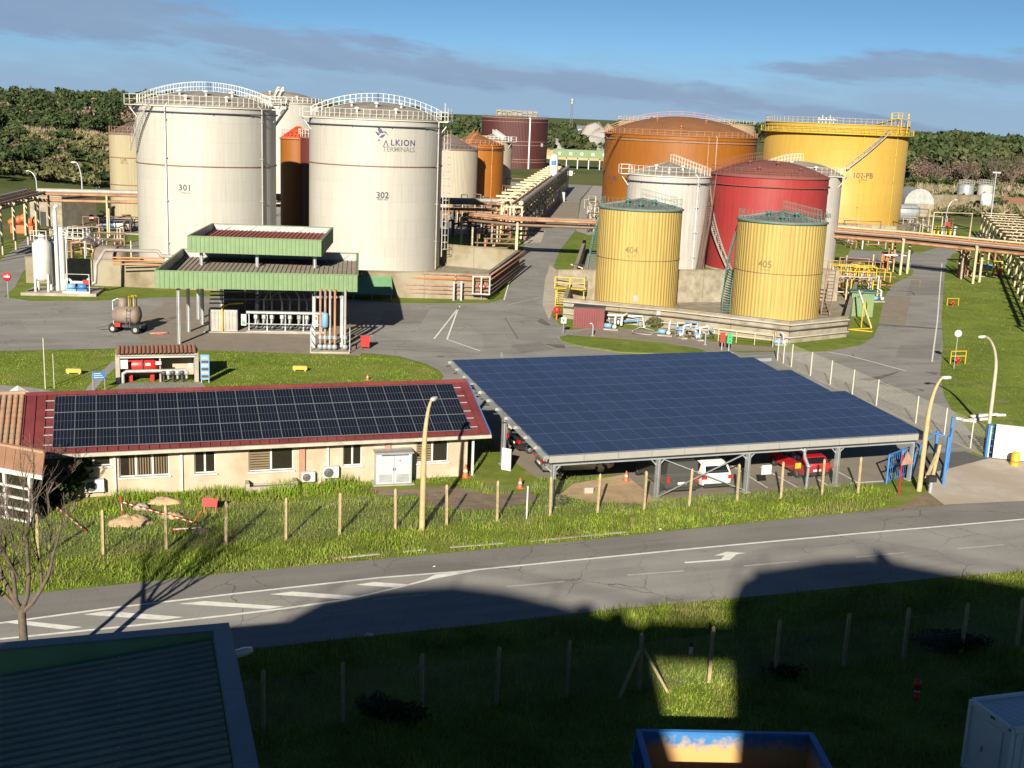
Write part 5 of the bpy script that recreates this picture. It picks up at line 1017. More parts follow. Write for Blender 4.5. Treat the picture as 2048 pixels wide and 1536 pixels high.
# lean-to with green sheet roof beside the canopy
p = G(722, 600); t = thing('lean_to', 'small green sheet roofed lean-to against the bund wall', 'shed', p, R(2)); W_ = 3.6
m = MB(); zh, zl = zat(Vector((p.x, 129.0)), 549), zat(p, 586)
m.add([(-3.5, -.3, zl), (W_-.2, -.3, zl), (W_-.6, 2.6, zh), (-3.5, 2.6, zh), (-3.5, -.3, zl-.08), (W_-.2, -.3, zl-.08), (W_-.6, 2.6, zh-.08), (-3.5, 2.6, zh-.08)], [(0, 1, 2, 3), (7, 6, 5, 4), (0, 4, 5, 1), (1, 5, 6, 2)]); m.build('roof', 'green_fascia_old' if False else 'green_fascia', t)
for x in (-.8, 1.2, 3.2): MB().beam((x, 0, 0), (x, 0, zl), .1).build('post', 'galv_dull', t)
# ladder cage on the right of tank 302
c, Rr, h, face = t_info[T302.name]; a = face+1.42; d = Vector((math.cos(a), math.sin(a), 0)); s_ = Vector((-d.y, d.x, 0)); m = MB()
for sg in (-.3, .3): m.beam(c+d*(Rr+.3)+s_*sg+Vector((0, 0, 1.5)), c+d*(Rr+.3)+s_*sg+Vector((0, 0, h+2.2)), .07)
for k in range(int(h/.9)):
    z = 2.5+k*.9; pts = [c+d*(Rr+.3+.8*math.sin(PI*j/6))+s_*(.45*math.cos(PI*j/6))+Vector((0, 0, z)) for j in range(7)]
    for j in range(6): m.beam(pts[j], pts[j+1], .05)
for j in (1, 3, 5): q = c+d*(Rr+.3+.8*math.sin(PI*j/6))+s_*(.45*math.cos(PI*j/6)); m.beam(q+Vector((0, 0, 2.5)), q+Vector((0, 0, h+1.6)), .04)
m.build('ladder_cage', 'pipe_grey', T302, world=True)
# ================================================================== loading station under the green canopy
paint('canopy_green', (0.135, 0.215, 0.10), .5, .15); pm('canopy_roof', (0.28, 0.265, 0.205), (0.20, 0.185, 0.15), .6, .8, c3=(0.26, 0.19, 0.165), scale3=.2); paint('canopy_red', (0.26, 0.065, 0.055), .7, .15)
KA = R(7.5); KO = G(310, 558, 5.55); KO = Vector((-29.65, 97.9, 0))
def ribbed(m, p0, p1, z0, z1, pitch, depth, out):
    """vertical trapezoid cladding from p0 to p1"""
    d = (p1-p0); L = d.length; d = d/L; n_ = int(L/pitch); q = L/n_
    prof = [(0, 0), (.55, 0), (.65, depth), (.9, depth), (1.0, 0)]
    for k in range(n_):
        for i in range(4):
            a, b = p0+d*(q*(k+prof[i][0]))+out*prof[i][1], p0+d*(q*(k+prof[i+1][0]))+out*prof[i+1][1]
            m.add([(a.x, a.y, z0), (b.x, b.y, z0), (b.x, b.y, z1), (a.x, a.y, z1)], [(0, 1, 2, 3)])
def canopy(label, o, rz, W_, D_, z0, z1, roofmat, zr, posts, name='canopy'):
    t = thing(name, label, 'canopy', o, rz); c4 = [Vector((0, 0, 0)), Vector((W_, 0, 0)), Vector((W_, D_, 0)), Vector((0, D_, 0))]
    for i in range(4):
        a, b = c4[i], c4[(i+1) % 4]; d = (b-a).normalized(); out = Vector((d.y, -d.x, 0)); m = MB(); ribbed(m, a, b, z0, z1, .38, .05, out); m.build('fascia_cladding', 'canopy_green', t)
        m = MB(); m.beam(a-out*.12+Vector((0, 0, (z0+z1)/2)), b-out*.12+Vector((0, 0, (z0+z1)/2)), .04, z1-z0-.05); m.build('fascia_back', 'galv_dull', t)
        m = MB(); m.beam(a-out*.05+Vector((0, 0, z1+.03)), b-out*.05+Vector((0, 0, z1+.03)), .22, .06); m.build('coping', 'canopy_green', t)
    m = MB(); n_ = int(W_/.42)
    for k in range(n_):
        x0, x1 = .2+(W_-.4)*k/n_, .2+(W_-.4)*(k+1)/n_
        for (xa, xb, za, zb) in ((x0, x0+(x1-x0)*.8, 0, 0), (x0+(x1-x0)*.8, x0+(x1-x0)*.88, 0, .07), (x0+(x1-x0)*.88, x1, .07, .07)):
            m.add([(xa, .2, zr[0]+za), (xb, .2, zr[0]+zb), (xb, D_-.2, zr[1]+zb), (xa, D_-.2, zr[1]+za)], [(0, 1, 2, 3)])
    m.build('roof_sheet', roofmat, t)
    MB().bbox(.15, W_-.15, .15, D_-.15, z0+.05, z0+.12).build('soffit', 'steel_dark', t)
    for x, y in posts: m = MB(); m.box((x, y, z0/2+.05), (.10, .30, z0+.1)); m.box((x-.12, y, z0/2+.05), (.025, .28, z0+.1)); m.box((x+.12, y, z0/2+.05), (.025, .28, z0+.1)); m.build('post', 'galv', t)
    for k in range(5): MB().beam((W_*(k+.5)/5, D_-.2, zr[1]), (W_*(k+.5)/5+.8, D_-.15, z1-.1), .08).build('strut', 'galv_dull', t)
    return t
cn = canopy('long loading canopy with pale green cladding and grey ribbed roof', KO, KA, 16.5, 15.5, 4.85, 6.25, 'canopy_roof', (5.35, 5.55), [(1.7, .8), (1.7, 6.5), (1.7, 13.0), (15.2, 6.5), (15.2, 13)])
c2 = canopy('upper green clad canopy with a dark red roof above the loading station', Matrix.Rotation(KA, 3, 'Z') @ Vector((1.35, 9.4, 0))+KO, R(4.0), 11.9, 12.0, 6.7, 8.15, 'canopy_red', (7.45, 7.6), [(1.0, 1.0), (6.0, 1.0), (11.2, 1.0), (1, 11), (11.2, 11)])
def K(x, y, z=0): return Matrix.Rotation(KA, 3, 'Z') @ Vector((x, y, 0))+KO+Vector((0, 0, z))
# loading arms rack
t = thing('loading_rack', 'pump and loading arm rack with grey pipes under the canopy', 'loading rack', K(4.3, 6.8), KA)
for i in range(5): MB().beam((2.6+i*1.6, 0, 0), (2.6+i*1.6, 0, 1.9), .12).build('post', 'galv', t)
MB().bbox(2.4, 9.3, -.35, .6, 1.75, 1.95).build('shelf', 'galv', t); MB().bbox(2.4, 9.3, -.4, 1.2, .05, .2).build('skid', 'galv_dull', t)
xs = [3.2, 3.9, 4.6, 5.5, 6.2, 7.0, 7.7]
for i, x in enumerate(xs):
    pp = MB(); pp.tube([(x, .3, .3), (x, .3, 2.6+.3*(i % 3)), (x+(.35 if i < 3 else -.35), 1.6, 3.3+.2*(i % 2)), (x+(.5 if i < 3 else -.5), 2.8, 3.3+.2*(i % 2))], .07, 8); a_ = pp.build('loading_arm', 'white_paint' if i % 2 else 'galv', t)
    m = MB(); m.lathe([(.001, -.16), (.2, -.16), (.2, .16), (.001, .16)], 12, (x, .05, .6), axis='Y'); m.tube([(x, .05, .4), (x, .05, 1.3)], .13, 8); m.box((x, -.05, 1.45), (.3, .3, .35)); m.build('meter', 'galv_dull' if i % 3 else 'galv', t)
    m = MB(); m.tube([(x-.25, -.2, .35), (x+.1, -.35, .9), (x+.25, -.1, 1.5)], .045, 6); m.build('hose', 'black', t)
for x in (2.2, 8.5): m = MB(); m.box((x, -.45, 1.2), (.45, .2, 1.0)); m.build('control_panel', 'white_paint', t)
MB().box((2.2, -.56, .95), (.3, .02, .3)).build('panel_screen', 'green_paint', t); MB().box((8.5, -.56, 1.45), (.3, .02, .3)).build('panel_screen', 'orange_paint', t)
MB().bbox(2.5, 9.4, -.7, -.62, .85, .92).build('guard_rail', 'galv', t)
t = thing('equipment_crate', 'grey slatted metal crate left of the loading arms', 'crate', K(3.4, 6.6), KA)
MB().bbox(0, 2.5, 0.06, 1.4, .1, 2.0).build('box', 'galv_dull', t)
for k in range(8): MB().bbox(.05+k*.31, .25+k*.31, 0, .055, .25, 1.85).build('slat', 'pipe_grey', t)
MB().tube([(1.2, -.1, .1), (1.2, -.1, 2.3), (1.8, .4, 2.5), (3, .4, 2.6)], .09, 8).build('yellow_pipe', 'yellow_paint', t)
stru('canopy_slab', MB().prism([tuple(K(3.0, 6.2))[:2], tuple(K(13.2, 6.2))[:2], tuple(K(13.2, 9.4))[:2], tuple(K(3.0, 9.4))[:2]], 0, .1), 'concrete')
t = thing('service_pipes', 'dark service pipes hung beneath the canopy roof', 'pipes', K(4, 9))
for i in range(9): z = 2.2+.3*(i % 7); m = MB(); m.tube([K(3.2, 9+i*.35, z), K(8+.6*i, 9+i*.35, z+.1), K(8+.6*i, 9+i*.35, 4.6)], .07, 6); m.build('pipe', 'pipe_grey' if i % 2 else 'steel_dark', t, world=True)
t = thing('back_screen', 'dark ribbed back wall of the loading bay under the canopy', 'screen', K(4, 13.2), KA)
for k in range(5): MB().bbox(k*2.0+.02, k*2.0+1.96, 0, .12, 0, 4.6).build('panel', 'steel_dark', t)
# valve manifold at the right front of the canopy
t = thing('valve_manifold', 'stand of tall vertical pipes and valves on a pad at the canopy corner', 'manifold', K(13.0, -.2), KA)
MB().bbox(-.3, 2.9, -2.2, .4, -.02, .16).build('pad', 'concrete', t)
MB().beam((-.1, -.4, 0), (-.1, -.4, 4.5), .26).build('frame_post', 'galv', t); MB().beam((2.2, .2, 0), (2.2, .2, 4.5), .26).build('frame_post', 'galv', t); MB().beam((-.1, -.2, 4.4), (2.2, .1, 4.4), .18).build('frame_beam', 'galv', t)
for i, (x, mt) in enumerate(((.45, 'pipe_pink'), (.85, 'pipe_pink'), (1.25, 'pipe_grey'), (1.65, 'pipe_orange'), (2.5, 'pipe_grey'))):
    m = MB(); m.tube([(x, -.9, .5), (x, -.9, 4.9), (x, .6, 5.0)], .10, 10); pp = m.build('pipe', mt, t)
    m = MB(); m.lathe([(.001, -.15), (.22, -.15), (.22, .15), (.001, .15)], 14, (x, -1.5, .45), axis='Y'); m.tube([(x, -1.4, .45), (x, -.9, .5)], .12, 8); m.build('valve', 'galv', pp); MB().tube([(x, -.9, 1.0), (x, -.9, 1.3)], .2, 10).build('collar', 'galv', pp)
MB().lathe([(.01, 2.0), (.2, 2.05), (.27, 2.2), (.27, 3.1), (.2, 3.25), (.01, 3.3)], 16, (.85, -1.3, 0)).build('blue_vessel', 'pump_blue', t)
for x0, x1, y0, y1 in ((-.3, -.3, -2, .3), (2.9, 2.9, -2, .3)):
    for z in (.8, 1.5, 2.1): MB().beam((x0, y0, z), (x1, y1, z), .06).build('guard_rail', 'galv', t)
    for y in (-2, .3): MB().beam((x0, y, 0), (x0, y, 2.1), .07).build('guard_post', 'galv', t)
t = thing('hose_cabinet', 'bright red fire hose cabinet standing on the yard edge', 'hose cabinet', G(730, 697), R(10)); MB().box((0, 0, .6), (.72, .5, .85)).build('box', 'red_paint', t); MB().box((0, 0, 1.06), (.8, .58, .07)).build('lid', 'red_paint', t)
for s in (-1, 1): MB().box((s*.28, 0, .09), (.08, .4, .18)).build('leg', 'steel_dark', t)
m = MB(); t = thing('pallet', 'flat grey boards lying on the yard near the red cabinet', 'boards', G(728, 672), .6); MB().bbox(-.8, .8, -.25, .25, .01, .06).build('board', 'galv_dull', t)
# ---- tank trailer on the left yard
t = thing('tank_trailer', 'rusty grey drum trailer with yellow handrails on the left yard', 'trailer', G(255, 664), R(-8)); pm('drum_brown', (0.20, 0.155, 0.125), (0.13, 0.10, 0.085), 1, .6)
MB().lathe([(.01, -1.25), (.45, -1.2), (.8, -1.0), (.8, 1.0), (.45, 1.2), (.01, 1.25)], 24, (0, 0, 1.55), axis='X').build('drum', 'drum_brown', t)
MB().lathe([(.4, 0), (.4, .75), (.01, .85)], 16, (-.35, 0, 2.2)).build('dome', 'drum_brown', t); MB().bbox(-1.5, 1.5, -.5, .5, .5, .68).build('chassis', 'steel_dark', t)
for x in (-1.0, 1.1):
    for s in (-1, 1): w = MB().lathe([(.2, -.1), (.36, -.1), (.38, 0), (.36, .1), (.2, .1)], 16, (x, s*.75, .38), axis='Y').build('wheel', 'tyre', t); MB().lathe([(.001, 0), (.22, 0)], 12, (x, s*.8, .38), axis='Y').build('rim', 'galv_dull', w)
for y in (-.2, .35): MB().tube([(.3, y, 2.3), (.3, y, 3.2), (.75, y, 3.25), (.75, y, 2.2)], .05, 6).build('hand_rail', 'yellow_paint', t)
MB().tube([(-.95, -.6, .6), (-1.0, -.6, 2.8), (-.6, -.5, 3.0), (-.35, -.4, 2.9)], .05, 6).build('vent_pipe', 'galv', t)
m = MB()
for s in (-.18, .18): m.beam((.5+s, -.95, .6), (.5+s, -.7, 2.2), .05)
for k in range(5): m.beam((.32, -.93+.05*k, .8+.3*k), (.68, -.93+.05*k, .8+.3*k), .04)
m.build('ladder', 'steel_dark', t); MB().beam((-1.5, -.2, .55), (-2.6, -.5, .25), .1).build('tow_bar', 'steel_dark', t); MB().box((-.5, -.8, .75), (.5, .1, .35)).build('light_board', 'red_paint', t)
t = thing('hose_heap', 'loose pink hoses heaped on the yard behind the trailer', 'hoses', G(318, 668))
for k in range(3): m = MB(); m.tube([(.7*math.cos(a*.5+k), .35*math.sin(a*.5+k*2), .05+.03*k) for a in range(12+k)], .05, 6); m.build('hose', 'pipe_pink' if k else 'red_paint', t)
# ---- white vessels on a pad at left
t = thing('vapour_unit', 'white upright vessels and stack on a kerbed concrete pad at left', 'process vessels', G(45, 590), R(8))
MB().bbox(0, 7.2, -.2, 5.0, -.02, .22).build('pad', 'concrete', t); MB().bbox(-.1, 7.3, -.3, -.205, 0, .3).build('pad_kerb', 'concrete', t)
x, y, r_ = 1.7, 1.6, .92
MB().lathe([(.01, 1.0), (r_*.7, 1.1), (r_, 1.45), (r_, 4.9), (r_*.7, 5.25), (.35, 5.4), (.3, 5.85), (.01, 5.9)], 28, (x, y, .2)).build('vessel', 'white_paint', t)
for k in range(4): a = k*PI/2+PI/4; MB().beam((x+.9*math.cos(a), y+.9*math.sin(a), .2), (x+.9*math.cos(a), y+.9*math.sin(a), 2.0), .18).build('leg', 'white_paint', t)
for k, (xx, yy, r2, hh) in enumerate(((3.0, 2.2, .2, 8.3), (3.4, 2.6, .34, 6.6))): MB().tube([(xx, yy, .2), (xx, yy, hh), (xx, yy, hh+.15)], r2, 14).build('stack', 'white_paint', t)
MB().tube([(3.0, 2.2, 8.4), (3.0, 2.2, 8.8), (3.35, 2.2, 9.0)], .16, 10).build('stack_elbow', 'white_paint', t); MB().lathe([(.01, .2), (.75, .25), (.75, 5.0), (.4, 5.3), (.01, 5.4)], 22, (3.0, 3.4, 0)).build('rear_vessel', 'cab_grey', t)
m = MB(); rail_run(m, [Vector((.8, 1.0, 5.5)), Vector((1.2, .7, 5.5)), Vector((2.4, .7, 5.5)), Vector((2.6, 2.4, 5.5)), Vector((4.0, 2.4, 5.5))], 1.0, 1, .05); m.build('platform_railing', 'white_paint', t)
for pts in ([(3.9, 2.4, .3), (3.9, 2.4, 6.2), (3.6, 2.4, 6.4)], [(4.1, 1.0, .3), (4.1, 1.0, 2.1), (6.4, 1.0, 2.1), (6.4, 1.0, .3)]): MB().tube(pts, .06, 6).build('pipe', 'white_paint', t)
for k, (xx, mt) in enumerate(((4.6, 'pump_blue'), (5.7, 'blue_paint'))): m = MB(); m.lathe([(.01, -.45), (.28, -.4), (.28, .4), (.01, .45)], 14, (xx, .9, .85), axis='X'); m.box((xx, .9, .45), (1.0, .5, .3)); m.build('pump', mt, t)
MB().lathe([(.2, -.06), (.42, -.06), (.42, .06), (.2, .06)], 16, (4.2, 1.5, 1.2), axis='Y').build('volute', 'white_paint', t); MB().bbox(3.9, 6.6, .1, .5, .22, .42).build('skid', 'white_paint', t); MB().tube([(4.6, 1.4, 1.2), (6.0, 1.4, 1.2), (6.3, 1.4, 1.6)], .16, 10).build('duct', 'white_paint', t); MB().box((6.0, 1.3, 1.25), (.55, .5, .5)).build('valve_body', 'red_paint', t)
MB().tube([(6.6, 1.6, 1.1), (6.9, 1.6, 1.2), (7.0, 1.6, 3.0), (7.6, 3.2, 4.4), (13, 3.3, 4.4), (13.3, 3.4, 3.9), (18, 3.4, 3.8)], .2, 10).build('main_pipe', 'pipe_grey', t)
for k, z in enumerate((3.5, 3.2, 2.8)): MB().tube([(8.2, 4.3, z), (13.5, 4.4, z)], .09, 8).build('pipe', 'pipe_orange', t)
# stair and railings behind the vessels
t = thing('access_stair', 'grey sloping stair with handrails over the bund wall at left', 'stair', G(165, 562), 0)
pa, pb = G(168, 476, 4.6), G(232, 520, 1.2)
for off in (0, .8):
    o = Vector((0, off, 0)); MB().beam(pa+o, pb+o, .06, .25).build('stringer', 'galv', t, world=True); m = MB(); n_ = 8; rail_run(m, [(pa+o).lerp(pb+o, k/n_) for k in range(n_+1)], 1.0, 1, .05); m.build('handrail', 'white_paint', t, world=True)
m = MB()
for k in range(14): q = pa.lerp(pb, (k+.5)/14); m.box(q+Vector((0, .4, .05)), (.25, .74, .04))
m.build('tread', 'galv_dull', t, world=True)['kind'] = 'stuff'
m = MB(); q = pa+Vector((-2.2, .4, 0)); m.box(q+Vector((1.1, 0, -.05)), (2.2, 1.4, .08)); m.build('landing', 'white_paint', t, world=True)
m = MB(); rail_run(m, [pa+Vector((-2.2, -.3, 0)), pa+Vector((-1.1, -.3, 0)), pa+Vector((0, -.3, 0))], 1.05, 1, .05); rail_run(m, [pa+Vector((-2.2, 1.1, 0)), pa+Vector((-1.1, 1.1, 0)), pa+Vector((0, 1.1, 0))], 1.05, 1, .05); m.build('landing_railing', 'white_paint', t, world=True)
m = MB(); z0 = pa.z
for x in (-2.1, -.1): m.beam(pa+Vector((x, .4, -z0)), pa+Vector((x, .4, -.1)), .12)
m.build('support', 'galv', t, world=True)
t = thing('horizontal_tank', 'brown horizontal tank partly behind the bund wall at left', 'tank', G(140, 540), 0); q = Vector((-46.5, 137, 2.0)); m = MB().lathe([(.01, -1.9), (1.1, -1.8), (1.5, -1.4), (1.5, 1.4), (1.1, 1.8), (.01, 1.9)], 24, (0, 0, 0), axis='X'); m.v = [tuple(Vector(v)+q) for v in m.v]; m.build('drum', 'drum_brown', t, world=True); MB().bbox(q.x-1.2, q.x-.8, q.y-1, q.y+1, 0, 1.2).build('saddle', 'concrete', t, world=True); MB().bbox(q.x+.8, q.x+1.2, q.y-1, q.y+1, 0, 1.2).build('saddle', 'concrete', t, world=True)
# ================================================================== pipe racks
def pipe_rack(label, pts, zt, width, lanes, post_every=6.0, legs='cream_paint', name='pipe_rack', leg=.24, beams=True, zoff=None, both=True):
    """lanes: (offset across, height below top, radius, material)"""
    t = thing(name, label, 'pipe rack', Vector((pts[0].x, pts[0].y, 0))); P = [Vector((p.x, p.y, 0)) for p in pts]
    def nrm(i):
        d = (P[min(i+1, len(P)-1)]-P[max(i-1, 0)]).normalized(); return Vector((d.y, -d.x, 0))
    for off, dz, r, mt in lanes: MB().tube([P[i]+nrm(i)*off+Vector((0, 0, zt+dz)) for i in range(len(P))], r, 8).build('pipe', mt, t, world=True)
    for i in range(len(P)-1):
        L = (P[i+1]-P[i]).length; n_ = max(1, int(L/post_every)); d = (P[i+1]-P[i])/L; nn = Vector((d.y, -d.x, 0))
        for k in range(n_+1):
            if k == n_ and i < len(P)-2: continue
            c_ = P[i]+d*(L*k/n_)
            for s in ((-1, 1) if both else (1,)): MB().beam(c_+nn*(s*width/2), c_+nn*(s*width/2)+Vector((0, 0, zt-.25)), leg).build('post', legs, t, world=True)
            if beams: MB().beam(c_-nn*(width/2+.2)+Vector((0, 0, zt-.28)), c_+nn*(width/2+.2)+Vector((0, 0, zt-.28)), leg*.9).build('cross_beam', legs, t, world=True)
    return t
L0, L1, L2 = G(-90, 424, 6.3), G(72, 384, 6.3), G(1000, 405, 6.3)
pipe_rack('left pipe bridge running back beside the left road on cream posts', [L0, L1], 6.3, 3.4, [(-1.3, .1, .34, 'pipe_grey'), (-.4, 0, .2, 'pipe_rust'), (.2, 0, .16, 'pipe_brown'), (.7, -.05, .14, 'pipe_brown'), (1.2, 0, .18, 'pipe_pink'), (-.6, -.9, .16, 'pipe_brown'), (.5, -.9, .14, 'pipe_brown')], 5.5)
pipe_rack('long pipe bridge passing behind the white tanks with a grey main', [L1, L2], 6.3, 2.4, [(-.9, .15, .36, 'pipe_grey'), (.2, -.2, .2, 'pipe_orange'), (.8, -.2, .2, 'pipe_rust'), (1.0, -1.1, .22, 'pipe_rust'), (.1, -1.1, .14, 'pipe_pink')], 9.0)
Q = [G(1000, 405, 6.3), G(1112, 333, 6.3)]
rk = pipe_rack('dark pipe rack with cream sleepers receding to the far centre', [Vector((q.x+1.2, q.y, 0)) for q in Q], 6.0, 4.6, [(2.1, .35, .4, 'pipe_grey'), (1.3, 0, .2, 'pipe_brown'), (.6, 0, .2, 'pipe_rust'), (-.6, 0, .2, 'pipe_brown'), (1.8, -1.0, .25, 'pipe_brown'), (1.2, -1.0, .2, 'pipe_rust'), (1.9, -2.0, .25, 'pipe_brown'), (1.0, -2.0, .2, 'pipe_pink'), (2.0, -3.0, .2, 'pipe_brown'), (1.4, -3.2, .2, 'pipe_rust')], 7.0, leg=.3)
a, b = Q; n_ = 16
for k in range(n_):
    q = a.lerp(b, (k+.5)/n_); MB().box((q.x-.2, q.y, 6.42), (3.8, .9, .3), 0).build('sleeper', 'cream_paint', rk, world=True)
# low bridge over the inner road
a, b = G(935, 427, 5.7), G(1200, 449, 5.3)
pipe_rack('brown pipe bridge crossing over the inner road', [a, G(1035, 437, 5.7), b], 5.4, 2.6, [(-1.1, .35, .15, 'pipe_pink'), (-.7, .3, .18, 'pipe_rust'), (-.2, .3, .14, 'pipe_grey'), (.5, .2, .22, 'pipe_orange'), (1.0, .2, .2, 'pipe_rust'), (-.9, -.5, .16, 'pipe_brown'), (-.2, -.5, .18, 'pipe_rust'), (.6, -.5, .14, 'pipe_brown'), (1.1, -.5, .2, 'pipe_brown')], 9.5, leg=.3)
t = thing('bund_pipes', 'cluster of brown bent pipes rising behind the tan bund wall', 'pipes', G(1000, 520))
for k in range(7):
    x = 922+k*16; p = G(x, 505-k*2); z = zat(p, 452+(k % 3)*8); q = p+Vector((2.5, 3.0, 0)); MB().tube([p, p+Vector((0, 0, z)), q+Vector((0, 0, z)), q+Vector((0, 0, z-2))], .13+.05*(k % 2), 8).build('pipe', ('pipe_rust', 'pipe_brown', 'pipe_pink', 'pipe_orange')[k % 4], t, world=True)
for k in range(6): p = G(930+k*18, 512); z = 1.2+.6*k; MB().tube([p+Vector((0, 1, z)), p+Vector((6, 1.5, z))], .12, 8).build('pipe', 'pipe_brown', t, world=True)
# right pipe bridge
a, b = G(1600, 455, 5.4), G(2120, 502, 5.4)
pipe_rack('cream and orange pipe bridge crossing the right hand road', [a, G(1815, 472, 5.4), b], 5.3, 2.4, [(-1.0, .55, .16, 'cream_paint'), (-.4, .15, .24, 'pipe_orange'), (.3, .1, .14, 'pipe_brown'), (.7, .0, .13, 'pipe_grey'), (1.1, -.1, .14, 'pipe_brown'), (.9, -.75, .2, 'pipe_rust'), (0, -.45, .12, 'steel_dark'), (.5, -.5, .12, 'pipe_brown'), (-.6, -.5, .1, 'steel_dark')], 8.5, leg=.28)
t = thing('pipe_portal', 'cream square pipe portal beyond the right pipe bridge', 'pipe portal', G(1862, 478))
p, q = G(1862, 478), G(1938, 480); MB().tube([p, p+Vector((0, 0, 5.0)), q+Vector((0, 0, 5.0)), q], .16, 10).build('pipe', 'cream_paint', t, world=True)
# big curved rack at right
a, b, e = G(2160, 600, 4.5), G(2062, 480, 4.5), G(1998, 428, 4.5)
rk = pipe_rack('broad cream and rust pipe rack along the right edge', [a, b, e], 4.3, 6.0, [(o_, .05, r_, m_2) for o_, r_, m_2 in ((-2.5, .24, 'pipe_rust'), (-1.7, .16, 'pipe_pink'), (-.9, .2, 'pipe_brown'), (.4, .2, 'pipe_rust'), (1.2, .15, 'pipe_brown'), (2.3, .24, 'pipe_pink'))], 7.0, leg=.22)
for pa_, pb_ in ((a, b), (b, e)):
    L = (pb_-pa_).length; n_ = int(L/6.5); d = (pb_-pa_).normalized()
    for k in range(n_): q = pa_+d*(k+.5)*L/n_; MB().box((q.x, q.y, 4.75), (6.6, .18, .12), math.atan2(d.y, d.x)-PI/2).build('sleeper', 'cream_paint', rk, world=True)
# ================================================================== plant in front of the yellow tanks
t = thing('maroon_cabinet', 'dark red ribbed metal equipment box at the bund wall', 'cabinet', G(1146, 655), R(-6)); 
W_ = (G(1200, 650)-G(1146, 652)).length; m = MB(); ribbed(m, Vector((0, 0, 0)), Vector((W_, 0, 0)), 0, 2.0, .22, .04, Vector((0, -1, 0))); m.build('front_cladding', 'maroon_roof', t); MB().bbox(0.01, W_, .02, 1.6, 0, 1.98).build('body', 'maroon_roof', t); MB().bbox(-.08, W_+.08, -.1, 1.7, 2.0, 2.06).build('roof', 'steel_dark', t)
t = thing('front_pipes', 'long grey pipes hung along the front of the stained bund wall', 'pipes', B[1])
for dz, r, mt in ((1.75, .09, 'pipe_grey'), (1.2, .07, 'steel_dark'), (.55, .08, 'pipe_grey')):
    pts = []
    for i in range(4):
        d = (B[min(i+1, 3)]-B[max(i-1, 0)]).normalized(); pts.append(Vector((B[i].x+d.y*.38, B[i].y-d.x*.38, dz)))
    MB().tube(pts, r, 8).build('pipe', mt, t, world=True)
def pump_set(label, p, rz, mt='pump_blue', s=1.0, extra=True):
    t = thing('pump', label, 'pump', p, rz, 'pumps before the yellow tanks'); MB().bbox(-.7*s, .7*s, -.3*s, .3*s, 0, .14*s).build('base', 'concrete', t)
    MB().lathe([(.01, -.4), (.22, -.36), (.24, 0), (.22, .3), (.01, .34)], 14, (-.3*s, 0, .42*s), axis='X').build('motor', mt, t); MB().lathe([(.01, -.12), (.26, -.12), (.26, .12), (.01, .12)], 16, (.35*s, 0, .42*s), axis='X').build('casing', 'galv', t)
    MB().tube([(.35*s, 0, .5*s), (.35*s, 0, 1.2*s), (.35*s, .8*s, 1.35*s)], .1*s, 8).build('outlet', 'white_paint', t); MB().lathe([(.01, -.05), (.2, -.05), (.2, .05), (.01, .05)], 14, (.35*s, -.35*s, .4*s), axis='Y').build('flange', 'white_paint', t)
pump_set('blue pump at the left end of the row near the maroon box', G(1222, 660), -.2); pump_set('second blue pump from the maroon box', G(1330, 672), -.25); pump_set('third pump with pale blue motor in the row', G(1362, 676), -1.2); pump_set('rightmost pump of the row left of the green box', G(1395, 680), -1.2); pump_set('small blue pump at the wall bend by the yellow barrier', G(1560, 690), .2, s=.8); pump_set('blue pump beside the green hut on the right lawn', G(1755, 604), .3, s=1.1)
t = thing('transfer_pipes', 'looping white transfer pipes and hose on the pump apron', 'pipes', G(1260, 662))
for pts, r, mt in (([(1206, 640, 1.4), (1268, 645, 1.5), (1272, 650, .9)], .13, 'white_paint'), ([(1210, 648, .9), (1285, 652, .95), (1288, 660, .3)], .12, 'white_paint'), ([(1242, 655, .2), (1243, 655, 1.1), (1252, 652, 1.2)], .12, 'white_paint'), ([(1265, 664, .1), (1280, 657, .15), (1310, 664, .1), (1300, 672, .1), (1265, 668, .1), (1330, 666, .1)], .07, 'pipe_grey')):
    MB().tube([G(x, y, 0)+Vector((0, 0, z)) for x, y, z in pts], r, 8).build('pipe', mt, t, world=True)
for x, y in ((1185, 672), (1410, 690)): p = G(x, y); tt = thing('hose_stand', 'bent grey standpipe at the %s end of the pump apron' % ('left' if x < 1300 else 'right'), 'standpipe', p); MB().tube([(0, 0, 0), (0, 0, 1.0), (-.15, 0, 1.2), (-.3, 0, 1.15)], .07, 8).build('pipe', 'galv', tt); MB().box((0, 0, .03), (.3, .3, .06)).build('foot', 'concrete', tt)
for x, y, top, lab in ((1268, 640, 590, 'grey sign post before tank 404'), (1315, 655, 628, 'control station on a post amid the pump plants')):
    p = G(x, y); tt = thing('sign_post', lab, 'sign post', p); z = max(1.8, zat(p, top)); MB().tube([(0, 0, 0), (0, 0, z)], .05, 6).build('post', 'galv', tt); MB().box((0, -.06, z-.35), (.4, .05, .6)).build('plate', 'galv_dull', tt)
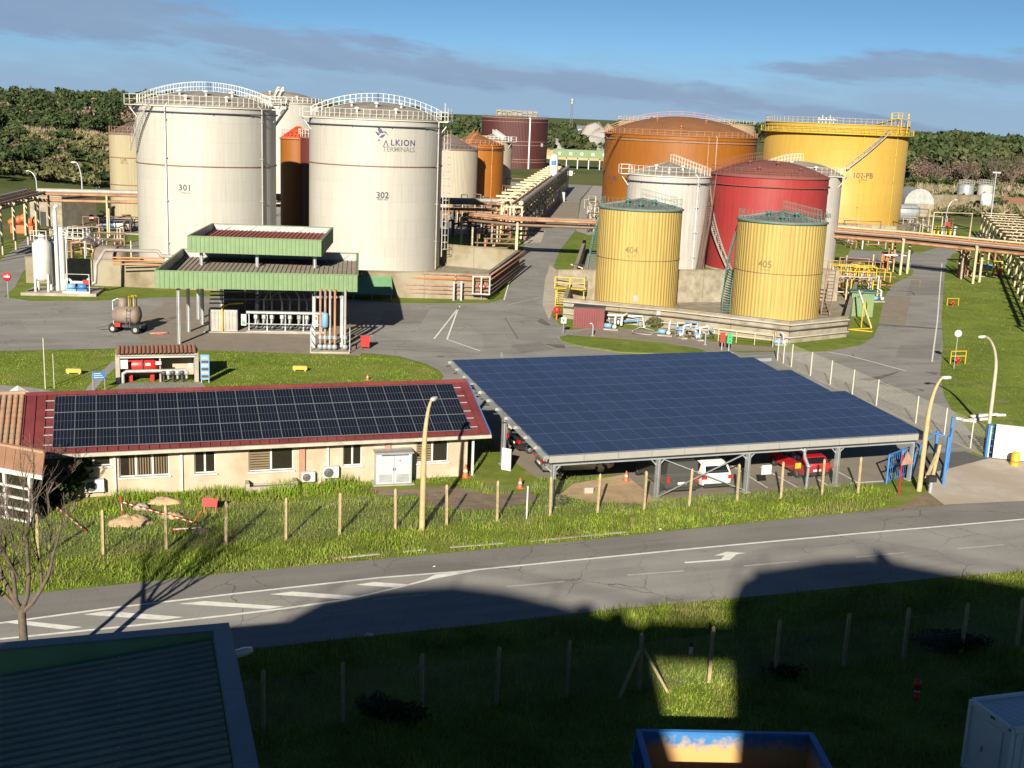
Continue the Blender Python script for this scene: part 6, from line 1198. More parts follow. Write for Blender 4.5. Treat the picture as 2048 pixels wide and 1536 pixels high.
# yellow barrier with pipes, red and green cabinets
def railing(label, pts, hgt, mat, every=1.4, name='guard_railing', group=None, cat='railing'):
    t = thing(name, label, cat, Vector((pts[0].x, pts[0].y, 0)), 0, group)
    for i in range(len(pts)-1):
        a, b = pts[i], pts[i+1]; L = (b-a).length; n_ = max(1, round(L/every))
        for k in range(n_+(1 if i == len(pts)-2 else 0)): q = a.lerp(b, k/n_); MB().beam(q, q+Vector((0, 0, hgt)), .07).build('post', mat, t, world=True)
        for f in (1.0, .55): MB().beam(a+Vector((0, 0, hgt*f)), b+Vector((0, 0, hgt*f)), .06).build('rail', mat, t, world=True)
    return t
railing('pale yellow barrier round the pipe trench before tank 405', [G(1436, 682), G(1545, 694), G(1552, 682)], 1.2, 'yellow_paint' if False else 'cream_paint', 1.5)
for x, y, mt, lab in ((1443, 700, 'red_paint', 'small red box on a post by the barrier'), (1457, 702, 'green_paint', 'bright green box on a post by the barrier')):
    p = G(x, y); tt = thing('call_box', lab, 'box', p); MB().beam((0, 0, 0), (0, 0, 1.2), .07).build('post', 'galv', tt); MB().box((0, -.1, 1.15), (.42, .22, .85)).build('case', mt, tt)
    for z in (.95, 1.3): MB().box((0, -.215, z), (.22, .02, .12)).build('slot', 'steel_dark', tt)
p = G(1130, 612); t = thing('access_platform', 'yellow railed stair platform over the left end of the bund wall', 'platform', p, R(-8))
m = MB(); rail_run(m, [Vector((-1.2, 0, 1.95)), Vector((0.4, 0, 1.95)), Vector((2.0, 0, 1.95)), Vector((2.0, 1.2, 1.95))], 1.15, 1, .08); m.build('railing', 'yellow_paint', t); MB().bbox(-1.2, 2, 0, 1.2, 1.85, 1.94).build('deck', 'yellow_paint', t)
m = MB()
for k in range(8): m.box((-.4, -.2-.17*k, 1.75-.22*k), (1.0, .2, .04))
for s in (-.9, .1): m.beam((s, 0, 1.9), (s, -1.5, .05), .06, .16)
m.build('steps', 'yellow_paint', t)
for x in (-1.1, 1.9): MB().beam((x, .6, 0), (x, .6, 1.85), .1).build('leg', 'yellow_paint', t)
p = G(1113, 640); t = thing('fire_monitor', 'red fire monitor with white notice by the yellow steps', 'fire monitor', p); MB().tube([(0, 0, 0), (0, 0, .8)], .09, 8).build('stand', 'orange_paint', t); m = MB(); m.lathe([(.01, -.1), (.35, 0), (.3, .4), (.1, .6), (.01, .62)], 12, (0, 0, .8)); m.tube([(-.5, -.2, .8), (.45, .1, 1.0)], .12, 8); m.build('head', 'red_paint', t)
p = G(1126, 668); t = thing('notice_board', 'small white notice on a thin post by the fire monitor', 'sign', p); MB().tube([(0, 0, 0), (0, 0, 1.2)], .03, 6).build('post', 'galv', t); MB().box((0, -.03, 1.3), (.5, .03, .55)).build('plate', 'white_paint', t); MB().box((0, -.05, 1.3), (.2, .01, .25)).build('pictogram', 'teal_paint', t)
# green hut with yellow railings and leaning yellow boom, right of tank 405
p = G(1700, 632); t = thing('green_hut', 'green ribbed metal hut right of tank 405', 'hut', p, R(-4)); W_ = 2.4; m = MB(); ribbed(m, Vector((0, 0, 0)), Vector((W_, 0, 0)), 0, 2.6, .22, .04, Vector((0, -1, 0))); m.build('front_cladding', 'canopy_green', t); MB().bbox(.01, W_, .02, 1.6, 0, 2.58).build('body', 'canopy_green', t); MB().bbox(-.25, W_+.25, -.3, 1.8, 2.62, 2.74).build('roof', 'teal_paint', t)
p0 = G(1672, 655); t = thing('yellow_platform', 'cluttered yellow railed valve platform behind the green hut', 'platform', G(1690, 605), R(-4))
for y_, x0, x1, z in ((0, -1.5, 3.6, 2.9), (1.4, -1.5, 3.6, 2.9)): m = MB(); rail_run(m, [Vector((x0+(x1-x0)*k/5, y_+1.6, z)) for k in range(6)], 1.2, 1, .07); m.build('railing', 'yellow_paint', t)
MB().bbox(-1.6, 3.7, 1.6, 3.1, 2.8, 2.9).build('deck', 'galv_dull', t)
for x in (-1.5, 1.0, 3.5): MB().beam((x, 2.4, 0), (x, 2.4, 2.8), .14).build('leg', 'yellow_paint', t)
rr_ = random.Random(5)
for k in range(12): x = -1.3+k*.42; m = MB(); m.tube([(x, 2.2, 2.9), (x, 2.2, 3.2+rr_.random()), (x+.5, 2.6, 3.3+rr_.random()*.7)], .1, 8); m.build('valve_pipe', ('cream_paint', 'pipe_rust', 'yellow_paint', 'pipe_brown')[k % 4], t)
pa, pb = G(1642, 632)+Vector((0, 0, .1)), G(1664, 640)+Vector((.6, 6, 4.6)); t = thing('steel_stair', 'rusty steel stair climbing the wall right of tank 405', 'stair', G(1645, 634))
for off in (0, .9): MB().beam(pa+Vector((off, 0, 0)), pb+Vector((off, 0, 0)), .07, .26).build('stringer', 'pipe_pink', t, world=True)
for k in range(13): q = pa.lerp(pb, (k+.5)/13); MB().box(q+Vector((.45, 0, .06)), (.84, .28, .05)).build('tread', 'pipe_brown', t, world=True)
for off in (-.05, .95): m = MB(); rail_run(m, [pa.lerp(pb, k/5)+Vector((off, 0, 0)) for k in range(6)], 1.0, 1, .05); m.build('handrail', 'pipe_brown', t, world=True)
t = thing('yellow_boom', 'leaning white and yellow loading boom on a yellow foot frame', 'loading boom', G(1736, 660))
a, b, top = G(1697, 660), G(1742, 658), None; top = G(1712, 640)+Vector((0, 0, zat(G(1712, 640), 582))); m = MB().beam(b+Vector((0, 0, .1)), top, .16); m.build('boom', 'white_paint', t, world=True)
for p, q in ((a, b), (a, a+Vector((2.1, -.9, 0))), (a+Vector((2.1, -.9, 0)), b), (G(1722, 657), G(1722, 657)+Vector((0, 0, 2.6))), (b, G(1722, 657)+Vector((0, 0, 2.6)))): MB().beam(p+Vector((0, 0, .08)), q+Vector((0, 0, .08)), .09).build('frame_bar', 'yellow_paint', t, world=True)
MB().tube([G(1736, 640)+Vector((0, 0, .8)), G(1728, 630)+Vector((0, 0, 2.4)), top+Vector((.3, 0, 0))], .05, 6).build('cable', 'yellow_paint', t, world=True)
# hydrants in yellow frames on the right lawn
for x, y, lab in ((1905, 612, 'red hydrant in a yellow frame on the upper right lawn'), (1915, 728, 'red hydrant in a taller yellow frame by the round sign')):
    p = G(x, y); t = thing('hydrant', lab, 'hydrant', p, R(15), 'framed hydrants on the right lawn'); hh = .9 if y < 700 else 1.15; w = .75
    for z in ([hh] if y < 700 else [hh, hh*.62]): MB().tube([(-w, 0, z), (w, 0, z)], .05, 6).build('frame_rail', 'yellow_paint', t)
    for s in (-1, 1): MB().tube([(s*w, 0, -.02), (s*w, 0, hh)], .05, 6).build('frame_post', 'yellow_paint', t)
    MB().lathe([(.12, 0), (.12, .4), (.22, .42), (.22, .55), (.01, .68)], 12).build('body', 'red_paint', t)
    for s in (-1, 1): MB().lathe([(.07, 0), (.09, .05), (.09, .14), (.01, .15)], 8, (s*.14 if s > 0 else -.29, 0, .35), axis='X').build('outlet', 'orange_paint', t)
# ================================================================== fire water shed with the red tank
p = G(232, 768); sh = thing('foam_shed', 'open brick shed with tiled roof sheltering the red foam tank', 'shed', p, R(17)); SW = 5.75
MB().bbox(0, .3, 0, 2.2, 0, 2.15).build('side_wall', 'concrete', sh); MB().bbox(SW-.3, SW, 0, 2.2, 0, 2.15).build('side_wall', 'concrete', sh); MB().bbox(.3, SW-.3, 2.0, 2.2, 0, 2.3).build('back_wall', 'render_cream', sh); MB().bbox(3.0, 3.12, .3, 2.0, 0, 2.0).build('partition', 'concrete', sh); MB().bbox(.3, SW-.3, .05, .22, 1.85, 2.08).build('lintel', 'white_paint', sh)
pm('tile_brown', (0.25, 0.115, 0.075), (0.17, 0.08, 0.055), 2, .85)
for k in range(19): m = MB(); x = .1+k*.292; m.lathe([(.14, 0), (.15, 1.9)], 6, (0, 0, 0), axis='Y', a0=0, a1=PI); m.v = [(v[0]+x+.14, v[1]-.1, v[2]+2.1+.12*(v[1])) for v in m.v]; m.build('roof_tile', 'tile_brown', sh)
MB().bbox(.0, SW, -.12, 2.3, 2.02, 2.1).build('roof_deck', 'concrete', sh)
t = thing('foam_tank', 'glossy red horizontal foam tank inside the open shed', 'tank', WM[sh.name] @ Vector((1.75, 1.05, 0)), R(17)); MB().lathe([(.01, -1.2), (.35, -1.15), (.6, -.85), (.6, .85), (.35, 1.15), (.01, 1.2)], 24, (0, 0, 1.15), axis='X').build('drum', 'red_paint', t)
for s in (-.75, .75): MB().bbox(s-.14, s+.14, -.45, .45, 0, .7).build('foot', 'red_paint', t)
MB().tube([(.1, -.62, 1.8), (.1, -.68, 1.2), (.15, -.6, .8)], .03, 6).build('gauge_pipe', 'steel_dark', t); MB().bbox(.3, .65, -.64, -.6, 1.2, 1.4).build('label_plate', 'white_paint', t)
t = thing('foam_pipework', 'grey pipework with valves across the shed front', 'pipes', WM[sh.name] @ Vector((.4, .1, 0)), R(17)); MB().tube([(.1, -.1, .05), (.1, -.1, .75), (.35, -.1, .9), (4.4, -.1, .9)], .13, 10).build('pipe', 'galv_dull', t)
for k in range(6): x = 2.9+k*.32; m = MB(); m.tube([(x, -.1, .9), (x, -.1, .3 if k % 2 else .1)], .09, 8); m.lathe([(.01, -.06), (.18, -.06), (.18, .06), (.01, .06)], 12, (x, -.25, .75), axis='Y'); m.build('valve', 'galv_dull' if k % 2 else 'steel_dark', t)
MB().bbox(-.05, .45, -.12, -.08, 1.1, 1.75).build('notice', 'white_paint', t); MB().bbox(2.35, 2.75, -.12, -.08, 1.35, 1.6).build('notice', 'white_paint', t); MB().bbox(4.6, 4.95, -.12, -.08, 1.15, 1.4).build('notice', 'white_paint', t)
t = thing('information_board', 'tall blue framed notice board leaning at the shed end', 'board', WM[sh.name] @ Vector((SW+.12, -.35, 0)), R(10)); MB().bbox(0, .62, 0, .06, .25, 2.1).build('panel', 'pump_blue', t); 
for k in range(6): MB().bbox(.06, .56, -.012, -.002, .4+k*.27, .58+k*.27).build('sheet', 'galv' if k % 2 else 'steel_dark', t)
MB().beam((.05, .03, 0), (.05, .03, .3), .06).build('leg', 'galv', t); MB().beam((.57, .03, 0), (.57, .03, .3), .06).build('leg', 'galv', t)
p = G(186, 783); t = thing('information_board', 'small blue lettered board on two posts by the gravel path', 'board', p, R(30)); 
for x in (0, .8): MB().beam((x, 0, 0), (x, 0, 1.35), .05).build('post', 'galv', t)
MB().bbox(0, .85, -.04, -.01, .85, 1.4).build('panel', 'blue_paint', t)
for k in range(3): MB().bbox(.08, .76-.1*k, -.046, -.042, .95+k*.14, 1.0+k*.14).build('text_line', 'white_paint', t)
for x, y, lab in ((148, 748, 'yellow pipeline marker on the lawn left of the shed'), (600, 742, 'yellow pipeline marker on the lawn right of the shed')):
    t = thing('pipeline_marker', lab, 'marker', G(x, y), R(5), 'yellow lawn markers'); MB().bbox(-.55, .55, -.12, .12, .12, .38).build('beam', 'yellow_paint', t); MB().bbox(-.5, .5, -.1, .1, .385, .42).build('cap', 'concrete', t)
    for s in (-.4, .4): MB().bbox(s-.06, s+.06, -.06, .06, 0, .12).build('foot', 'galv', t)
p = G(91, 778); t = thing('thin_mast', 'thin pale mast on the left lawn behind the house', 'mast', p); z = zat(p, 676); MB().tube([(0, 0, 0), (0, 0, z)], .045, 6).build('pole', 'lamp_pale', t); MB().tube([(.5, .3, 0), (.5, .3, z*.68)], .03, 6).build('stay_pole', 'lamp_pale', t)
# ---- van under the left pipe bridge and other odds and ends
t = car('grey van with a blue and white panel parked under the left pipe bridge', 'van', 'car_silver', G(228, 462), R(185), 'van'); MB().bbox(-1.9, -.2, .975, .985, .6, 1.6).build('white_panel', 'plate_white', t); m = MB(); m.add([(.5, .99, .55), (-.3, .99, .55), (-.1, .99, 1.75), (.9, .99, 1.75)], [(0, 1, 2, 3)]); m.build('blue_panel', 'blue_paint', t)
t = thing('orange_bundle', 'orange wrapped valve station between the left rack posts', 'valve station', G(48, 467)); m = MB()
for k in range(5): m.lathe([(.01, -.6), (.6, -.3), (.7, .2), (.01, .7)], 10, (-1.6+k*.8, .3*(k % 2), 1.6+.3*(k % 3)))
m.build('wrapping', 'orange_paint', t); MB().bbox(-1.8, 1.8, -.4, .6, 0, 1.2).build('frame', 'orange_paint', t)
t = thing('block_house', 'grey windowless service building beyond the left pipe bridge', 'building', G(92, 452), R(-20)); MB().bbox(-3, 3.2, 0, 8, 0, 4.6).build('wall', 'concrete_old', t); MB().bbox(-3.15, 3.35, -.15, 8.2, 4.6, 4.8).build('roof', 'concrete', t); MB().bbox(-1, .1, -.05, -.004, 0, 2.2).build('door', 'steel_dark', t)
# far green loading canopy, white sheds, far site
t = thing('far_canopy', 'distant pale green loading canopy in the centre background', 'canopy', G(1104, 342)); p, q = G(1104, 342), G(1215, 346); z0, z1 = zat(p, 314), zat(p, 298); m = MB(); d = (q-p); m.beam(p+Vector((0, 0, (z0+z1)/2)), q+Vector((0, 0, (z0+z1)/2)), .3, z1-z0); m.build('fascia', 'canopy_green', t, world=True); nn = Vector((-d.y, d.x, 0)).normalized(); m = MB(); m.beam(p+nn*6+Vector((0, 0, z1-.3)), q+nn*6+Vector((0, 0, z1-.3)), 11.6, .3); m.build('roof', 'canopy_roof', t, world=True)
for k in range(5): c_ = p.lerp(q, (k+.3)/5); MB().beam(c_+nn*1.5, c_+nn*1.5+Vector((0, 0, z0)), .35).build('post', 'galv', t, world=True); MB().box(p.lerp(q, (k+.6)/5)-nn*.2+Vector((0, 0, (z0+z1)/2)), (1.0, .1, 1.0)).build('sign_square', 'white_paint', t, world=True)
for x, y, w, hh, lab in ((1133, 268, 20, 5, 'white industrial shed in the far distance by the maroon tank'), (1180, 262, 18, 3.5, 'long white roofed shed in the far distance')):
    Y = 900; p = A(x, y, Y); t = thing('industrial_shed', lab, 'shed', (p.x, Y, 0)); MB().bbox(-w/2, w/2, 0, 14, -2, max(2, p.z)+hh*.4).build('wall', 'white_paint', t); m = MB(); zt = max(2, p.z)+hh*.4; m.add([(-w/2-.5, -.5, zt), (w/2+.5, -.5, zt), (w/2+.5, 14.5, zt), (-w/2-.5, 14.5, zt), (-w/2-.5, 7, zt+2.2), (w/2+.5, 7, zt+2.2)], [(0, 1, 5, 4), (2, 3, 4, 5), (0, 4, 3), (1, 2, 5)]); m.build('roof', 'galv', t); MB().bbox(-3, 3, -.1, -.01, -2, zt-1.5).build('door', 'galv_dull', t)
p = A(1143, 232, 1100); t = thing('radio_mast', 'dark lattice radio mast on the skyline', 'mast', (p.x, 1100, 0)); zt = A(1143, 196, 1100).z; zb = p.z
for sx, sy in ((-1.2, -1.2), (1.2, -1.2), (1.2, 1.2), (-1.2, 1.2)): MB().beam((sx, sy, -3), (sx*.6, sy*.6, zt), .35).build('leg', 'steel_dark', t)
for k in range(9): z = zb*.3+(zt-zb*.3)*k/9; MB().beam((-1.1, -1.1, z), (1.0, -1.0, z+(zt-zb*.3)/9), .25).build('brace', 'steel_dark', t)
for z in (zt-1.5, zt-4): MB().lathe([(1.6, -1), (1.6, 1)], 10, (0, 0, z)).build('antenna', 'galv_dull', t)

# ---- dense local pipework
def pipe_cluster(label, px0, px1, py0, py1, zmax, n_, seed, mats, rad=(.07, .16), cat='pipes', name='pipe_cluster'):
    rr = random.Random(seed); t = thing(name, label, cat, G((px0+px1)/2, (py0+py1)/2))
    for k in range(n_):
        p = G(rr.uniform(px0, px1), rr.uniform(py0, py1)); q = G(rr.uniform(px0, px1), rr.uniform(py0, py1)); z = rr.uniform(.4, 1)*zmax; r_ = rr.uniform(*rad); c_ = Vector((q.x, p.y, 0))
        if k % 3 == 0: pts = [p, p+Vector((0, 0, z)), c_+Vector((0, 0, z)), c_+Vector((0, 0, z*rr.uniform(.2, .6)))]
        elif k % 3 == 1: pts = [p+Vector((0, 0, z*.5)), c_+Vector((0, 0, z*.5)), q+Vector((0, 0, z*.5))]
        else: pts = [p, p+Vector((0, 0, z*.7)), p+Vector((rr.uniform(-1.5, 1.5), rr.uniform(-1, 1), z*.8))]
        if (pts[1]-pts[0]).length < .1 or (pts[2]-pts[1]).length < .1: continue
        MB().tube(pts, r_, 7).build('pipe', mats[k % len(mats)], t, world=True)
    for k in range(max(3, n_//5)):
        p = G(rr.uniform(px0, px1), rr.uniform(py0, py1)); z = rr.uniform(.5, .9)*zmax; MB().beam(p, p+Vector((0, 0, z)), .14).build('support', 'galv_dull' if k % 2 else 'cream_paint', t, world=True)
BR = ('pipe_rust', 'pipe_brown', 'pipe_brown', 'pipe_pink', 'steel_dark'); GY = ('pipe_grey', 'pipe_brown', 'galv_dull', 'cream_paint', 'steel_dark')
pipe_cluster('tangle of shaded brown pipes right of tank 302', 893, 1010, 432, 476, 5.0, 44, 31, BR, (.1, .2)); pipe_cluster('thicket of pipes under the dark receding rack', 1000, 1090, 395, 440, 5.0, 30, 32, BR, (.1, .22)); pipe_cluster('pipework between tank 301 and the access stair', 120, 270, 488, 522, 3.2, 30, 33, ('pipe_brown', 'pipe_pink', 'cream_paint', 'concrete', 'pipe_rust')); pipe_cluster('dark pipework in the gap between the two white tanks', 556, 616, 402, 450, 5, 14, 34, ('steel_dark', 'pipe_brown', 'pipe_grey'))
pipe_cluster('grey and yellow stair and pipe tangle left of tank 404', 1172, 1196, 420, 470, 5, 22, 35, GY); pipe_cluster('rusty valve pipework behind the yellow platform', 1665, 1745, 545, 600, 3.4, 40, 36, ('cream_paint', 'pipe_rust', 'pipe_brown', 'yellow_paint', 'pipe_pink'), (.06, .13)); pipe_cluster('pipes beside the bund corner right of the red tank', 1660, 1740, 470, 500, 3.6, 30, 37, ('pipe_grey', 'pipe_rust', 'pipe_brown', 'white_paint', 'pipe_pink')); pipe_cluster('grey plant pipework right of the 102-PB tank base', 1812, 1862, 448, 476, 3.6, 26, 38, GY)
pipe_cluster('orange drop pipes at the right end of the pipe bridge', 1915, 1935, 548, 560, 5.2, 10, 39, ('pipe_orange', 'cream_paint', 'pipe_rust'), (.1, .17)); pipe_cluster('brown drop pipes at the left end of the right pipe bridge', 1762, 1788, 530, 545, 5.2, 9, 40, ('pipe_orange', 'white_paint', 'cream_paint')); pipe_cluster('low pipes and valves along the bund before tank 404', 1205, 1300, 645, 656, 1.1, 16, 41, ('white_paint', 'pipe_pink', 'pipe_grey', 'pump_blue'), (.05, .1)); pipe_cluster('small pipes and valves along the bund before tank 405', 1330, 1430, 664, 678, 1.0, 16, 42, ('white_paint', 'pipe_grey', 'pipe_brown', 'pump_blue'), (.05, .1)); pipe_cluster('pipes over the bund corner left of tank 404', 1140, 1182, 560, 600, 2.6, 16, 43, GY, (.06, .12)); pipe_cluster('pipework on the ground left of the 301 tank under the pipe bridge', 190, 275, 440, 470, 2.6, 18, 44, BR)
# ================================================================== tiled house and veranda at the left edge
pm('tile_tan', (0.34, 0.20, 0.12), (0.23, 0.135, 0.085), 2.5, .9, c3=(0.28, 0.19, 0.13), scale3=.6); pm('roof_brown2', (0.20, 0.105, 0.06), (0.15, 0.08, 0.05), 1.2, .75)
tl = thing('tiled_house', 'house end with rounded tan roof tiles left of the solar panels', 'house', place_h(-HL-.02, 0), HA)
LW = 5.2; n_ = 18
m = MB(); m.quad(rp(-LW, 0, .0), rp(0, 0, .0), rp(0, LS, .0), rp(-LW+2.0, LS, .0)); m.quad((-LW, 2*HD, ZE), (-LW+2, HD, ZG), (0, HD, ZG), (0, 2*HD, ZE)); m.add([rp(-LW, 0), (-LW+2, HD, ZG), (-LW, 2*HD, ZE)], [(0, 1, 2)]); m.build('roof_deck', 'tile_tan', tl)
for k in range(n_):
    x = -.14-k*LW/n_; top = LS if x > -LW+2 else LS*(x+LW)/2.0
    if top < .5: continue
    rows = max(1, int(top/.42))
    m = MB(); pts = []
    for j in range(rows): m.lathe([(.115, j*top/rows-.03), (.10, (j+1)*top/rows)], 6, (0, 0, 0), axis='Y', a0=0, a1=PI)
    m.v = [rp(x+v[0], v[1], .02+v[2]*.8) for v in m.v]; m.build('tile_row', 'tile_tan', tl)
m = MB(); m.tube([rp(-LW+.05, .05, .06), Vector((-LW+2, HD, ZG+.08)), Vector((0, HD, ZG+.08))], .13, 8); m.build('hip_tile', 'tile_tan', tl)
MB().bbox(-LW+.4, 0, OV, 2*HD-OV, 0, 2.5).build('wall', 'render_cream', tl); MB().bbox(-LW, 0, -.16, -.01, ZE-.2, ZE-.02).build('gutter', 'gutter', tl)
t = thing('chimney', 'pale concrete chimney with curved cowl at the left edge', 'chimney', place_h(-HL-4.2, HD+.3, 3.4), HA); MB().bbox(-.35, .35, -.35, .35, 0, 1.35).build('stack', 'concrete', t); MB().lathe([(.62, -.5), (.62, .5), (.55, .5), (.55, -.5)], 12, (0, 0, 1.3), axis='Y', a0=.1, a1=PI-.1).build('cowl', 'concrete', t); 
p = place_h(-HL-.6, HD+2.6, 3.9); t = thing('roof_cowl', 'small white pyramid vent behind the maroon ridge', 'roof vent', p, HA); MB().lathe([(.6, 0), (.6, .1), (.01, .5)], 4, smooth=False).build('cap', 'white_paint', t); MB().bbox(-.5, .5, -.5, .5, -.5, 0).build('base', 'concrete', t)
# wing with brown sheet roof and white framed veranda
q = G(84, 951, 2.65); VA = R(-22); vw = thing('veranda_wing', 'low wing with brown sheet roof and white framed glazing at the left edge', 'veranda', (q.x, q.y, 0), VA); VL = 7.0
rq = WM[vw.name].inverted() @ G(90, 906, 3.7); VD, VX = rq.y, rq.x          # ridge end
def vr(x, f, o=0.0): return (x+VX*f, VD*f, 2.65+1.05*f+o)
for k in range(12):
    x0, x1 = -VL*(k+1)/12+.01, -VL*k/12-.01; m = MB(); m.add([vr(x0, 0), vr(x1, 0), vr(x1, 1), vr(x0, 1), vr(x0, 0, -.07), vr(x1, 0, -.07), vr(x1, 1, -.07), vr(x0, 1, -.07)], [(0, 1, 2, 3), (4, 7, 6, 5), (0, 4, 5, 1), (1, 5, 6, 2), (0, 3, 7, 4)]); m.build('roof_panel', 'roof_brown2', vw)
    MB().beam(vr(x1, 0, .04), vr(x1, 1, .04), .05, .06).build('roof_seam', 'tile_brown', vw)
MB().beam(vr(-VL, 1, .05), vr(0, 1, .05), .2, .12).build('ridge', 'tile_tan', vw); MB().bbox(-VL, .05, -.06, -.005, 2.45, 2.66).build('fascia', 'white_paint', vw)
MB().bbox(-VL, -1.05, .35, .45, 0, 2.5).build('glazing', 'window_glass', vw)
for x in (-1.05, -2.6, -4.1, -5.6): MB().bbox(x-.07, x+.07, .22, .34, 0, 2.5).build('frame_post', 'white_paint', vw)
for z in (.06, .62, 1.18, 1.72, 2.36): MB().bbox(-VL, -1.13, .24, .33, z-.05, z+.05).build('frame_rail', 'white_paint', vw)
# ================================================================== entrance gate on the right
t = thing('blue_gate', 'open blue mesh gate leaf standing near the red warning sign', 'gate', G(1772, 968)); a, b = G(1772, 968), G(1826, 946); d = b-a; hh = 1.75
for f in (0, .5, 1): MB().beam(a+d*f, a+d*f+Vector((0, 0, hh)), .08).build('frame_post', 'blue_paint', t, world=True)
for z in (.15, .95, hh): MB().beam(a+Vector((0, 0, z)), b+Vector((0, 0, z)), .07).build('frame_rail', 'blue_paint', t, world=True)
for k in range(14): q = a+d*((k+.5)/14); MB().beam(q+Vector((0, 0, .18)), q+Vector((0, 0, hh-.03)), .022).build('bar', 'blue_paint', t, world=True)
t = thing('sliding_gate_frame', 'tall blue steel gate frame beside the yellow wooden braces', 'gate frame', G(1888, 965)); a, b = G(1886, 970), G(1893, 940); 
for q, z in ((a, 2.9), (b, 3.3)): MB().beam(q, q+Vector((0, 0, z)), .14).build('post', 'blue_paint', t, world=True)
for z in (.4, 1.4, 2.6): MB().beam(a+Vector((0, 0, z)), b+Vector((0, 0, z)), .09).build('rail', 'blue_paint', t, world=True)
MB().tube([a+Vector((-.1, 0, 2.9)), a+Vector((-.7, .3, 3.0)), a+Vector((-1.3, .6, 2.2)), a+Vector((-1.6, .7, .3))], .06, 8).build('bow', 'blue_paint', t, world=True); 
c_ = G(1866, 938); MB().beam(c_, c_+Vector((0, 0, 2.4)), .14).build('rear_post', 'blue_paint', t, world=True)
t = thing('timber_brace', 'pair of yellowed timber posts propped beside the blue gate frame', 'timber posts', G(1862, 962)); q = G(1863, 962); MB().beam(q, q+Vector((.25, .1, 2.2)), .17).build('post', 'post_concrete', t, world=True); q2 = G(1838, 965); MB().beam(q2+Vector((.3, 0, 0)), q+Vector((.15, 0, 1.7)), .13).build('brace', 'post_concrete', t, world=True)
t = thing('letter_box', 'black letter box on a steel post by the gate', 'letter box', G(1860, 985), R(15)); MB().tube([(0, 0, 0), (0, 0, .65)], .11, 10).build('post', 'galv', t); MB().box((0, 0, .78), (.5, .3, .28)).build('box', 'black', t); MB().box((0, 0, .95), (.56, .36, .06)).build('lid', 'black', t)
t = thing('warning_sign', 'faded red triangular warning sign on a red post', 'sign', G(1797, 988), R(20)); MB().tube([(0, 0, 0), (0, 0, 2.3)], .05, 8).build('post', 'car_red', t); m = MB(); m.add([(-.1, -.06, 1.7), (.75, -.06, 1.75), (.25, -.06, 2.5), (-.1, -.03, 1.7), (.75, -.03, 1.75), (.25, -.03, 2.5)], [(0, 1, 2), (5, 4, 3), (0, 3, 4, 1), (1, 4, 5, 2), (2, 5, 3, 0)]); m.build('triangle', 'pipe_pink', t)
t = thing('white_gate', 'closed white panelled gate at the right edge', 'gate', G(1984, 918)); a = G(1984, 918); b = G(2250, 948); 
for k in range(7):
    for j in range(5):
        p0, p1 = a.lerp(b, k/7+.001), a.lerp(b, (k+1)/7-.001); z = .1+j*.42; MB().beam(p0+Vector((0, 0, z+.2)), p1+Vector((0, 0, z+.2)), .06, .405).build('panel', 'white_paint', t, world=True)
MB().beam(a+Vector((0, 0, 2.24)), b+Vector((0, 0, 2.24)), .12, .06).build('top_rail', 'white_paint', t, world=True)
t = thing('gate_post', 'blue double gate post left of the white gate', 'gate post', G(1972, 914)); 
for s in (0, .42): MB().bbox(s-.12, s+.12, -.12, .12, 0, 2.15).build('column', 'blue_paint', t)
for k in range(5): MB().bbox(.0, .42, -.03, .03, .3+k*.42, .36+k*.42).build('rung', 'blue_paint', t)
t = thing('bollard', 'fat yellow rounded bollard before the white gate', 'bollard', G(2029, 931)); MB().lathe([(.27, 0), (.27, .7), (.2, .86), (.01, .9)], 18).build('body', 'yellow_paint', t); MB().lathe([(.275, .25), (.275, .32)], 18).build('band', 'orange_paint', t)
# white mesh fence between car park and yard
paint('fence_white', (0.42, 0.40, 0.345), .5, .1)
fb = [(1500, 724), (1540, 729), (1582, 736), (1649, 753), (1686, 771), (1726, 791), (1769, 813), (1840, 849), (1890, 875), (1940, 899), (1972, 915)]; fp = [G(*p) for p in fb]; a, b = fp[2], fp[-2]; fp = [a+(b-a)*((p-a).dot(b-a)/(b-a).length_squared) for p in fp]
t = thing('mesh_fence', 'pale welded mesh fence with white posts behind the carport', 'fence', fp[0])
for p in fp: MB().beam(p, p+Vector((0, 0, 2.05)), .08).build('post', 'fence_white', t, world=True)
for i in range(len(fp)-1):
    m = MB(); a, b = fp[i], fp[i+1]; L = (b-a).length
    for k in range(int(L/.10)): q = a.lerp(b, (k+.5)*.10/L); m.beam(q+Vector((0, 0, .05)), q+Vector((0, 0, 2.0)), .006)
    for k in range(14): m.beam(a+Vector((0, 0, .08+k*.145)), b+Vector((0, 0, .08+k*.145)), .008)
    m.build('mesh_panel', 'fence_white', t, world=True)['kind'] = 'stuff'
    MB().beam(a+Vector((0, 0, .04)), b+Vector((0, 0, .04)), .12, .12).build('foot_beam', 'concrete', t, world=True)
for i, (x, y, L, rz) in enumerate(((1950, 842, 2.2, .35), (1968, 838, 2.4, .42), (1985, 833, 2.0, .2), (1932, 843, 1.4, -.7))):
    t = tag(MB().box((0, 0, .12), (L, .22, .16), 0).build('plank', 'white_paint', loc=G(x, y)+Vector((0, 0, .0+.17*(i == 1))), rz=rz), ('white plank nearest the fence corner', 'white plank lying on top of the pile', 'white plank at the right end of the pile', 'short white plank askew left of the pile')[i], 'plank', 'white planks on the lawn')
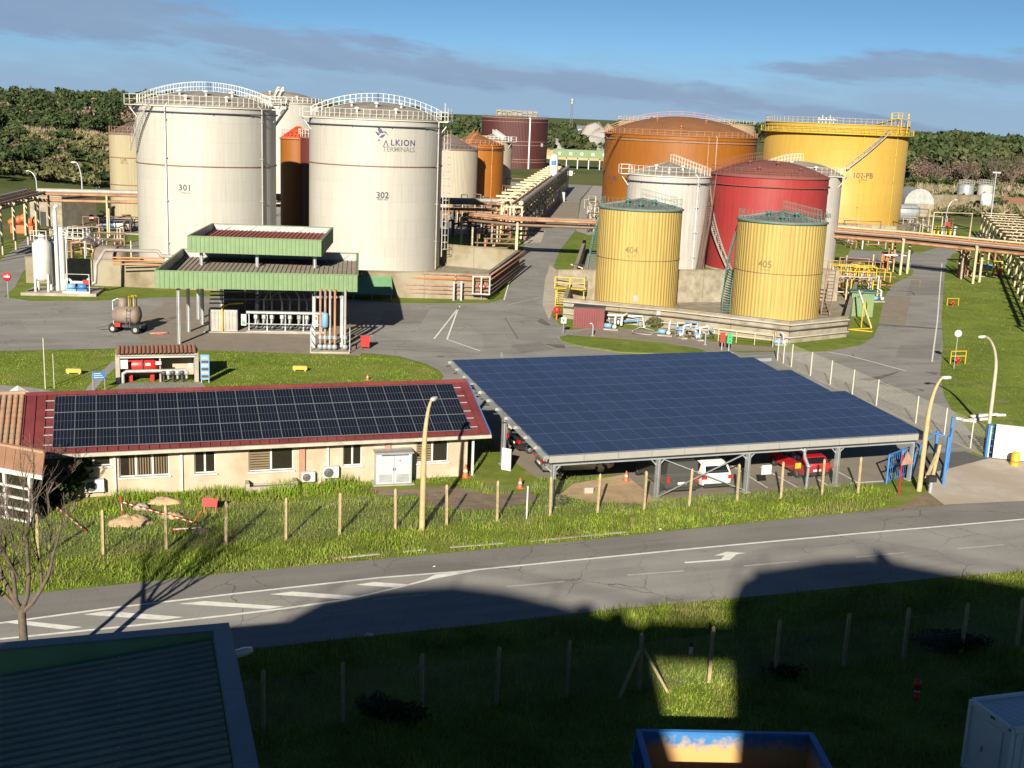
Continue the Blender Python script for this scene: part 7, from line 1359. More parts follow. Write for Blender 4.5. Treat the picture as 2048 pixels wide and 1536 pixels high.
# ---- small things along the verge and car park
t = thing('steel_duct', 'shiny bent steel pipe standing before the red car', 'pipe', G(1612, 978)); z = 2.3; MB().tube([(0, 0, 0), (.02, 0, 1.35), (-.25, 0, 1.9), (-.3, 0, z+.1)], .085, 12).build('pipe', 'galv', t)
for zz, dx in ((1.35, .02), (2.25, -.3)): MB().lathe([(.001, -.05), (.14, -.05), (.14, .05), (.001, .05)], 14, (dx, 0, zz)).build('flange', 'galv', t)
for x, y, mt, lab, w in ((1516, 938, 'white_paint', 'white square notice hung on the wire fence', .62), (1582, 930, 'yellow_paint', 'yellow square notice hung on the wire fence', .36)):
    g = Nfg[13].lerp(Nfg[12], .4) if x < 1550 else Nfg[13].lerp(Nfg[14], .33); z = zat(g, y); t = thing('fence_notice', lab, 'notice', (g.x, g.y-.12, z), R(21), 'notices on the wire fence'); MB().box((0, -.02, 0), (w, .02, w*.85)).build('plate', mt, t)
    for s in (-1, 1): MB().beam((s*w*.3, 0, w*.35), (s*w*.3, .14, w*.35), .02).build('tie', 'wire', t)
t = thing('thin_post', 'thin white steel post at the verge left of the carport', 'post', G(1053, 1038)); MB().tube([(0, 0, 0), (0, 0, 1.7)], .045, 8).build('shaft', 'white_paint', t); MB().tube([(0, 0, 1.7), (0, 0, 1.74)], .055, 8).build('cap', 'white_paint', t)
t = thing('bollard', 'short black and white bollard beside the silver car', 'bollard', G(1112, 948)); MB().tube([(0, 0, 0), (0, 0, .45)], .07, 10).build('shaft', 'white_paint', t); MB().tube([(0, 0, .455), (0, 0, .6)], .075, 10).build('cap', 'black', t)
tag(MB().box((0, 0, .16), (.5, .36, .34), .2).build('concrete_block', 'concrete_apron', loc=G(1176, 985)), 'single pale concrete block on the sandy patch', 'block')
t = thing('wall_sign', 'pale upright panel standing by the left carport posts', 'panel', G(1012, 942), R(-30)); MB().bbox(-.3, .3, -.03, .03, .05, 1.35).build('board', 'white_paint', t); MB().bbox(-.25, -.2, .03, .3, 0, .06).build('foot', 'galv', t); MB().bbox(.2, .25, .03, .3, 0, .06).build('foot', 'galv', t)
# dug holes with red barriers before the house
def heap(name, c, rx, ry, h_, mat, label, cat, rz=0, n=18, seed=1, group=None):
    rr = random.Random(seed); m = MB(); vs = [(0, 0, h_)]; fs = []
    for i in range(1, 6):
        for j in range(n): a = 2*PI*j/n; f = i/5; k = 1+rr.uniform(-.18, .18)*(f > .3); vs.append((rx*f*k*math.cos(a), ry*f*k*math.sin(a), h_*(1-f*f)*(1+rr.uniform(-.3, .3))-.06*(i == 5)))
    for j in range(n): fs.append((0, 1+j, 1+(j+1) % n))
    for i in range(4):
        for j in range(n): a, b = 1+i*n+j, 1+i*n+(j+1) % n; fs.append((a, a+n, b+n, b))
    m.add(vs, fs, True); return tag(m.build(name, mat, loc=c, rz=rz), label, cat, group)
heap('soil_heap', G(262, 1046), 1.15, .75, .35, 'sand', 'larger sandy soil heap under the striped tape', 'soil heap', .2, seed=2, group='soil heaps by the house'); heap('soil_heap', G(330, 1004), .95, .6, .24, 'sand', 'rounded sandy soil heap nearest the house wall', 'soil heap', .2, seed=3, group='soil heaps by the house'); heap('soil_heap', G(345, 1034), .7, .4, .22, 'sand', 'low soil heap between the other heaps', 'soil heap', 0, seed=4, group='soil heaps by the house'); heap('soil_heap', G(405, 1064), .55, .35, .18, 'soil', 'dark little heap below the red board', 'soil heap', 0, seed=5, group='soil heaps by the house')
heap('rubble', G(282, 1018), .5, .3, .28, 'concrete', 'small pile of pale rubble beside the stake', 'rubble', 0, 10, 6)
t = thing('marker_stake', 'leaning red stake at the dug ground', 'stake', G(245, 1030)); MB().beam((0, 0, 0), (-.06, 0, 1.0), .06).build('stake', 'red_paint', t); MB().beam((0, -.04, .25), (-.02, -.04, .6), .03).build('stripe', 'white_paint', t)
a, b = G(247, 1018)+Vector((0, 0, .35)), G(393, 1056)+Vector((0, 0, .25)); t = thing('barrier_tape', 'red and white striped bar slung between the stakes', 'tape', (a.x, a.y, 0))
for k in range(22): MB().beam(a.lerp(b, k/22), a.lerp(b, (k+.98)/22), .05, .05).build('stripe', 'red_paint' if k % 2 else 'white_paint', t, world=True)
a, b = G(93, 1005)+Vector((0, 0, .2)), G(172, 1066)+Vector((0, 0, .1)); t = thing('barrier_tape', 'second striped bar lying in the grass near the bare tree', 'tape', (a.x, a.y, 0))
for k in range(16): MB().beam(a.lerp(b, k/16), a.lerp(b, (k+.98)/16), .045, .045).build('stripe', 'red_paint' if k % 2 else 'white_paint', t, world=True)
t = thing('red_board', 'tilted bright red rectangular barrier board', 'board', G(420, 1026), R(12)); m = MB(); m.box((0, 0, .55), (.72, .05, .42), 0, rx=R(-12), ry=R(6)); m.build('board', 'red_paint', t)
for s in (-.28, .28): MB().beam((s, 0, 0), (s, .02, .4), .05).build('leg', 'orange_paint', t)
t = thing('fallen_barrier', 'toppled red and white barrier frame in the grass', 'barrier', G(372, 1062), R(20))
for p, q, mt in (((-.7, -.2, .08), (.5, .25, .1), 'red_paint'), ((-.6, .1, .1), (.7, -.1, .15), 'white_paint'), ((.1, .1, .05), (.75, .2, .9), 'orange_paint'), ((-.7, -.2, .06), (-.6, .1, .1), 'red_paint')): MB().beam(p, q, .05).build('bar', mt, t)
# ================================================================== near ground: skip, cabin, hydrant
def skip_mat():
    m, n, l, b = nt('skip_steel'); b.inputs['Roughness'].default_value = .55; t = n.new('ShaderNodeTexCoord'); sp = n.new('ShaderNodeSeparateXYZ'); l.new(t.outputs['Object'], sp.inputs[0])
    q = n.new('ShaderNodeTexNoise'); q.inputs['Scale'].default_value = 4.5; q.inputs['Detail'].default_value = 12; l.new(t.outputs['Object'], q.inputs['Vector'])
    ad = n.new('ShaderNodeMath'); ad.operation = 'MULTIPLY_ADD'; l.new(q.outputs['Fac'], ad.inputs[0]); ad.inputs[1].default_value = .9; l.new(sp.outputs[2], ad.inputs[2])
    r = n.new('ShaderNodeValToRGB'); l.new(ad.outputs[0], r.inputs[0]); e = r.color_ramp.elements; e[0].position = .35; e[0].color = (.30, .15, .06, 1); e[1].position = 1.0; e[1].color = (.48, .29, .11, 1)
    for p_, c_ in ((1.0, (.46, .30, .13)), ): pass
    r2 = n.new('ShaderNodeMapRange'); l.new(ad.outputs[0], r2.inputs[0]); r2.inputs[1].default_value = 1.42; r2.inputs[2].default_value = 1.85; mxx = n.new('ShaderNodeMixRGB'); l.new(r2.outputs[0], mxx.inputs[0]); l.new(r.outputs[0], mxx.inputs[1]); mxx.inputs[2].default_value = (.03, .15, .36, 1); l.new(mxx.outputs[0], b.inputs['Base Color']); M['skip_steel'] = m
skip_mat()
sk0, sk1 = G(1276, 1465, 1.5), G(1622, 1472, 1.5); SA = math.atan2(sk1.y-sk0.y, sk1.x-sk0.x); SLn = (sk1-sk0).length
t = thing('skip', 'open blue waste skip with worn rusty inside', 'skip', (sk0.x, sk0.y, 0), SA); DD = 2.3
MB().bbox(.06, SLn-.06, -.07, 0, .1, 1.5).build('back_wall', 'skip_steel', t); MB().bbox(0, .07, -DD, -.075, .1, 1.5).build('side_wall', 'skip_steel', t); MB().bbox(SLn-.07, SLn, -DD, -.075, .1, 1.5).build('side_wall', 'skip_steel', t); MB().bbox(.075, SLn-.075, -DD, -.075, .1, .2).build('floor', 'skip_steel', t); MB().bbox(.06, SLn-.06, -DD-.07, -DD-.005, .1, 1.5).build('front_wall', 'skip_steel', t)
for x0, x1, y0, y1 in ((-.06, SLn+.06, -.10, .06), (-.08, .10, -DD, -.105), (SLn-.10, SLn+.08, -DD, -.105)): MB().bbox(x0, x1, y0, y1, 1.5, 1.6).build('rim', 'blue_paint', t)
for k in range(5): MB().bbox(-.14, -.005, -.3-k*.45-.08, -.3-k*.45, .1, 1.5).build('rib', 'blue_paint', t)
for k in range(9): MB().bbox(.5+k*.55, .58+k*.55, .002, .10, .1, 1.5).build('rib', 'blue_paint', t)
MB().tube([(-.2, -.5, .9), (-.28, -.7, 1.2), (-.2, -.9, .9)], .05, 8).build('hook', 'blue_paint', t)
rr = random.Random(11)
for k in range(9):
    x, y = .5+k*.52, -.35-.4*((k*7) % 3); s = rr.uniform(.12, .42); m = MB(); m.add([(-s, -s*.5, 0), (s*.8, -s*.6, s*.2), (s, s*.5, 0), (-s*.7, s*.6, s*.35), (0, 0, s*.5)], [(0, 1, 4), (1, 2, 4), (2, 3, 4), (3, 0, 4), (3, 2, 1, 0)])
    mt = ('white_paint', 'concrete', 'white_paint', 'soil', 'tile_tan')[k % 5]; tag(m.build('rubbish', mt, loc=Vector((sk0.x, sk0.y, 0))+Matrix.Rotation(SA, 3, 'Z') @ Vector((x, y, .2+(.02*k))), rz=rr.uniform(0, 6)), '%s scrap in the blue skip, %s from its left end' % (('white', 'grey', 'white', 'dark', 'tan')[k % 5], ('first', 'second', 'third', 'fourth', 'fifth', 'sixth', 'seventh', 'eighth', 'last')[k]), 'rubbish', 'rubbish in the skip')
paint('cabin_white', (0.62, 0.64, 0.66), .4, .06)
c0, c1 = G(1940, 1400, 2.35), G(2025, 1462, 2.35); CB = math.atan2((c1-c0).y, (c1-c0).x)+PI/2; t = thing('site_cabin', 'white corrugated site cabin at the lower right corner', 'cabin', (c0.x, c0.y, 0), CB); CWd = (c1-c0).length
# local: x runs right along the long side, y towards the back; left face spans y from 0 to -CWd
m = MB(); m.bbox(.05, 6, -CWd+.05, -.05, .12, 2.27); m.build('body', 'cabin_white', t)
for y in (-CWd, 0): MB().box((0.03, y+(.05 if y < 0 else -.05), 1.2), (.12, .12, 2.36)).build('corner_post', 'cabin_white', t)
for z in (.1, 2.33): MB().bbox(-.03, .10, -CWd+.12, -.12, z-.09, z+.09).build('end_frame', 'cabin_white', t)
for y in (-CWd, 0): MB().bbox(.1, 6, y-.02 if y < 0 else -.10, y+.10 if y < 0 else .02, 2.24, 2.42).build('side_rail', 'cabin_white', t)
for k in range(24): MB().bbox(.14, 5.95, -CWd+.14+k*(CWd-.3)/24, -CWd+.14+(k+.55)*(CWd-.3)/24, 2.28, 2.34+.0).build('roof_rib', 'cabin_white', t)
for k in range(20): MB().bbox(.2+k*.29, .34+k*.29, -CWd+.02, -CWd+.048, .25, 2.2).build('wall_rib', 'cabin_white', t)
dr = MB().bbox(.0, .048, -CWd*.80, -CWd*.36, .2, 2.1).build('door', 'cabin_white', t); MB().bbox(-.06, -.002, -CWd*.42, -CWd*.40, 1.0, 1.2).build('handle', 'galv', dr)
MB().bbox(-.036, -.031, -CWd*.62, -CWd*.52, 2.3, 2.38).build('maker_plate', 'steel_dark', t); MB().bbox(-.035, -.031, -CWd*.96, -CWd*.93, 2.3, 2.38).build('maker_plate', 'green_paint', t); MB().bbox(-.035, -.031, -CWd*.99, -CWd*.965, 2.3, 2.38).build('maker_plate', 'red_paint', t)
t = thing('hydrant', 'red standing fire hydrant in the shaded grass', 'hydrant', G(1832, 1398), .3); MB().lathe([(.13, 0), (.13, .12), (.09, .15), (.09, .5), (.14, .52), (.14, .6), (.10, .72), (.01, .78)], 14).build('body', 'red_paint', t); MB().lathe([(.095, .3), (.105, .3), (.105, .36), (.095, .36)], 14).build('band', 'white_paint', t)
for s in (-1, 1): MB().lathe([(.05, 0), (.06, .08), (.01, .1)], 8, (.09 if s > 0 else -.17, 0, .42), axis='X').build('outlet', 'red_paint', t)
t = thing('marker_post', 'short black and white marker post behind the shaded fence', 'marker', G(1381, 1312)); MB().box((0, 0, .22), (.14, .08, .32)).build('plate', 'white_paint', t); MB().box((0, 0, .48), (.14, .08, .18)).build('cap', 'black', t)
def scrap(x, y, s, label, z=.03, mat='white_paint'):
    m = MB(); m.add([(-s, -s*.4, 0), (s, -s*.2, .02), (s*.7, s*.5, .05), (-s*.4, s*.4, s*.5), (0, 0, s*.6)], [(0, 1, 4), (1, 2, 4), (2, 3, 4), (3, 0, 4), (3, 2, 1, 0)]); tag(m.build('litter', mat, loc=G(x, y)+Vector((0, 0, z))), label, 'litter')
scrap(738, 1273, .2, 'white scrap of litter at the shaded road edge'); scrap(1320, 1228*0+1060, .08, 'tiny white litter on the verge before the van')
scrap(868, 1135, .07, 'tiny pale litter on the road near the chevrons')
# ================================================================== far right clutter
t = thing('vaulted_tank_shed', 'grey round roofed shed beside the yellow 102-PB tank', 'shed', G(1806, 432)); MB().bbox(0, 7, 0, 9, 0, 3.0).build('wall', 'concrete_old', t); MB().lathe([(3.5, 0), (3.5, 9)], 14, (3.5, 0, 3.0), axis='Y', a0=0, a1=PI).build('roof', 'galv_dull', t); m = MB(); m.add([(3.5+3.5*math.cos(PI*k/10), .01, 3.0+3.5*math.sin(PI*k/10)) for k in range(11)], [tuple(range(11))]); m.build('gable', 'galv_dull', t)
t = thing('horizontal_tank', 'silver horizontal tank with dished end beside the yellow 102-PB tank', 'tank', G(1790, 444)); MB().lathe([(.01, -4), (1.2, -3.9), (1.7, -3.2), (1.7, 3.2), (1.2, 3.9), (.01, 4.1)], 20, (1.0, 0, 2.3), axis='X').build('drum', 'galv', t)
for x in (-1, 3): MB().bbox(x-.2, x+.2, -1, 1, 0, 1.2).build('saddle', 'concrete', t)
t = thing('small_house', 'low white house with brown roof at the far right edge', 'house', G(1992, 428), R(-15)); MB().bbox(0, 10, 0, 7, 0, 2.6).build('wall', 'white_paint', t); m = MB(); m.add([(-.4, -.4, 2.6), (10.4, -.4, 2.6), (10.4, 7.4, 2.6), (-.4, 7.4, 2.6), (2, 3.5, 4.2), (8, 3.5, 4.2)], [(0, 1, 5, 4), (1, 2, 5), (2, 3, 4, 5), (3, 0, 4), (3, 2, 1, 0)]); m.build('roof', 'tile_brown', t); MB().bbox(3, 4, -.05, -.01, 1, 2).build('window', 'window_glass', t); MB().bbox(6, 7, -.05, -.01, 0, 2.1).build('door', 'steel_dark', t)
t = thing('dark_tank', 'dark blue square water tank at the far right', 'tank', G(1866, 414)); MB().bbox(-2, 2, 0, 3, 0, 2.4).build('body', 'ring_dark', t); MB().bbox(-2.1, 2.1, -.1, 3.1, 2.4, 2.55).build('lid', 'steel_dark', t)
p = G(1905, 425); t = thing('conveyor', 'dark sloping conveyor beside the far right silo', 'conveyor', p); q = G(1958, 428); MB().beam(p+Vector((0, 0, .3)), q+Vector((0, 0, 4.6)), 1.2, .5).build('belt', 'steel_dark', t, world=True)
for f in (.35, .7, 1): c_ = p.lerp(q, f); MB().beam(c_, c_+Vector((0, 0, .2+4.2*f)), .2).build('leg', 'galv', t, world=True)
t = thing('valve_station', 'yellow and blue pump station under the right pipe bridge', 'pump station', G(1962, 552), R(-5)); MB().bbox(-3, 2.8, -1, 1, 0, .12).build('base', 'concrete', t)
m = MB(); rail_run(m, [Vector((-1.5+k, -.8, .1)) for k in range(5)], 2.2, 1, .1); m.build('frame', 'yellow_paint', t); MB().lathe([(.01, -1.2), (.5, -1.1), (.5, 1.1), (.01, 1.2)], 14, (.2, 0, 1.3), axis='X').build('motor', 'pump_blue', t)
for k in range(6): x = -2.8+k*.9; MB().tube([(x, .2, .1), (x, .2, 4.6+.2*(k % 2))], .14, 8).build('riser', ('pipe_orange', 'cream_paint', 'pipe_rust')[k % 3], t)
MB().bbox(2.1, 2.7, -.6, 0, 0, 1.3).build('cabinet', 'red_paint', t)
t = thing('valve_station', 'yellow valve cluster below the cream pipe portal', 'pump station', G(1888, 470)); 
for k in range(6): m = MB(); m.tube([(-2+k*.8, 0, 0), (-2+k*.8, 0, 1.2+.4*(k % 2)), (-1.6+k*.8, .4, 1.5)], .22, 8); m.build('valve_pipe', ('yellow_paint', 'yellow_paint', 'white_paint')[k % 3], t)
MB().box((.4, -.2, 2.1), (.8, .5, .9)).build('hand_wheel_box', 'red_paint', t)
p = G(1972, 440); t = thing('lighting_mast', 'tall slim grey lighting mast near the far right silo', 'mast', G(1976, 480)); z = zat(G(1976, 480), 345); MB().tube([(0, 0, 0), (0, 0, z)], .16, 8, r1=.09).build('pole', 'galv', t); MB().box((0, 0, z), (1.4, .4, .25)).build('floodlight', 'white_paint', t)
# far left fences
def far_fence(label, a, b, n_, hgt, mat):
    t = thing('post_fence', label, 'fence', a)
    for k in range(n_): q = a.lerp(b, k/(n_-1)); MB().beam(q, q+Vector((0, 0, hgt)), .16).build('post', mat, t, world=True)
    for f in (.5, .95): MB().beam(a+Vector((0, 0, hgt*f)), b+Vector((0, 0, hgt*f)), .05).build('wire', 'wire', t, world=True)
far_fence('row of pale posts across the far left lawn', G(56, 400), G(126, 352), 16, 1.9, 'post_concrete'); far_fence('row of pale posts left of the pale yellow tank', G(178, 382), G(224, 372), 9, 2.0, 'post_concrete'); far_fence('teal railing along the left road bend', G(118, 414), G(205, 386), 14, 1.6, 'teal_paint'); far_fence('pale fence posts before the far right scrub', G(1960, 376), G(2060, 392), 14, 2.2, 'post_concrete')
t = thing('far_truck', 'small red machine on the far gravel bank', 'machine', (A(1145, 262, 780).x, 780, 4.0)); MB().bbox(-7, 5, 0, 3, 0, 2.6).build('body', 'red_paint', t); MB().bbox(5, 7.5, 0, 3, 0, 3.6).build('cab', 'red_paint', t)
for x in (-5, -2, 3, 6): MB().lathe([(.01, -.2), (.8, -.2), (.8, .2), (.01, .2)], 12, (x, -.1, .3), axis='Y').build('wheel', 'tyre', t)
car('white lorry cab parked by the far green canopy', 'van', 'car_white', G(1141, 353), R(80), 'van')
# ================================================================== vegetation
def np_mesh(name, verts, faces_n, mat, kind=None, parent=None, loc=None):
    """verts (N*k,3) array of N separate faces with k corners"""
    k = faces_n; V = np.ascontiguousarray(verts, dtype=np.float32).reshape(-1, 3); n = len(V)//k; me = bpy.data.meshes.new(name)
    me.vertices.add(len(V)); me.vertices.foreach_set('co', V.ravel()); me.loops.add(len(V)); me.loops.foreach_set('vertex_index', np.arange(len(V), dtype=np.int32))
    me.polygons.add(n); me.polygons.foreach_set('loop_start', np.arange(0, n*k, k, dtype=np.int32)); me.update(calc_edges=True); me.materials.append(M[mat]); o = link(name, me, parent, loc)
    if kind: o['kind'] = kind
    return o
rg = np.random.default_rng(12)
def leaves(centers, radii, per, size, flat=.75, shell=.55):
    """random leaf clump quads spread through ellipsoid crowns"""
    C = np.repeat(np.asarray(centers, float), per, 0); Rd = np.repeat(np.asarray(radii, float), per, 0); n = len(C)
    d = rg.normal(size=(n, 3)); d /= np.linalg.norm(d, axis=1)[:, None]; r = (shell+(1-shell)*rg.random(n))*(.85+.3*rg.random(n)); P = C+d*Rd*r[:, None]
    a = rg.normal(size=(n, 3)); a /= np.linalg.norm(a, axis=1)[:, None]; nrm = d*.6+rg.normal(size=(n, 3))*.6; b = np.cross(nrm, a); b /= np.linalg.norm(b, axis=1)[:, None]+1e-9; a = np.cross(b, nrm); a /= np.linalg.norm(a, axis=1)[:, None]+1e-9
    s = (size*(.6+.8*rg.random(n)))[:, None]; Q = np.stack([P-a*s-b*s*flat, P+a*s-b*s*.4, P+a*s*.8+b*s*flat, P-a*s*.7+b*s*.6], 1); return Q.reshape(-1, 3)
def inpoly(P, poly):
    x, y = P[:, 0], P[:, 1]; c = np.zeros(len(P), bool); j = len(poly)-1
    for i in range(len(poly)):
        xi, yi = poly[i][:2]; xj, yj = poly[j][:2]; c ^= ((yi > y) != (yj > y)) & (x < (xj-xi)*(y-yi)/(yj-yi+1e-12)+xi); j = i
    return c
def blades(poly, n, h0, h1, w, excl=(), lean=.5, clump=.35):
    poly = [tuple(p)[:2] for p in poly]; a = np.array(poly); lo, hi = a.min(0), a.max(0); P = lo+(hi-lo)*rg.random((n*2, 2)); P = P[inpoly(P, poly)]
    for e in excl: P = P[~inpoly(P, [tuple(q)[:2] for q in e])]
    P = P[:n]; m = len(P); den = .5+.5*np.sin(P[:, 0]*1.1+np.sin(P[:, 1]*.8)*2)*np.sin(P[:, 1]*1.3+P[:, 0]*.4); h = (h0+(h1-h0)*rg.random(m)**2)*(1-clump+2*clump*den); t = rg.random(m)*6.283; dx, dy = np.cos(t)*w*(.6+.8*rg.random(m)), np.sin(t)*w
    l = rg.random(m)*6.283; lx, ly = np.cos(l)*h*lean*rg.random(m), np.sin(l)*h*lean*rg.random(m); z = np.zeros(m)-.01
    return np.stack([np.stack([P[:, 0]-dx, P[:, 1]-dy, z], 1), np.stack([P[:, 0]+dx, P[:, 1]+dy, z], 1), np.stack([P[:, 0]+lx, P[:, 1]+ly, h], 1)], 1).reshape(-1, 3)
def GPv(pts): return [tuple(G(*p))[:2] for p in pts]
verge = GPv([(-80, 1200), (460, 1146), (760, 1118), (935, 1101), (1134, 1083), (1380, 1057), (1760, 1019), (1800, 985), (1700, 968), (1480, 988), (1312, 1000), (1250, 952), (1075, 958), (985, 900), (945, 940), (640, 962), (470, 980), (230, 992), (120, 1010), (60, 1070), (-80, 1090)])
soilp = [GPv([(985, 900), (1075, 957), (1060, 985), (990, 985), (950, 960), (960, 930)]), GPv([(735, 970), (900, 965), (905, 985), (760, 995)]), GPv([(830, 985), (900, 975), (985, 990), (1060, 985), (1080, 1002), (1000, 1018), (930, 1022), (850, 1008)]), GPv([(1146, 968), (1250, 949), (1312, 1000), (1290, 1008), (1180, 1005), (1120, 990)])]
for k, hp in enumerate(((262, 1046, .9), (330, 1004, .8), (345, 1034, .6))): c_ = G(hp[0], hp[1]); soilp.append([(c_.x+hp[2]*math.cos(a), c_.y+hp[2]*.7*math.sin(a)) for a in np.linspace(0, 6.2, 10)])
np_mesh('grass', blades(verge, 56000, .05, .26, .022, soilp), 3, 'grass_blades', 'stuff')
np_mesh('grass', blades(verge, 16000, .08, .38, .018, soilp, clump=.6), 3, 'grass_blades_dry', 'stuff')
lineN = GPv([(120, 1112), (460, 1088), (990, 1040), (1720, 985), (1720, 980), (990, 1032), (460, 1080), (120, 1104)]); np_mesh('grass', blades(lineN, 5000, .15, .5, .02, clump=.5), 3, 'grass_blades_dry', 'stuff')
tall = GPv([(230, 992), (470, 980), (640, 962), (740, 960), (640, 990), (470, 1010), (330, 1000), (180, 1040)]); np_mesh('grass', blades(tall, 12000, .12, .55, .022, soilp, clump=.6), 3, 'grass_blades', 'stuff')
south = GPv([(470, 1304), (710, 1277), (972, 1250), (1235, 1220), (1472, 1199), (1906, 1155), (2060, 1144), (2080, 1560), (1660, 1560), (1640, 1470), (1262, 1462), (1250, 1560), (500, 1560)])
np_mesh('grass', blades(south, 60000, .05, .30, .02, clump=.5), 3, 'grass_blades', 'stuff'); np_mesh('grass', blades(south, 16000, .08, .45, .018, clump=.7), 3, 'grass_blades_dry', 'stuff')
lawn1 = GPv([(-100, 712), (0, 704), (230, 699), (430, 701), (600, 707), (740, 710), (800, 716), (850, 730), (876, 743), (884, 753), (875, 766), (840, 775), (420, 778), (228, 786), (-100, 790)]); ex1 = [GPv([(168, 784), (195, 750), (226, 722), (240, 726), (215, 750), (185, 786)]), GPv([(-60, 790), (0, 770), (70, 776), (130, 788), (80, 800), (-60, 810)])]
lawn2 = GPv([(1888, 560), (1886, 690), (1882, 750), (1890, 790), (1902, 815), (1930, 850), (1985, 870), (2080, 860), (2080, 560), (1985, 545)])
for lw, n_ in ((lawn1, 26000), (lawn2, 26000)): np_mesh('grass', blades(lw, n_, .03, .09, .025, ex1, clump=.4), 3, 'grass_blades', 'stuff')
# ---- leafless tree at the lower left and its kin
def branch(m, p, d, L, r, depth, rr, spread=.55, up=.12, n=6, tips=None):
    segs = 3; pts = [p]; q = p.copy(); dd = d.copy()
    for k in range(segs): dd = (dd+Vector((rr.uniform(-.22, .22), rr.uniform(-.22, .22), rr.uniform(-.12, .2)*1.0+up*.3))).normalized(); q = q+dd*(L/segs); pts.append(q.copy())
    m.tube(pts, r, n if r > .03 else (4 if r > .012 else 3), cap=False, r1=max(r*.62, .004))
    if depth == 0: return
    kids = 3 if depth > 1 else 4
    for k in range(kids):
        f = rr.uniform(.35, 1.0) if k else 1.0; b = pts[min(segs, int(f*segs+.5))]; ax = Vector((rr.uniform(-1, 1), rr.uniform(-1, 1), rr.uniform(-.35, .6))).normalized(); nd = (dd+ax*(spread if k else spread*.45)*1.5).normalized(); branch(m, b.copy(), nd, L*rr.uniform(.58, .80), r*(.46 if k else .66), depth-1, rr, spread, up, n)
def bare_tree(label, base, stems, L, r, depth, seed, mat='bark', group=None, spread=.55, cat='tree'):
    t = thing('bare_tree', label, cat, base, 0, group); rr = random.Random(seed)
    tr = MB(); tr.tube([(0, 0, -.2), (.05, .02, L*.5), (.0, .05, L)], r*1.25, 10, r1=r*1.0); tr.build('trunk', mat, t)
    m = MB()
    for k, (dx, dy, dz, f) in enumerate(stems): branch(m, Vector((0, .05, L*.92)), Vector((dx, dy, dz)).normalized(), L*f, r*.72, depth, rr, spread)
    o = m.build('crown', mat, t); return t
tb = Vector((-15.75, 36.5, 0))
bare_tree('bare branching tree at the left edge behind the green shed', tb, [(-.45, .1, 1, .52), (.22, .15, 1, .58), (.0, -.3, 1, .48), (.6, .2, .8, .45), (-.8, .2, .8, .48)], 3.7, .125, 5, 21, spread=.40)
bare_tree('second bare stem rising at the left picture edge', tb+Vector((-1.0, -1.2, 0)), [(-.25, .1, 1, .45), (.2, .1, 1, .4)], 3.6, .10, 4, 5)
bare_tree('grey leafless shrub tangled with the dark bush by the veranda', G(95, 1030), [(-.5, 0, 1, .9), (.5, -.2, .9, .9), (.1, .3, 1, 1), (.8, .1, .6, .8)], 1.1, .07, 5, 9)
# dark bushes
def bush(label, p, rx, ry, h_, mat='leaf_dark', per=900, size=.10, name='bush', group=None, seed=0):
    t = thing(name, label, 'bush', p, 0, group); rr = random.Random(seed); cs = []; rs = []
    for k in range(9): a = rr.uniform(0, 6.28); f = rr.uniform(0, .6); cs.append((rx*f*math.cos(a), ry*f*math.sin(a), h_*rr.uniform(.35, .65))); rs.append((rx*rr.uniform(.4, .6), ry*rr.uniform(.4, .6), h_*rr.uniform(.28, .42)))
    np_mesh('foliage', leaves(cs, rs, per//9, size, shell=.3), 4, mat, None, t)
    m = MB()
    for k in range(6): a = rr.uniform(0, 6.28); m.tube([(0, 0, 0), (rx*.3*math.cos(a), ry*.3*math.sin(a), h_*.5), (rx*.6*math.cos(a), ry*.6*math.sin(a), h_*.85)], .03, 5)
    m.build('stems', 'bark', t)
bush('large dark evergreen bush between the veranda and the long house', G(118, 1000), 2.1, 1.5, 2.7, per=4200, seed=1); bush('low dark bramble at the foot of the shaded fence left of centre', G(780, 1440), 1.4, .8, .8, per=1500, size=.07, seed=2); bush('dark bramble by the shaded fence at right', G(1900, 1300), 1.9, .9, .9, per=1700, size=.07, seed=3); bush('small weed clump beside the first carport post', G(1115, 1012), .6, .35, .7, 'leaf_scrub', 500, .06, seed=4); bush('little dark bramble under the fence post near the middle', G(1570, 1352), .9, .5, .45, per=600, size=.06, seed=6); bush('green creeper against the pump wall', G(1312, 655), 1.3, .6, 1.1, 'leaf_scrub', 900, .10, seed=7)
# ---- far woods and scrub
def land_pts(n, px0, px1, d0, d1):
    a0, a1 = math.atan((px0-1024)/F_PX), math.atan((px1-1024)/F_PX); az = a0+(a1-a0)*rg.random(n); d = np.sqrt(d0*d0+(d1*d1-d0*d0)*rg.random(n)); x, y = d*np.sin(az), d*np.cos(az); z = np.array([land(u, v) for u, v in zip(x, y)]); return np.stack([x, y, z], 1), d
def wood(n, px0, px1, d0, d1, r0, r1, hh, mat, per=70, name='woodland', size=.9):
    P, d = land_pts(n, px0, px1, d0, d1); r = r0+(r1-r0)*rg.random(n); C = []; Rr = []
    for p, q in zip(P, r):
        hv = .65+.7*rg.random()
        for k in range(3): o = rg.normal(size=3)*q*.35; C.append((p[0]+o[0], p[1]+o[1], p[2]+hh*hv*(.55+.3*rg.random())+o[2]*.2)); Rr.append((q*.62, q*.62, hh*.24))
    return np_mesh(name, leaves(C, Rr, per//3, size, shell=.6), 4, mat, 'stuff')
wood(520, -150, 330, 480, 800, 2.6, 4.6, 9, 'leaf_pine', 170, size=.55); wood(240, -150, 330, 405, 530, 2.0, 3.8, 6.5, 'leaf_pine', 150, size=.46); wood(70, -150, 320, 420, 640, 2, 4, 7, 'twig_brown', 110, size=.45)
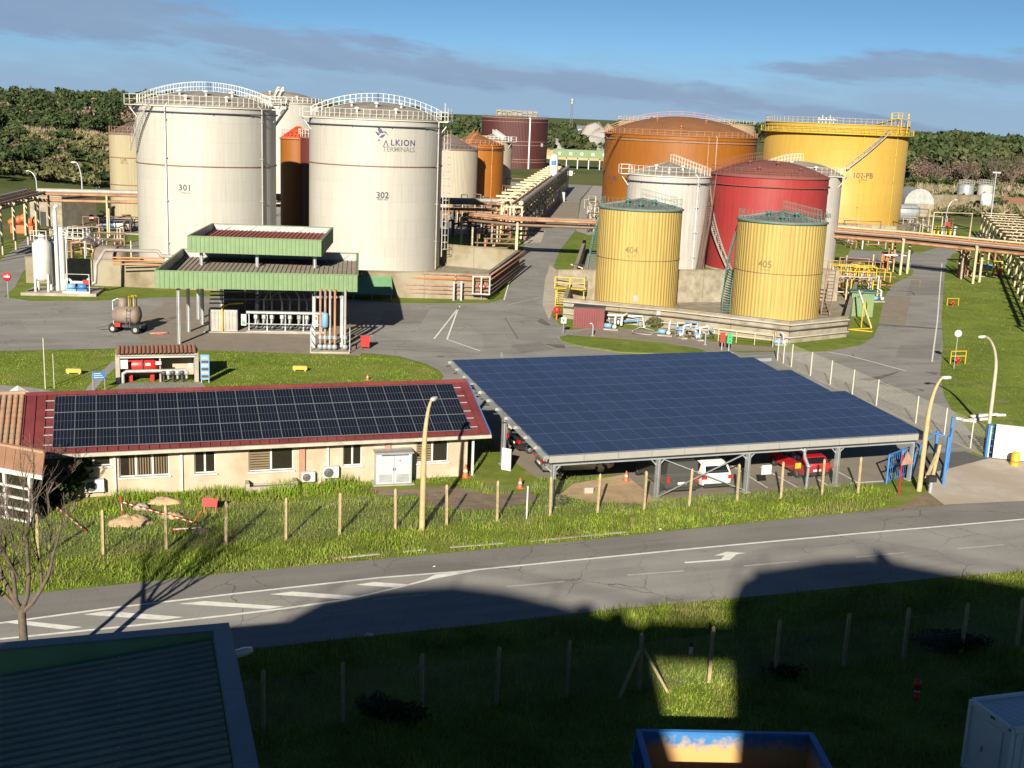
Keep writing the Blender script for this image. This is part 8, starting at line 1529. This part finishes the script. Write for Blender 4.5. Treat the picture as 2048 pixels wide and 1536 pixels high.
wood(360, 300, 2150, 900, 1500, 7, 11, 11, 'leaf_pine', 80, size=2.0); wood(110, 1060, 1260, 620, 860, 5, 8, 10, 'leaf_pine', 110, size=1.4); wood(140, 1790, 2150, 420, 620, 4.2, 7, 11, 'leaf_pine', 240, size=.7); wood(60, 880, 960, 500, 700, 5, 8, 11, 'leaf_pine', 110, size=1.3)
wood(34, -150, 225, 270, 430, 2.5, 4.5, 4.2, 'leaf_pine', 200, 'scrub', .5); wood(40, -150, 225, 270, 430, 1.6, 3.0, 3.0, 'twig_brown', 120, 'scrub', .25); wood(14, -150, 225, 275, 430, 2.0, 3.5, 3.0, 'leaf_dark', 180, 'scrub', .4); wood(260, -150, 225, 268, 430, 1.5, 3.6, 2.6, 'leaf_scrub', 150, 'scrub', .34); wood(60, -150, 225, 264, 430, 1.2, 2.6, 1.8, 'leaf_pine', 130, 'scrub', .30); wood(40, 1790, 2150, 320, 440, 2, 3.6, 3.2, 'leaf_dark', 160, 'scrub', .4); wood(220, 1790, 2150, 300, 440, 1.5, 3.2, 2.0, 'leaf_scrub', 120, 'scrub', .34)
def pampas(n, px0, px1, d0, d1, hh):
    P, d = land_pts(n, px0, px1, d0, d1); k = 16; B = np.repeat(P, k, 0); m = len(B); o = rg.normal(size=(m, 2))*.7; top = rg.normal(size=(m, 2))*.9; h = hh*(.6+.6*rg.random(m)); w = .14+.16*rg.random(m); z = B[:, 2]
    a = np.stack([B[:, 0]+o[:, 0]-w, B[:, 1]+o[:, 1], z+h*.35], 1); b = np.stack([B[:, 0]+o[:, 0]+w, B[:, 1]+o[:, 1], z+h*.35], 1); c_ = np.stack([B[:, 0]+o[:, 0]+top[:, 0], B[:, 1]+o[:, 1]+top[:, 1], z+h], 1); np_mesh('pampas_grass', np.stack([a, b, c_], 1).reshape(-1, 3), 3, 'pampas', 'stuff')
pampas(120, 30, 225, 395, 430, 3.4); pampas(26, 0, 225, 280, 380, 2.6); pampas(520, 1810, 2150, 310, 430, 2.8)
# pines and leafless trees that can be told apart
def pine(label, p, h_, r, seed, group='pines on the skyline', mat='leaf_pine'):
    t = thing('pine_tree', label, 'tree', p, 0, group); rr = random.Random(seed); m = MB(); m.tube([(0, 0, -1), (.2, .1, h_*.4), (.1, .2, h_*.75)], h_*.035, 8, r1=h_*.015)
    cs, rs = [], []
    for k in range(9): a = rr.uniform(0, 6.28); f = rr.uniform(.1, .62); c_ = (r*f*math.cos(a), r*f*math.sin(a), h_*rr.uniform(.55, .9)); cs.append(c_); rs.append((r*rr.uniform(.3, .48), r*rr.uniform(.3, .48), h_*rr.uniform(.09, .15))); m.tube([(.1, .15, h_*.5), c_], h_*.012, 5)
    m.build('trunk', 'bark', t); np_mesh('crown', leaves(cs, rs, 150, r*.13, shell=.35), 4, mat, None, t)
for k, (x, y, Y, h_, r, lab) in enumerate(((905, 262, 470, 15, 7, 'dark pine just right of tank 302'), (930, 258, 500, 17, 8, 'tall dark pine left of the maroon tank'), (1880, 285, 520, 14, 7, 'rounded pine right of the yellow tank on the skyline'), (1920, 288, 500, 16, 8, 'broad pine in the right skyline group'), (1975, 290, 480, 13, 7, 'pine near the right skyline edge'))):
    q = A(x, y, Y); pine(lab, (q.x, Y, land(q.x, Y)), h_, r, 40+k)
for k, (x, Y, s, lab) in enumerate(((1845, 400, 1.0, 'brown leafless tree nearest the yellow tank'), (1872, 390, .9, 'second brown leafless tree from the yellow tank'), (1900, 395, 1.05, 'brown leafless tree in the middle of the right row'), (1935, 385, 1.1, 'brown leafless tree right of the row middle'), (1990, 380, 1.25, 'tall brown leafless tree near the right edge'), (2030, 375, 1.3, 'tallest brown leafless tree at the right edge'))):
    q = A(x, 330, Y); bare_tree(lab, (q.x, Y, land(q.x, Y)), [(-.4, 0, 1, .9), (.4, .1, 1, .9), (0, -.2, 1, 1), (.7, .2, .8, .8), (-.7, -.1, .8, .8)], 2.7*s, .26, 4, 60+k, 'twig_bark' if False else 'bark', 'leafless trees at right', .5)
P_, _ = land_pts(0, 0, 10, 1, 2)
tw = []; 
np_mesh('brushwood', leaves([(A(1840+k*17, 330, 395).x, 395+7*math.sin(k), land(A(1840+k*17, 330, 395).x, 395)+5.2+1.5*math.sin(k*1.7)) for k in range(13)], [(4.2, 3.5, 3.6)]*13, 420, .34, .12, .2), 4, 'twig_brown', 'stuff')
# gravel banks in the far centre
for k, (x, Y, rx, ry, h_, lab) in enumerate(((1150, 640, 34, 14, 8.5, 'grey gravel bank behind the far green canopy'), (1205, 660, 24, 16, 14, 'steep grey gravel heap left of the brown tank'), (945, 560, 16, 10, 10, 'pale gravel heap left of the maroon tank'), (1120, 590, 26, 9, 3.5, 'sandy bank below the far gravel'))):
    q = A(x, 300, Y); heap('gravel_heap', (q.x, Y, -1), rx, ry, h_+1, 'gravel' if k < 3 else 'sand', lab, 'gravel heap', 0, 26, 80+k, 'far gravel heaps')
